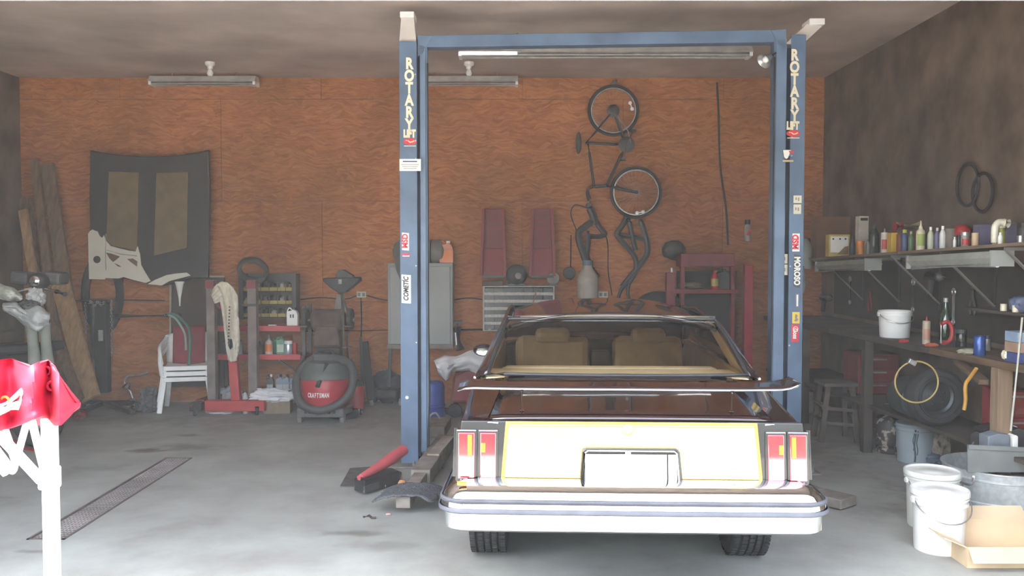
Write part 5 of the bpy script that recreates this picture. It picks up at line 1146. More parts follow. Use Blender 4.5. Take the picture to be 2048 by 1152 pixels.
# ------------------------------------------------------------------ middle of the back wall
def ramp(x0, x1, label):
    d = 10.55
    t = T('car_ramp', label, 'ramp', P((x0 + x1) / 2, 552, d), 'dark red car ramps')
    a, b = P(x0 + 4, 418, d), P(x1 - 4, 418, d); c, e = P(x0 - 1, 552, d), P(x1 + 1, 552, d); m1, m2 = P(x0, 497, d), P(x1, 497, d)
    MR = mat('dusty_maroon_paint', (.24, .03, .035), .6, scale=4, var=.2)
    MB().prism([a, b, m2, m1], (0, .06, 0)).build('deck', mat('dusty_maroon_deck', (.19, .042, .044), .7), t, bevel=.005)
    MB().prism([m1 + Vector((0, -.012, 0)), m2 + Vector((0, -.012, 0)), e + Vector((0, -.05, 0)), c + Vector((0, -.05, 0))], (0, .06, 0)).build('slope', MR, t, bevel=.005)
    for p0, p1 in ((a, c), (b, e)): MB().bar(p0 + Vector((0, -.03, 0)), p1 + Vector((0, -.06, 0)), .03, .07, up=(0, 1, 0)).build('side_rail', MR, t)
    for k in range(5): z_ = a.z + (m1.z - a.z) * (k + .5) / 5; MB().box(((a.x + b.x) / 2, d - .004, z_), (b.x - a.x - .05, .012, .016)).build('tread_bar', MR, t)
    MB().box(((c.x + e.x) / 2, d - .02, c.z - .005), (e.x - c.x - .02, .1, .03)).build('foot', BLACK, t)
ramp(963, 1009, 'dark red car ramp hung on the back wall next to the grey cabinet'); ramp(1061, 1107, 'dark red car ramp hung on the back wall nearer the bicycle')
# drawer case
d = 10.45
DC = T('drawer_case', 'pale framed case of small dark parts drawers half hidden by the car roof', 'drawer case', P(1037, 662, d))
X0, X1, Z1, Z0 = P(965, 0, d).x, P(1110, 0, d).x, P(0, 573, d).z, P(0, 661, d).z
FRM = mat('pale_grey_frame', (.42, .40, .36), .5)
MB().box(((X0 + X1) / 2, d + .2, (Z0 + Z1) / 2), (X1 - X0, .02, Z1 - Z0)).build('back', GREYDK, DC)
for x in (X0 + .008, X1 - .008): MB().box((x, d + .1, (Z0 + Z1) / 2), (.018, .2, Z1 - Z0)).build('side', FRM, DC)
for k in range(7):
    z = Z1 - (Z1 - Z0) * k / 6; sh = MB().box(((X0 + X1) / 2, d + .1, z), (X1 - X0, .2, .012)).build('tier', FRM, DC)
    if k in (1, 2, 3, 4, 5): MB().box(((X0 + X1) / 2, d - .004, z), (X1 - X0 - .03, .008, .034)).build('label_strip', mat('dusty_label', (.50, .47, .43), .6, var=.2, scale=40), sh)
for k in range(6):
    z = Z1 - (Z1 - Z0) * (k + .5) / 6
    for j in range(7):
        x = X0 + .02 + (X1 - X0 - .04) * (j + .5) / 7
        dr_ = MB().box((x, d + .09, z - .004), ((X1 - X0 - .04) / 7 - .006, .17, (Z1 - Z0) / 6 - .03)).build('drawer', mat('smoky_drawer', (.05, .055, .055), .25), DC)
        MB().box((x, d + .0, z - .03), (.03, .012, .01)).build('pull', FRM, dr_)
MB().bar(P(1066, 606, d - .03), P(1073, 582, d - .03), .02, .012).build('wooden_stick', mat('reddish_stick', (.28, .13, .09), .8), label='short reddish stick leaning on the drawer case', cat='stick')
# things on the drawer case
zt = Z1 + .006
p = Vector((P(1033, 0, 10.5).x, 10.5, zt))
MT = T('black_motor', 'round black motor with grey hub on top of the drawer case', 'motor', p)
MB().lathe([(.10, -.08), (.125, -.06), (.125, .06), (.10, .08)], p + Vector((0, 0, .13)), 24, axis=(0, 1, 0)).build('housing', BLACK, MT, smooth=True); MB().lathe([(.045, 0), (.04, .02), (.015, .025), (0, .025)], p + Vector((.02, -.08, .12)), 18, axis=(0, -1, 0)).build('hub', mat('dull_hub', (.16, .15, .15), .5, .3), MT, smooth=True); MB().box(p + Vector((0, 0, .015)), (.2, .14, .03)).build('foot', BLACK, MT)
p = Vector((P(1107, 0, 10.55).x, 10.5, zt))
LM2 = T('dusty_headlamp', 'dusty grey lamp on the drawer case end below the second ramp', 'lamp', p)
MB().lathe([(.03, .09), (.06, .07), (.075, .0), (.07, -.01), (0, -.02)], p + Vector((0, 0, .09)), 20, axis=(0, 1, 0)).build('shell', mat('dusty_lamp', (.20, .185, .16), .5), LM2, smooth=True); MB().box(p + Vector((0, 0, .012)), (.12, .08, .024)).build('foot', BLACK, LM2)
MB().lathe([(.07, -.02), (.075, 0), (.07, .02), (.03, .03), (0, .03)], P(1139, 546, 10.70), 22, axis=(0, -1, 0)).build('round_lid', BLACK, smooth=True, label='small black disc on the wall left of the white bottle', cat='disc')
MB().box(Vector((P(985, 0, 10.5).x, 10.5, zt + .03)), (.25, .12, .06)).build('dark_case', mat('dark_red_case', (.07, .03, .03), .6), bevel=.01, label='low dark case on the drawer case under the first ramp', cat='case')
# big white bottle on a bracket behind the car roof
p = P(1175, 598, 10.55)
WB = T('water_bottle', 'large dusty white plastic bottle with blue cap behind the car roof', 'bottle', p)
MB().lathe([(0, 0), (.12, 0), (.128, .03), (.128, .24), (.12, .28), (.06, .37), (.055, .42)], p, 24).build('body', mat('dusty_white_plastic', (.42, .38, .32), .5, var=.15), WB, smooth=True)
MB().lathe([(.065, .40), (.065, .46), (0, .46)], p, 16).build('cap', mat('dusty_blue', (.10, .16, .20), .5), WB)
MB().box(p + Vector((0, .05, -.02)), (.27, .24, .03)).build('wall_shelf', WOOD, label='small shelf on the wall carrying the white bottle', cat='shelf')
# bicycle hung upright on the wall
BK = T('bicycle', 'dark bicycle hung upright on the back wall with its wheels one above the other', 'bicycle', P(1230, 430, 10.6))
by = 10.58
BF = mat('dark_bike_paint', (.035, .035, .04), .4)
p_ = lambda x, y, o=0.0: P(x, y, by + o)
def bikewheel(px, py, rr):
    c = p_(px, py)
    w_ = MB().torus(c, rr, .019, axis=(0, 1, 0), seg=48, seg2=8).build('tire', RUBBER, BK, smooth=True)
    MB().torus(c, rr - .026, .009, axis=(0, 1, 0), seg=48, seg2=6).build('rim', STEEL, w_, smooth=True)
    m = MB()
    for k in range(28):
        a = 2 * math.pi * k / 28; m.tube([c + Vector((.02 * math.cos(a + 1), .02 * (1 if k % 2 else -1), .02 * math.sin(a + 1))), c + Vector(((rr - .03) * math.cos(a), 0, (rr - .03) * math.sin(a)))], .0014, 3)
    m.build('spokes', STEEL, w_, kind='stuff'); MB().cyl(c + Vector((0, -.05, 0)), c + Vector((0, .05, 0)), .022, seg=12).build('hub', BLACK, w_)
    return w_
w1 = bikewheel(1227, 221, .288); w2 = bikewheel(1272, 385, .292)
for w_, pts in ((w1, ((1260, 206), (1264, 218))), (w2, ((1274, 426), (1286, 424)))):
    a, b = p_(*pts[0], -.02), p_(*pts[1], -.02); rf = MB().bar(a, b, .03, .012).build('reflector', mat('white_reflector', (.8, .82, .8), .15, emit=0), w_)
    for q in (a, b): MB().blob(q + Vector((0, -.008, 0)), (.024, .01, .024), amp=0, sub=2).build('reflector_lens', mat('bright_reflector', (.95, .95, .92), .1, coat=1), rf)
MB().lathe([(.075, 0), (.075, .008), (.05, .012), (.05, .03), (.03, .034), (0, .034)], p_(1226, 222, -.03), 24, axis=(0, -1, 0)).build('sprockets', BLACK, BK)
bb = p_(1252, 290); seatj = p_(1172, 286); head_t, head_b = p_(1188, 372), p_(1213, 372); hub1, hub2 = p_(1227, 221), p_(1272, 385)
for nm, a, b, r in (('seat_tube', bb, seatj, .017), ('down_tube', bb, head_b, .019), ('top_tube', p_(1176, 287), head_t, .016), ('head_tube', p_(1182, 374), p_(1216, 371), .021), ('chain_stay', bb, hub1, .012), ('seat_stay', seatj, hub1, .010), ('fork', head_b, hub2, .015)):
    offs = (.045, -.045) if nm in ('chain_stay', 'seat_stay', 'fork') else (0,)
    for o_ in offs: MB().tube([a + Vector((0, o_ * .4, 0)), a.lerp(b, .25) + Vector((0, o_, 0)), b + Vector((0, o_, 0))], r, 10).build(nm, BF, BK, smooth=True)
MB().lathe([(.095, 0), (.095, .006), (.06, .01), (0, .012)], bb + Vector((0, -.045, 0)), 28, axis=(0, -1, 0)).build('chainring', BLACK, BK)
for a_ in ((1266, 262), (1246, 318)): cr = MB().bar(bb + Vector((0, -.07, 0)), p_(*a_, -.07), .025, .014).build('crank', BLACK, BK); MB().box(p_(*a_, -.11), (.06, .09, .03)).build('pedal', BLACKP, cr)
MB().blob(p_(1157, 286), (.035, .07, .13), amp=.1, sub=3).build('saddle', GREYDK, BK, smooth=True)
MB().tube(catmull([p_(1186, 374), p_(1178, 376, -.06), p_(1176, 384, -.22), p_(1180, 398, -.25)], 5), .014, 8).build('handlebar', BLACK, BK, smooth=True); MB().tube(catmull([p_(1186, 374), p_(1176, 378, .06), p_(1174, 390, .1), p_(1178, 402, .1)], 5), .014, 8).build('handlebar', BLACK, BK, smooth=True)
MB().tube([p_(1178, 390, -.1), p_(1180, 406, -.1)], .008, 6).build('brake_lever', CHROME, BK)
MB().bar(p_(1222, 176, .03), p_(1232, 160, .12), .03, .03).build('wall_hook', STEEL, BK)
MB().tube([p_(1227, 221, -.04), p_(1256, 262, -.05), p_(1262, 285, -.05)], .006, 6).build('chain', STEEL, BK)
# two dark bent-tube frames hanging below
def tubeframe(paths, label, px, py):
    t = T('tube_frame', label, 'tube frame', P(px, py, 10.62), 'dark tube frames on the back wall')
    for pts, r in paths: MB().tube(catmull([P(x, y, 10.64) for x, y in pts], 5), r, 8).build('bent_tube', BF, t, smooth=True)
    p0 = paths[0][0][0]; MB().box(P(p0[0], p0[1] - 2, 10.68), (.07, .10, .06)).build('clamp', BLACK, t, bevel=.008)
tubeframe([([(1178, 414), (1185, 428), (1189, 442), (1190, 450)], .045), ([(1189, 440), (1168, 455), (1158, 465), (1159, 485), (1166, 505), (1172, 522), (1183, 540), (1196, 556)], .040), ([(1192, 445), (1203, 460), (1210, 468), (1200, 473), (1180, 473)], .028), ([(1176, 462), (1176, 490), (1174, 512), (1180, 528)], .03)], 'dark bent tube frame hanging over the white bottle', 1178, 560)
tubeframe([([(1254, 436), (1242, 455), (1234, 469), (1246, 485), (1262, 503), (1272, 520), (1272, 540), (1256, 568)], .032), ([(1280, 438), (1288, 462), (1294, 485), (1294, 508), (1280, 530), (1262, 552), (1244, 574)], .034), ([(1234, 469), (1255, 473), (1275, 476), (1290, 480)], .028), ([(1258, 438), (1264, 470), (1272, 500)], .03), ([(1250, 565), (1240, 585), (1236, 600)], .022), ([(1262, 552), (1256, 580), (1258, 600)], .018)], 'dark bent tube frame hanging under the lower bicycle wheel', 1265, 600)
# red workshop press and rack behind the car
ry = 10.2
RP = T('red_rack', 'dark red steel rack and press behind the car near the right-hand post', 'rack', (P(1430, 0, ry).x, ry, 0))
rz = lambda py, d=ry: P(0, py, d).z
rx = lambda px, d=ry: P(px, 0, d).x
MB().box((rx(1420), ry + .15, rz(520)), (rx(1475) - rx(1366), .3, rz(507) - rz(533))).build('top_beam', REDD, RP, bevel=.008)
MB().box((rx(1415), ry + .15, rz(583)), (rx(1490) - rx(1350), .32, .05)).build('shelf', REDD, RP, bevel=.006)
MB().box((rx(1415), ry + .15, .55), (rx(1490) - rx(1350), .32, .05)).build('shelf', REDD, RP, bevel=.006)
for px, top, wd, m_ in ((1346, 545, 18, REDD), (1504, 530, 17, mat('bright_red_post', (.36, .012, .03), .4)), (1370, 533, 8, REDD), (1472, 533, 8, REDD)):
    MB().box((rx(px), ry + .05, rz(top) / 2), (wd / S(ry), .09, rz(top))).build('upright', m_, RP, bevel=.006)
MB().box((rx(1346), ry, rz(540)), (.02, .06, .05)).build('bright_tip', STEEL, RP)
MB().box((rx(1430), ry + .32, .85), (rx(1490) - rx(1365), .02, 1.5)).build('back_panel', mat('dark_back', (.02, .016, .016), .8), RP)
p = P(1429, 578, ry + .05); p.z = rz(583) + .026
bottle(1429, 578, ry + .05, 15, 38, 'bottle', REDP, 'red bottle with cream label on the dark red rack behind the car', REDP, base=p, lab_m=mat('cream_yellow', (.5, .4, .12), .6))
p = Vector((rx(1390), ry + .12, rz(583) + .026)); MB().blob(p + Vector((0, 0, .04)), (.13, .07, .04), amp=.3, sub=3).build('tan_rag', mat('tan_rag_cloth', (.16, .12, .08), .9), smooth=True, label='tan rag lying on the dark red rack shelf', cat='rag')
p = Vector((rx(1455), ry + .12, rz(583) + .026)); jug(1455, 580, ry + .1, 26, 40, mat('very_dark_jug', (.03, .035, .035), .5), 'dark jug on the red rack right of the red bottle', base=p)
MB().torus((rx(1322, 10.4), 10.42, .98), .30, .085, axis=(.45, 1, 0), seg=36, seg2=12).build('tire', RUBBER, smooth=True, label='large black tire hanging on the wall left of the red rack', cat='tire')
MB().blob((rx(1360), ry + .3, rz(500)), (.14, .12, .12), amp=.15, sub=3, seed=6).build('dark_helmet', mat('dark_shell', (.03, .035, .035), .4), smooth=True, label='dark rounded helmet on top of the red rack', cat='helmet')
p = P(1495, 482, 10.70)
SC_ = T('spray_can', 'pale can with red mark hung on the wall near the right-hand post', 'can', p)
MB().lathe([(0, 0), (.036, 0), (.038, .01), (.038, .17), (.03, .19), (.018, .20)], p, 18).build('body', mat('pale_can', (.36, .33, .30), .4), SC_, smooth=True); MB().lathe([(.03, .2), (.03, .255), (0, .255)], p, 14).build('cap', GREYDK, SC_); MB().box(p + Vector((.005, -.039, .1)), (.03, .004, .07), (0, .4, 0)).build('red_mark', REDINK, SC_)

# ------------------------------------------------------------------ long shelf on the side wall, its brackets, lights and bottles
XF = 3.28
def shz(Y): return 1.755 + .11 * (9.7 - Y) / 3.6          # the shelf sags towards the back wall
SHF = T('wall_shelf', 'long dark wooden shelf of bottles along the right wall', 'shelf', (RW, 8.0, 1.4))
SW = mat('dark_shelf_wood', (.15, .11, .075), .8, scale=4, var=.3, stretch=(6, .6, 6))
Y0, Y1 = 5.2, 10.6
for (ya, yb2) in ((Y0, 7.55), (7.56, Y1)):
    MB().prism([(XF, ya, shz(ya)), (RW - .01, ya, shz(ya)), (RW - .01, yb2, shz(yb2)), (XF, yb2, shz(yb2))], (0, 0, -.022)).build('board', SW, SHF)
for px in (1640, 1704, 1775, 1872, 2000):
    Y = XF * FPX / (px - 1024); z = shz(Y) - .024
    b_ = MB().bar((XF + .03, Y, z - .012), (RW - .012, Y, z - .012), .03, .022).build('bracket', mat('dull_steel_brace', (.22, .215, .20), .5, .4), SHF)
    MB().bar((XF + .04, Y, z - .02), (RW - .02, Y, z - .43), .03, .012).build('diagonal', MATS['dull_steel_brace'], b_)
    MB().box((RW - .012, Y, z - .24), (.02, .03, .48)).build('wall_strip', BLACK, b_)
def under_light(pa, pb, label, drop=.02):
    ya, yb2 = XF * FPX / (pa - 1024), XF * FPX / (pb - 1024); x = XF + .02
    t = T('shelf_light', label, 'light', (x + .06, (ya + yb2) / 2, shz((ya + yb2) / 2) - .12), 'lights under the bottle shelf')
    za, zb = shz(ya) - .026 - drop, shz(yb2) - .026 - drop
    pr = lambda y, z: [(x, y, z), (x + .13, y, z), (x + .15, y, z - .05), (x + .11, y, z - .085), (x + .02, y, z - .085), (x - .02, y, z - .045)]
    m = MB(); a, b = m.vs(pr(ya, za)), m.vs(pr(yb2, zb)); m.f(a); m.f(b[::-1])
    for k in range(6): m.f([a[k], a[(k + 1) % 6], b[(k + 1) % 6], b[k]])
    m.build('housing', mat('dusty_green_grey_enamel', (.30, .33, .29), .45, var=.15), t)
    m = MB(); m.tube([(x + .03, ya, za - .095), (x + .03, yb2, zb - .095)], .018, 10); m.build('tube', MATS['frosted_tube'], t, smooth=True)
    for y, z in ((ya, za), (yb2, zb)): MB().box((x + .06, y, z - .05), (.16, .02, .11)).build('end_cap', GREYMET, t)
under_light(1630, 1728, 'short light under the far end of the bottle shelf'); under_light(1812, 1980, 'long light under the near end of the bottle shelf')
GB_ = 'containers on the bottle shelf'
def onshelf(px, X=3.40):
    Y = X * FPX / (px - 1024); return Vector((X, Y, shz(Y))), Y
def sbox(px0, px1, hpx, X, m, label, lab=None, dep_=.10, cat='box', lift=0, extra=None):
    p, Y = onshelf((px0 + px1) / 2, X); w_ = (px1 - px0) / S(Y); h = hpx / S(Y)
    t = T('carton', label, cat, p + Vector((0, 0, lift)), GB_); ang = 0
    MB().box(p + Vector((0, dep_ / 2, h / 2 + lift)), (w_, dep_, h)).build('box', m, t, bevel=.003)
    if lab: MB().box(p + Vector((0, -.002, h * .55 + lift)), (w_ * .84, .004, h * .72)).build('printed_label', lab, t)
    if extra: extra(t, p + Vector((0, -.005, lift)), w_, h)
    return t
def sbot(px, wpx, hpx, style, m, label, X=3.38, capm=None, lab_m=None, cat='bottle', name='bottle'):
    p, Y = onshelf(px, X); return bottle(px, 0, Y, wpx, hpx, style, m, label, capm, GB_, name, cat, lab_m, base=p)
sbox(1612, 1626, 42, 3.40, REDD, 'narrow dark red carton at the far end of the shelf by the lift post')
sbox(1632, 1716, 84, 3.62, CARDB, 'large brown cardboard box behind the yellow-edged white box', dep_=.2)
def marks(t, p, w_, h):
    for q in (-.3, .02, .28): MB().box(p + Vector((q * w_, 0, h * .8)), (w_ * .08, .003, h * .07)).build('print', BLKINK, t)
    MB().prism([p + Vector((x * w_, 0, z * h)) for x, z in ((-.1, .1), (.42, .1), (.42, .48), (.25, .45), (.1, .3))], (0, -.003, 0)).build('brown_patch', mat('brown_print', (.25, .16, .07), .7), t)
sbox(1657, 1699, 44, 3.36, mat('yellow_edged_card', (.55, .42, .14), .7), 'white and yellow printed box on the far half of the shelf', WHTINK, extra=marks)
sbox(1717, 1736, 80, 3.55, mat('white_card', (.60, .58, .52), .7), 'tall narrow white carton standing above its neighbours', extra=lambda t, p, w_, h: MB().box(p + Vector((0, 0, h * .92)), (w_ * .75, .003, h * .07)).build('dark_band', BLKINK, t))
sbot(1720, 15, 28, 'jar', mat('orange_jar', (.60, .22, .03), .4), 'small orange jar before the tall narrow white carton', 3.36, ORANGE, cat='jar', name='jar')
sbot(1704, 12, 40, 'bottle', mat('dark_blue_bottle', (.03, .035, .06), .3), 'dark bottle between the printed box and the orange jar', 3.45, BLACKP)
sbot(1747, 20, 60, 'bottle', mat('dark_green_bottle', (.02, .04, .03), .2), 'dark green bottle left of the red and white caulk tube', 3.42, BLACKP)
sbot(1735, 8, 30, 'bottle', mat('grey_bottle', (.2, .2, .2), .3), 'small grey bottle left of the dark green bottle', 3.36, BLACKP)
sbot(1768, 14, 50, 'caulk', mat('white_caulk_tube', (.60, .56, .50), .5), 'red and white caulk tube standing on the shelf', 3.37, STEEL, mat('red_label', (.45, .06, .06), .5), cat='tube', name='caulk_tube')
sbox(1782, 1794, 40, 3.40, YELLOW, 'yellow box beside the red and white caulk tube')
sbot(1800, 16, 38, 'can', mat('brown_red_can', (.22, .06, .035), .45), 'brown red can right of the yellow box', 3.45, cat='can', name='can')
sbot(1808, 13, 44, 'spray', mat('navy_can', (.04, .06, .16), .4), 'navy can with lime green cap on the shelf', 3.36, mat('lime', (.40, .50, .06), .5), cat='can', name='spray_can')
sbot(1821, 11, 40, 'bottle', mat('dull_green_bottle', (.10, .17, .08), .4), 'green bottle left of the pointed glue bottle', 3.38, mat('dull_white', (.4, .4, .35), .5))
p, Y = onshelf(1818, 3.62)
SR = T('rag_roll', 'cream roll with red end lying on top of a carton behind the navy can', 'roll', p, GB_)
MB().box(p + Vector((0, .1, .10)), (.20, .16, .20)).build('carton', CARDB, SR); MB().cyl(p + Vector((-.10, .04, .245)), p + Vector((.12, .04, .255)), .042, seg=18).build('roll', CREAM, SR, smooth=True); MB().cyl(p + Vector((-.125, .03, .243)), p + Vector((-.06, .035, .246)), .045, seg=18).build('red_end', REDP, SR, smooth=True)
sbot(1840, 17, 60, 'nozzle', mat('glue_bottle', (.62, .58, .42), .45), 'pale glue bottle with long pointed nozzle and green band', 3.37, CREAM, mat('green_orange_label', (.30, .40, .10), .6))
sbox(1847, 1856, 34, 3.46, mat('dark_brown_box', (.07, .05, .035), .7), 'narrow dark box between the glue bottle and the pale tall bottle')
sbot(1860, 12, 46, 'bottle', mat('pale_green_white', (.52, .55, .42), .4), 'tall pale bottle right of the pointed glue bottle', 3.38)
sbot(1873, 10, 44, 'bottle', mat('violet_bottle', (.16, .15, .30), .4), 'violet blue bottle left of the slim white bottle', 3.42)
sbot(1884, 12, 46, 'bottle', mat('slim_white', (.60, .62, .60), .35), 'slim white bottle in the middle of the shelf', 3.37)
sbot(1901, 22, 42, 'jar', mat('dusty_tub', (.26, .235, .20), .6), 'dusty grey tub behind the small white bottles', 3.52, mat('dusty_tub', (.26, .235, .20)), cat='tub', name='tub')
sbot(1908, 6, 22, 'bottle', WHITEPL, 'tiny white bottle in front of the dusty grey tub', 3.36)
p, Y = onshelf(1928, 3.60)
RH = T('red_machine', 'bulky red power tool resting on a brown board above the jars', 'tool', p, GB_)
MB().box(p + Vector((0, .05, .045)), (.17, .16, .09)).build('brown_block', CARDB, RH); MB().blob(p + Vector((-.01, .02, .14)), (.068, .065, .058), amp=.08, sub=3).build('housing', REDP, RH, smooth=True); MB().blob(p + Vector((.05, -.05, .12)), (.03, .035, .03), amp=.05, sub=3).build('dark_grip', GREYDK, RH, smooth=True)
sbot(1917, 9, 26, 'jar', mat('dark_glass_jar', (.04, .05, .04), .15), 'dark glass jar left of the red-bottomed jar', 3.42, BLACKP, cat='jar', name='jar')
sbot(1929, 16, 30, 'jar', mat('grey_jar', (.25, .24, .22), .25), 'glass jar with red bottom half under the red power tool', 3.37, STEEL, REDP, cat='jar', name='jar')
sbot(1949, 13, 28, 'can', mat('cream_orange_can', (.56, .42, .26), .5), 'cream can right of the red-bottomed jar', 3.38, cat='can', name='can')
sbox(1958, 1981, 46, 3.55, PURPLE, 'blue grey carton left of the white elbow pipe')
p, Y = onshelf(1988, 3.37); s = S(Y)
PV = T('elbow_pipe', 'white bent pipe elbow standing on the shelf', 'pipe', p, GB_)
MB().tube(catmull([p, p + Vector((0, 0, .10)), p + Vector((.005, 0, .135)), p + Vector((.03, 0, .158)), p + Vector((.075, 0, .155))], 6), .024, 14).build('pipe', mat('white_pipe', (.68, .66, .54), .4), PV, smooth=True); MB().cyl(p + Vector((.06, 0, .155)), p + Vector((.095, 0, .15)), .030, seg=16).build('socket', MATS['white_pipe'], PV, smooth=True)
sbot(1999, 9, 24, 'bottle', WHITEPL, 'small white bottle under the white elbow pipe', 3.36)
sbot(2003, 12, 46, 'jar', mat('yellow_green_jar', (.34, .36, .08), .4), 'yellow green jar with white lid behind the white elbow pipe', 3.50, cat='jar', name='jar')
sbox(2010, 2032, 46, 3.55, mat('grey_violet_card', (.13, .12, .17), .7), 'dark violet carton right of the white elbow pipe')
sbot(2040, 14, 16, 'can', STEEL, 'low shiny tin at the near end of the shelf', 3.40, cat='tin', name='tin')
sbot(2046, 20, 44, 'jar', mat('dark_tub', (.06, .06, .065), .5), 'dark tub at the near end of the shelf', 3.6, BLACKP, cat='tub', name='tub')
# grey canister seen right of the post under the shelf
p = P(1607, 520, 9.9); GCN = T('grey_canister', 'grey canister hanging behind the right-hand lift post', 'canister', p)
MB().lathe([(0, -.1), (.09, -.1), (.1, -.08), (.1, .14), (.04, .24), (0, .24)], p, 18).build('body', GREYMET, GCN, smooth=True)
MB().tube([P(x, y, 9.79) for x, y in ((1606, 532), (1605, 548), (1607, 570), (1604, 586))], [.012, .03, .034, .02], 10).build('hanging_glove', mat('pale_tag', (.30, .28, .25), .8), smooth=True, label='pale glove hanging on the grey canister right of the lift post', cat='glove')
# loops of hose hung on the wall above the shelf
for (px, py, r) in ((1935, 370, .17), (1965, 385, .15)):
    c = PX(px, py, RW - .05); MB().torus(c, r, .013, axis=(1, 0, 0), seg=30).build('hose_loop', RUBBER, smooth=True, label='dark hose loop hung on the right wall above the slim white bottle' if px == 1935 else 'dark hose loop hung on the right wall above the white elbow pipe', cat='hose')

# ------------------------------------------------------------------ workbench under the shelf
BZ = 1.07
WBH = T('workbench', 'dark wooden workbench along the right wall with a thick post leg', 'workbench', (3.4, 7.4, 0))
bxf = lambda Y: 3.35 - .075 * (Y - 5.6)
BW = mat('worn_bench_wood', (.105, .065, .036), .75, scale=4, var=.4, stretch=(6, .6, 6))
BD_ = mat('dark_bench_wood', (.055, .043, .034), .85, scale=4, var=.3)
for (ya, yb2, m_) in ((5.0, 6.9, BW), (6.902, 8.7, BD_), (8.702, 10.5, BD_)):
    MB().prism([(bxf(ya), ya, BZ), (RW - .005, ya, BZ), (RW - .005, yb2, BZ), (bxf(yb2), yb2, BZ)], (0, 0, -.05)).build('top_board', m_, WBH, bevel=.004)
MB().prism([(bxf(5.0) + .04, 5.0, .44), (RW - .005, 5.0, .44), (RW - .005, 10.5, .44), (bxf(10.5) + .04, 10.5, .44)], (0, 0, -.03)).build('lower_shelf', BD_, WBH)
for px, sz in ((1976, .10), (1772, .08), (1690, .08)):
    Y = [6.08, 8.0, 9.4][(1976, 1772, 1690).index(px)]; x = bxf(Y) + sz / 2 + .01
    MB().box((x, Y, (BZ - .05) / 2), (sz, sz, BZ - .052)).build('leg', mat('bench_post_wood', (.20, .14, .085), .8, scale=4, var=.35, stretch=(6, 6, .6)) if px == 1976 else BD_, WBH, bevel=.004)
MB().bar((bxf(6.05) + .0, 6.2, .9), (bxf(6.6) + .06, 6.6, BZ - .07), .07, .035).build('knee_brace', BW, WBH)
MB().box((RW - .008, 7.8, 1.42), (.012, 5.0, .62)).build('backboard', mat('dark_pegboard', (.035, .03, .026), .9), WBH)
def bench(px, X): Y = X * FPX / (px - 1024); return Vector((X, Y, BZ)), Y
def pail(p, r, h, m, label, open_=True, group=None, rimr=1.04, wire=True, lidm=None):
    t = T('bucket', label, 'bucket', p, group)
    pr = [(0, 0), (.88 * r, 0), (.9 * r, .01), (.965 * r, .80 * h), (1.04 * r, .805 * h), (1.04 * r, .83 * h), (.975 * r, .835 * h), (.985 * r, .90 * h), (1.05 * r, .905 * h), (1.05 * r, .93 * h), (r, .935 * h), (r, h)]
    if open_: pr += [(.96 * r, h), (.86 * r, .02), (0, .02)]
    MB().lathe(pr, p, 40).build('body', m, t, smooth=True)
    if not open_:
        MB().lathe([(1.055 * r, .955 * h), (1.075 * r, .96 * h), (1.075 * r, 1.03 * h), (1.05 * r, 1.05 * h), (.99 * r, 1.05 * h), (.97 * r, 1.02 * h), (.4 * r, 1.012 * h), (.36 * r, 1.025 * h), (0, 1.025 * h)], p, 40).build('lid', lidm or m, t, smooth=True)
    if wire:
        pts = [p + Vector((1.05 * r * math.cos(a), -.25 * r - 1.0 * r * abs(math.sin(a)) * .85, .86 * h - .30 * h * math.sin(a))) for a in [R(k * 12) for k in range(16)]]
        MB().tube(pts, .004, 6).build('wire_handle', STEEL, t, smooth=True)
        for q in (-1, 1): MB().lathe([(.02, 0), (.018, .012), (0, .013)], p + Vector((q * 1.01 * r, 0, .86 * h)), 12, axis=(q, 0, 0)).build('handle_ear', m, t)
    return t
p, Y = bench(1791, 3.36); pail(p, .137, .235, WHITEPL, 'white bucket with wire handle standing on the dark workbench')
p, Y = bench(1855, 3.36); bottle(1855, 0, Y, 15, 56, 'caulk', mat('tan_caulk_tube', (.45, .37, .28), .5), 'tan caulk tube standing on the workbench right of the bucket', REDP, None, 'caulk_tube', 'tube', mat('tan_red_label', (.42, .22, .15), .5), base=p)
p, Y = bench(1861, 3.30); MB().blob(p + Vector((-.01, -.06, .015)), (.05, .04, .018), amp=.3, sub=2).build('orange_disc', mat('dark_orange', (.40, .10, .05), .5), label='small orange lid on the bench before the tan caulk tube', cat='disc')
p, Y = bench(1810, 3.24); MB().box(p + Vector((0, 0, .012)), (.06, .05, .024), (0, 0, .4)).build('red_pack', REDP, label='small red packet on the bench front beside the bucket', cat='packet', bevel=.004)
p, Y = bench(1893, 3.45)
GN = T('red_clamp', 'red C-shaped clamp on the bench behind the tan caulk tube', 'clamp', p)
MB().tube(catmull([p + Vector((-.04, 0, .17)), p + Vector((.02, 0, .19)), p + Vector((.05, 0, .14)), p + Vector((.05, 0, .07)), p + Vector((.02, 0, .03)), p + Vector((-.03, 0, .02))], 5), .016, 8).build('frame', REDP, GN, smooth=True); MB().cyl(p + Vector((-.035, 0, .02)), p + Vector((-.035, 0, .17)), .007, seg=8).build('screw', STEEL, GN)
p, Y = bench(1925, 3.52); bottle(1925, 0, Y, 20, 36, 'jar', CLEAR, 'clear jar on the bench right of the red clamp', mat('dark_lid', (.05, .05, .05), .5), None, 'jar', 'jar', base=p)
p, Y = bench(1962, 3.36); bottle(1962, 0, Y, 22, 40, 'can', mat('blue_can', (.03, .075, .26), .25, .3), 'shiny blue can standing on the bench front', None, None, 'can', 'can', base=p)
p, Y = bench(1935, 3.33); MB().blob(p + Vector((0, -.05, .02)), (.085, .05, .022), amp=.4, sub=3, seed=2).build('rag', mat('pale_green_rag', (.34, .34, .24), .9), smooth=True, label='pale crumpled rag left of the blue can on the bench', cat='rag')
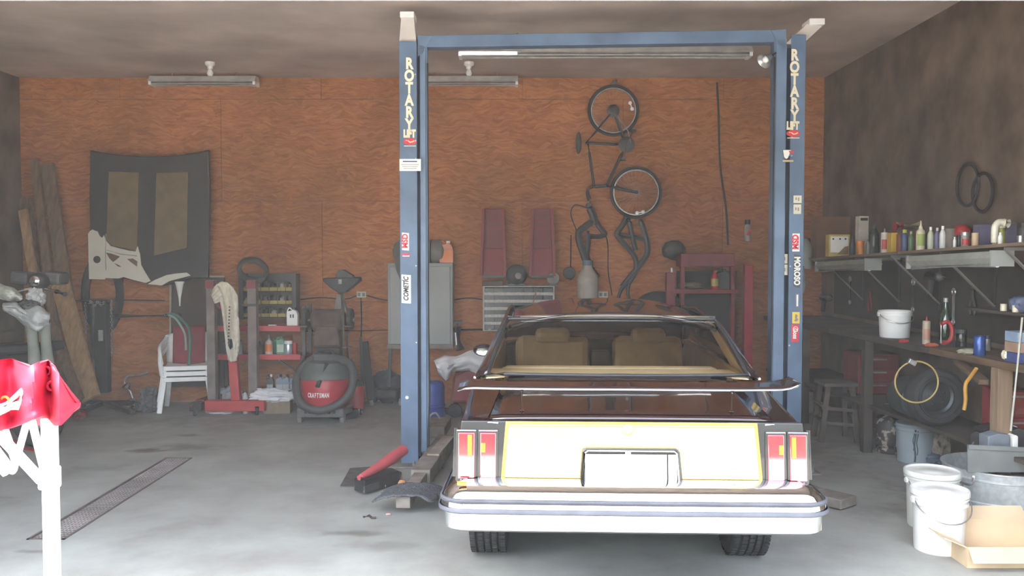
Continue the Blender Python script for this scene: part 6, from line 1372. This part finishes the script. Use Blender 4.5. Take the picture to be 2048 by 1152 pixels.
p, Y = bench(1978, 3.6); bottle(1978, 0, Y, 12, 30, 'jar', mat('smoky_jar', (.14, .14, .13), .25), 'smoky jar behind the blue can', BLACKP, None, 'jar', 'jar', base=p)
p, Y = bench(2024, 3.40); MB().blob(p + Vector((0, 0, .04)), (.055, .05, .045), amp=.15, sub=3).build('white_roll', CREAM, smooth=True, label='pale rounded roll on the bench behind the thin rod', cat='roll')
p, Y = bench(2046, 3.40)
for k, m_ in enumerate((mat('blue_box', (.05, .07, .2), .5), mat('tan_box', (.30, .2, .14), .6), mat('pale_blue_box', (.22, .3, .4), .5))): MB().box(p + Vector((.03, .05, .035 + .07 * k)), (.14, .16, .068)).build('small_box', m_, label=('blue', 'tan', 'pale blue')[k] + ' flat box stacked at the bench edge behind the thin rod', cat='box', group='flat boxes stacked on the bench', bevel=.003)
p, Y = bench(1893, 3.70)
GBT = T('green_bottle', 'dark green glass bottle at the back of the bench below the shelf brackets', 'bottle', p)
MB().lathe([(0, 0), (.05, 0), (.05, .18), (.03, .24), (.018, .30), (.018, .34), (0, .34)], p, 18).build('body', mat('green_glass_bottle', (.015, .04, .015), .08, coat=1), GBT, smooth=True); MB().lathe([(.02, .32), (.02, .355), (0, .355)], p, 12).build('cap', STEEL, GBT)
# small shelf with white knobs at the right edge, dark things hung on the backboard
c = PX(2010, 622, RW - .14)
LS = MB().box(c + Vector((0, -.2, 0)), (.26, 1.1, .02)).build('wall_shelf', BD_, label='small dark shelf above the bench at the right edge', cat='shelf')
for px in (2007, 2031):
    c = PX(px, 620, RW - .24); bottle(px, 0, c.y, 12, 14, 'jar', CREAM, 'small cream pot on the dark shelf, ' + ('left' if px == 2007 else 'right') + ' one of two', CREAM, 'cream pots on the small shelf', 'pot', 'pot', base=(c.x, c.y, LS.location.z + .021))
c = PX(2040, 598, RW - .2); MB().blob((c.x, c.y, LS.location.z + .075), (.06, .09, .06), amp=.2, sub=3).build('blue_bag', mat('dull_blue_plastic', (.10, .12, .2), .5), smooth=True, label='dull blue bag on the small dark shelf', cat='bag')
HT = mat('hung_tool_dark', (.05, .048, .045), .5, .3)
for k, (px, py, kind, lab) in enumerate(((1700, 580, 'w', 'dark wrench hung on the backboard under the far shelf end'), (1740, 600, 'p', 'dark pair of pliers hung on the backboard above the white bucket'), (1826, 590, 'w', 'long dark wrench hung on the backboard right of the white bucket'), (1880, 560, 'h', 'dark round drill hung under the long shelf light'), (1907, 612, 'w', 'short bright wrench hung on the backboard above the clear jar'), (1660, 600, 'h', 'dark round drill hung beside the right-hand lift post'), (1945, 600, 'p', 'dark pair of pliers hung above the blue can'))):
    c = PX(px, py, RW - .04)
    t = T({'w': 'wrench', 'p': 'pliers', 'h': 'power_drill'}[kind], lab, 'tool', c, 'tools hung on the backboard')
    if kind == 'w':
        MB().bar(c + Vector((0, 0, -.12)), c + Vector((0, 0, .10)), .025, .012, up=(1, 0, 0)).build('shaft', HT if k != 4 else STEEL, t); MB().torus(c + Vector((0, 0, .12)), .025, .009, axis=(1, 0, 0), seg=14, seg2=6).build('ring_end', STEEL, t); MB().torus(c + Vector((0, 0, -.135)), .02, .008, axis=(1, 0, 0), seg=14, seg2=6).build('ring_end', STEEL, t)
    elif kind == 'p':
        for q in (-1, 1): MB().tube(catmull([c + Vector((0, q * .006, .1)), c + Vector((0, q * .012, .02)), c + Vector((0, q * .04, -.05)), c + Vector((0, q * .03, -.12))], 4), .011, 8).build('handle', REDD if px == 1740 else HT, t, smooth=True)
    else:
        MB().tube([c + Vector((-.05, .10, .03)), c + Vector((-.05, -.10, .03))], .045, 14).build('motor', HT, t, smooth=True); MB().bar(c + Vector((-.05, .05, .0)), c + Vector((-.06, .07, -.14)), .045, .04).build('grip', BLACKP, t, bevel=.008); MB().lathe([(.03, 0), (.018, .04), (.006, .05), (.006, .1), (0, .1)], c + Vector((-.05, -.10, .03)), 12, axis=(0, -1, 0)).build('chuck', STEEL, t, smooth=True)
# thin pale rod leaning at the right edge
MB().tube([PX(2045, 635, 3.30), P(2022, 862, 5.62)], .008, 8).build('rod', mat('pale_rod', (.55, .55, .48), .4), smooth=True, label='thin pale rod leaning on the workbench at the right edge', cat='rod')
# on the lower shelf: wheel, red toolbox, dark box, hoop and straps
wp, Y = Vector((3.36, 6.95, .455)), 6.95
s = S(Y); c = Vector((P(1884, 0, Y).x, Y, 0)); c.z = .455 + .225
WH = T('spare_wheel', 'black wheel and tire standing under the workbench behind the white paint bucket', 'wheel', (c.x, c.y, .455))
MB().lathe([(.13, -.07), (.16, -.085), (.20, -.08), (.225, -.05), (.225, .05), (.20, .08), (.16, .085), (.13, .07)], c, 40, axis=(0, -1, 0), cap=False).build('tire', RUBBER, WH, smooth=True)
rmm = MB().lathe([(.165, .085), (.155, .07), (.14, .02), (.12, .01), (.05, .03), (.02, .035), (0, .035)], c, 36, axis=(0, -1, 0), cap=False).build('rim', mat('dark_rim', (.035, .04, .042), .35, .5), WH, smooth=True)
MB().torus(c + Vector((0, -.086, 0)), .163, .006, axis=(0, 1, 0), seg=36, seg2=6).build('rim_lip', MATS['dark_rim'], rmm, smooth=True)
for k in range(5): a = 2 * math.pi * k / 5 + .5; MB().lathe([(.008, 0), (.006, .006), (0, .007)], c + Vector((.065 * math.cos(a), -.028, .065 * math.sin(a))), 8, axis=(0, -1, 0)).build('lug_nut', CHROME, rmm)
c2 = Vector((P(1840, 0, 7.3).x, 7.3, .455 + .22)); 
BB = T('metal_drum', 'dark blue-grey drum lying under the bench behind the yellow hoop', 'drum', (c2.x, c2.y, .455))
MB().lathe([(0, -.18), (.13, -.17), (.16, -.14), (.16, .14), (.13, .17), (0, .18)], c2 + Vector((0, 0, -.06)), 24, axis=(0, 1, 0)).build('drum', mat('blue_grey_metal', (.07, .09, .10), .35, .4), BB, smooth=True)
c3 = P(1833, 764, 6.6)
HP = T('yellow_hoop', 'thin yellow hoop hung under the workbench edge', 'hoop', c3)
MB().torus(c3, .155, .0065, axis=(.1, 1, 0), seg=44, seg2=8).build('hoop', mat('dull_yellow_hose', (.36, .26, .08), .5), HP, smooth=True); MB().box(c3 + Vector((-.04, -.01, .15)), (.06, .03, .035), (0, .5, 0)).build('fitting', STEEL, HP, bevel=.004)
MB().tube(catmull([P(1953, 737, 6.3), P(1940, 755, 6.25), P(1931, 770, 6.22), P(1931, 800, 6.22), P(1928, 820, 6.22)], 6), .013, 8).build('strap', mat('orange_yellow_strap', (.42, .22, .03), .5), smooth=True, label='orange yellow strap hanging under the bench beside the post leg', cat='strap')
Y = 8.5; 
RTB = T('tool_chest', 'dull dark red tool chest under the workbench left of the hoop', 'tool chest', (P(1765, 0, Y).x, Y, .442))
xa, xb = P(1728, 0, Y).x, P(1812, 0, Y).x
MB().box(((xa + xb) / 2, Y + .2, .64), (xb - xa, .38, .39)).build('case', REDD, RTB, bevel=.008)
for k in range(3):
    dd = MB().box(((xa + xb) / 2, Y + .004, .51 + .125 * k), (xb - xa - .03, .016, .11)).build('drawer', REDD, RTB, bevel=.004); MB().box(((xa + xb) / 2, Y - .008, .535 + .125 * k), (.14, .012, .015)).build('pull', STEEL, dd)
# stool
sp_ = PZ(1690, 884, 0)
ST_ = T('wooden_stool', 'grey weathered wooden stool standing before the workbench near the lift post', 'stool', sp_)
GW = mat('grey_weathered_wood', (.11, .088, .075), .85, scale=5, var=.3)
sY = sp_.y; X0, X1 = P(1650, 0, sY).x, P(1730, 0, sY).x; tz = P(0, 765, sY + .15).z
MB().box(((X0 + X1) / 2 + .01, sY + .13, tz), ((X1 - X0) * .86, .30, .035)).build('seat', GW, ST_, bevel=.006)
for (xq, yq, tx) in ((X0 + .02, sY, .07), (X1 - .02, sY - .02, -.04), (X0 + .04, sY + .28, .05), (X1 - .02, sY + .28, -.04)): MB().bar((xq, yq, 0), (xq + tx, yq + (.04 if yq < sY + .1 else -.04), tz - .017), .05, .035, up=(0, 1, 0)).build('leg', GW, ST_, bevel=.004)
for z in (.16, .30): MB().bar((X0 + .02, sY, z + .03), (X1 - .02, sY - .015, z), .03, .018, up=(0, 1, 0)).build('rung', GW, ST_); MB().bar((X0 + .03, sY, z + .05), (X0 + .05, sY + .28, z + .05), .03, .018).build('rung', GW, ST_)
q = PZ(1618, 826, 0); MB().box((q.x - .06, q.y + .1, .12), (.22, .2, .24)).build('white_carton', mat('dirty_white_carton', (.33, .30, .27), .8), bevel=.005, label='dirty white carton on the floor behind the car tail and right-hand post', cat='box')
# gas cylinder with a white panel, paint-streaked bucket with a rag
q = PZ(1790, 910, 0); q.y += .12
GY = T('gas_cylinder', 'squat dark gas cylinder with white label panel beside the streaked bucket', 'gas cylinder', q)
MB().lathe([(.10, 0), (.115, .01), (.115, .05), (.10, .055), (.125, .08), (.135, .14), (.135, .25), (.11, .31), (.05, .335), (.05, .35), (0, .35)], q, 28).build('tank', mat('mottled_cylinder', (.05, .045, .04), .5, scale=18, col2=(.42, .36, .30), thr=(.55, .62)), GY, smooth=True)
MB().torus(q + Vector((0, 0, .37)), .07, .008, axis=(0, 0, 1), seg=24, seg2=6).build('collar', STEEL, GY); MB().cyl(q + Vector((0, 0, .34)), q + Vector((0, 0, .43)), .018, seg=12).build('valve', STEEL, GY); MB().box(q + Vector((0, 0, .435)), (.09, .02, .012)).build('valve_wheel', STEEL, GY)
MB().grid(lambda u, v: q + Vector((.139 * math.sin(.0 + u * 1.0), -.139 * math.cos(.0 + u * 1.0), .08 + .21 * v)), 8, 2).build('label_panel', WHTINK, GY, smooth=True)
q = PZ(1845, 930, 0); q.y += .15
BPL = mat('pale_blue_pail', (.42, .50, .54), .4, scale=5, var=.06)
b_ = pail(q, .158, .335, BPL, 'pale blue bucket streaked with dark paint below the spare wheel', wire=False)
for a0, w0, h0, h1 in ((-.42, .05, .02, .30), (-.30, .03, .08, .29), (-.5, .025, .12, .28)):
    MB().grid(lambda u, v: q + Vector(((.1405 + .046 * (h0 + (h1 - h0) * v)) * 1.012 * math.sin(a0 + w0 * 2 * (u - .5) + .03 * math.sin(v * 9)), -(.1405 + .046 * (h0 + (h1 - h0) * v)) * 1.012 * math.cos(a0 + w0 * 2 * (u - .5) + .03 * math.sin(v * 9)), h0 + (h1 - h0) * v)), 2, 12).build('paint_streak', mat('dark_teal_paint', (.05, .10, .11), .5), b_, smooth=True)
MB().blob(q + Vector((.19, -.06, .13)), (.09, .07, .12), amp=.55, freq=2.5, seed=5).build('rag', mat('pale_brown_rag', (.40, .36, .28), .9, scale=14, var=.4, bump=.4), smooth=True, label='pale brown rag hanging off the streaked bucket side', cat='rag')
MB().blob(q + Vector((.10, -.14, .05)), (.07, .06, .045), amp=.3, sub=3, seed=6).build('blue_cloth', mat('dull_blue_cloth', (.16, .20, .26), .9), smooth=True, label='dull blue cloth on the floor at the streaked bucket foot', cat='cloth')
q = PZ(1950, 905, 0); MB().blob((q.x - .03, q.y + .1, .05), (.05, .05, .05), amp=.2, sub=3).build('pale_pot', mat('pale_pot', (.3, .28, .25), .6), smooth=True, label='small pale pot on the floor left of the grey bin', cat='pot')
MB().tube(catmull([PZ(1880, 885, .02), PZ(1905, 886, .03), PZ(1935, 888, .02), PZ(1945, 876, .02)], 5), .014, 8).build('dark_hose', RUBBER, smooth=True, label='dark hose on the floor right of the streaked bucket', cat='hose')
# two white lidded buckets in front
q = PZ(1903, 1116, 0); q.y += .16; s = S(q.y)
pail(q, 52 / s, P(0, 985, q.y - .1).z / 1.05, WHITEPL, 'white lidded bucket standing in front of another at the door', open_=False, group='white lidded buckets by the door')
q2 = PZ(1886, 1066, 0); q2.y += .16; s = S(q2.y)
pail(q2, 50 / s, P(0, 940, q2.y).z / 1.04, mat('off_white_plastic', (.74, .75, .70), .4, var=.05), 'white lidded bucket half hidden behind the front one', open_=False, group='white lidded buckets by the door')
# flattened teal bag, galvanized tub, grey bin with oddments, box
tY = 5.78; s = S(tY)
tx0 = P(1952, 0, tY).x; tx = tx0 + .41
TB = T('printed_sack', 'white and pale blue printed sack lying under the galvanized tub', 'sack', (tx, tY + .3, 0))
zt = P(0, 1040, tY).z
MB().box((tx, tY + .30, zt / 2), (.78, .62, zt)).build('sack', mat('white_teal_sack', (.66, .74, .72), .5), TB, bevel=.03)
for k, (xq, wq) in enumerate(((2022, .052), (2040, .052))):
    c = P(xq, 1052, tY - .012); MB().torus((c.x, c.y, zt * .5), .02, .005, axis=(0, 1, 0), seg=14, seg2=5).build('black_symbol', BLKINK, TB); MB().box((c.x, c.y + .004, zt * .5), (.055, .003, zt * .8)).build('symbol_frame', mat('pale_grey_ink', (.45, .48, .48), .6), TB)
GT = T('galvanized_tub', 'round galvanized steel tub on the printed sack at the right edge', 'tub', (tx, tY + .34, zt))
h = P(0, 952, tY + .02).z - zt; rr = .36
MB().lathe([(0, 0), (.93 * rr, 0), (.95 * rr, .02), (.955 * rr, .22 * h), (.985 * rr, .24 * h), (.985 * rr, .27 * h), (.96 * rr, .29 * h), (.985 * rr, .76 * h), (1.01 * rr, .78 * h), (1.01 * rr, .81 * h), (.99 * rr, .83 * h), (rr, .97 * h), (1.03 * rr, .98 * h), (1.03 * rr, h), (.98 * rr, h), (.9 * rr, .03), (0, .03)], (tx, tY + .36, zt), 48).build('body', GALV, GT, smooth=True)
MB().tube(catmull([(tx - .3, tY + .12, zt + .9 * h), (tx - .34, tY + .08, zt + .75 * h), (tx - .38, tY + .2, zt + .75 * h), (tx - .36, tY + .26, zt + .9 * h)], 5), .008, 6).build('drop_handle', STEEL, GT, smooth=True)
zb = zt + h
gY = tY + .12
GBN = T('grey_bin', 'open grey metal bin of dark parts resting on the galvanized tub', 'bin', (tx, gY + .2, zb))
bz1 = P(0, 890, gY).z; gx0 = P(1954, 0, gY).x; gx1 = gx0 + .62
GBM = mat('flat_grey_metal', (.20, .215, .205), .55, var=.08)
MB().prism([(gx0, gY, zb), (gx1, gY, zb), (gx1, gY, bz1 - .03), (gx0, gY, bz1)], (0, .012, 0)).build('front', GBM, GBN)
MB().prism([(gx0, gY, bz1 - .028), (gx1, gY, bz1 - .058), (gx1, gY - .012, bz1 - .055), (gx0, gY - .012, bz1 - .025)], (0, 0, .03)).build('front_lip', GBM, GBN)
for x, sk in ((gx0 + .006, .26), (gx1 - .006, 0)): MB().prism([(x, gY + .012, zb), (x + sk, gY + .42, zb), (x + sk, gY + .42, bz1 - .04), (x, gY + .012, bz1 - .04)], (.01, 0, 0)).build('side', GBM, GBN)
MB().box(((gx0 + .26 + gx1) / 2, gY + .43, (zb + bz1) / 2), (gx1 - gx0 - .26, .012, bz1 - zb - .01)).build('back', GREYDK, GBN); MB().prism([(gx0 + .01, gY + .012, zb + .006), (gx1, gY + .012, zb + .006), (gx1, gY + .42, zb + .006), (gx0 + .27, gY + .42, zb + .006)], (0, 0, .012)).build('bottom', GBM, GBN)
def inbin(px0, px1, pyb, pyt, dy, m, label, cat):
    Y = gY + dy; a, b = P(px0, pyb, Y), P(px1, pyt, Y)
    z0 = zb + .02
    return MB().prism([(a.x, Y, z0), (b.x, Y, z0), (b.x, Y, b.z), ((a.x + b.x) / 2, Y, b.z + .01), (a.x, Y, b.z - .012)], (0, .12, 0)).build('loose_part', m, bevel=.006, label=label, cat=cat, group='parts in the grey bin')
inbin(1976, 2020, 888, 870, .06, mat('blue_grey_part', (.17, .20, .235), .5), 'blue grey flat part in the grey bin front', 'part'); inbin(2026, 2037, 886, 873, .05, WHTINK, 'small white part standing in the grey bin', 'part')
inbin(1958, 1978, 890, 872, .22, GREYDK, 'dark part at the left end of the grey bin', 'part'); inbin(1965, 2022, 880, 855, .26, BLACK, 'long black part at the back of the grey bin', 'part'); inbin(2022, 2050, 878, 860, .2, GREYDK, 'dark part at the right end of the grey bin', 'part')
inbin(2024, 2036, 865, 854, .30, WHTINK, 'pale part at the back of the grey bin', 'part')
# red drawers beyond the bin
Y = 6.3
RDC = T('drawer_cabinet', 'dark red drawer cabinet under the bench at the right edge', 'drawer cabinet', (P(2055, 0, Y).x, Y, 0))
xa, xb = P(2024, 0, Y).x, RW - .02; 
MB().box(((xa + xb) / 2, Y + .16, .41), (xb - xa, .26, .82)).build('case', REDD, RDC, bevel=.006)
for k in range(4): dd = MB().box(((xa + xb) / 2, Y + .02, .16 + .19 * k), (xb - xa - .02, .02, .165)).build('drawer', mat('brownish_red', (.24, .05, .035), .5) if k == 3 else REDD, RDC, bevel=.004); MB().box(((xa + xb) / 2, Y + .006, .21 + .19 * k), (.1, .014, .014)).build('pull', STEEL, dd)
# open cardboard box at the door
cY = 5.02; cx0, cx1 = P(1958, 0, cY).x, P(1958, 0, cY).x + .55
zc = P(0, 1096, cY).z
CB_ = T('cardboard_box', 'open tan cardboard box on the floor in front of the galvanized tub', 'box', ((cx0 + cx1) / 2, cY + .2, 0))
CT_ = .006
MB().box(((cx0 + cx1) / 2, cY, zc / 2), (cx1 - cx0, CT_, zc)).build('front_panel', CARD, CB_); MB().box(((cx0 + cx1) / 2, cY + .36, zc / 2 + .03), (cx1 - cx0, CT_, zc + .06)).build('back_panel', CARD, CB_)
for x in (cx0, cx1): MB().box((x, cY + .18, zc / 2), (CT_, .36, zc)).build('side_panel', CARD, CB_)
MB().box(((cx0 + cx1) / 2, cY + .18, .006), (cx1 - cx0, .36, CT_)).build('bottom_panel', CARD, CB_)
MB().prism([(cx0, cY - .003, zc), (cx1, cY - .003, zc), (cx1 + .02, cY - .10, zc - .055), (cx0 - .02, cY - .10, zc - .055)], (0, .004, .005)).build('front_flap', CARD, CB_)
MB().prism([(cx0, cY + .01, zc), (cx0, cY + .35, zc), (cx0 - .12, cY + .33, zc + .05), (cx0 - .12, cY + .03, zc + .05)], (0, 0, -.005)).build('side_flap', CARD, CB_)
MB().prism([(cx0, cY + .36, zc + .06), (cx1, cY + .36, zc + .06), (cx1, cY + .44, zc + .12), (cx0, cY + .44, zc + .12)], (0, .004, -.003)).build('back_flap', CARD, CB_)
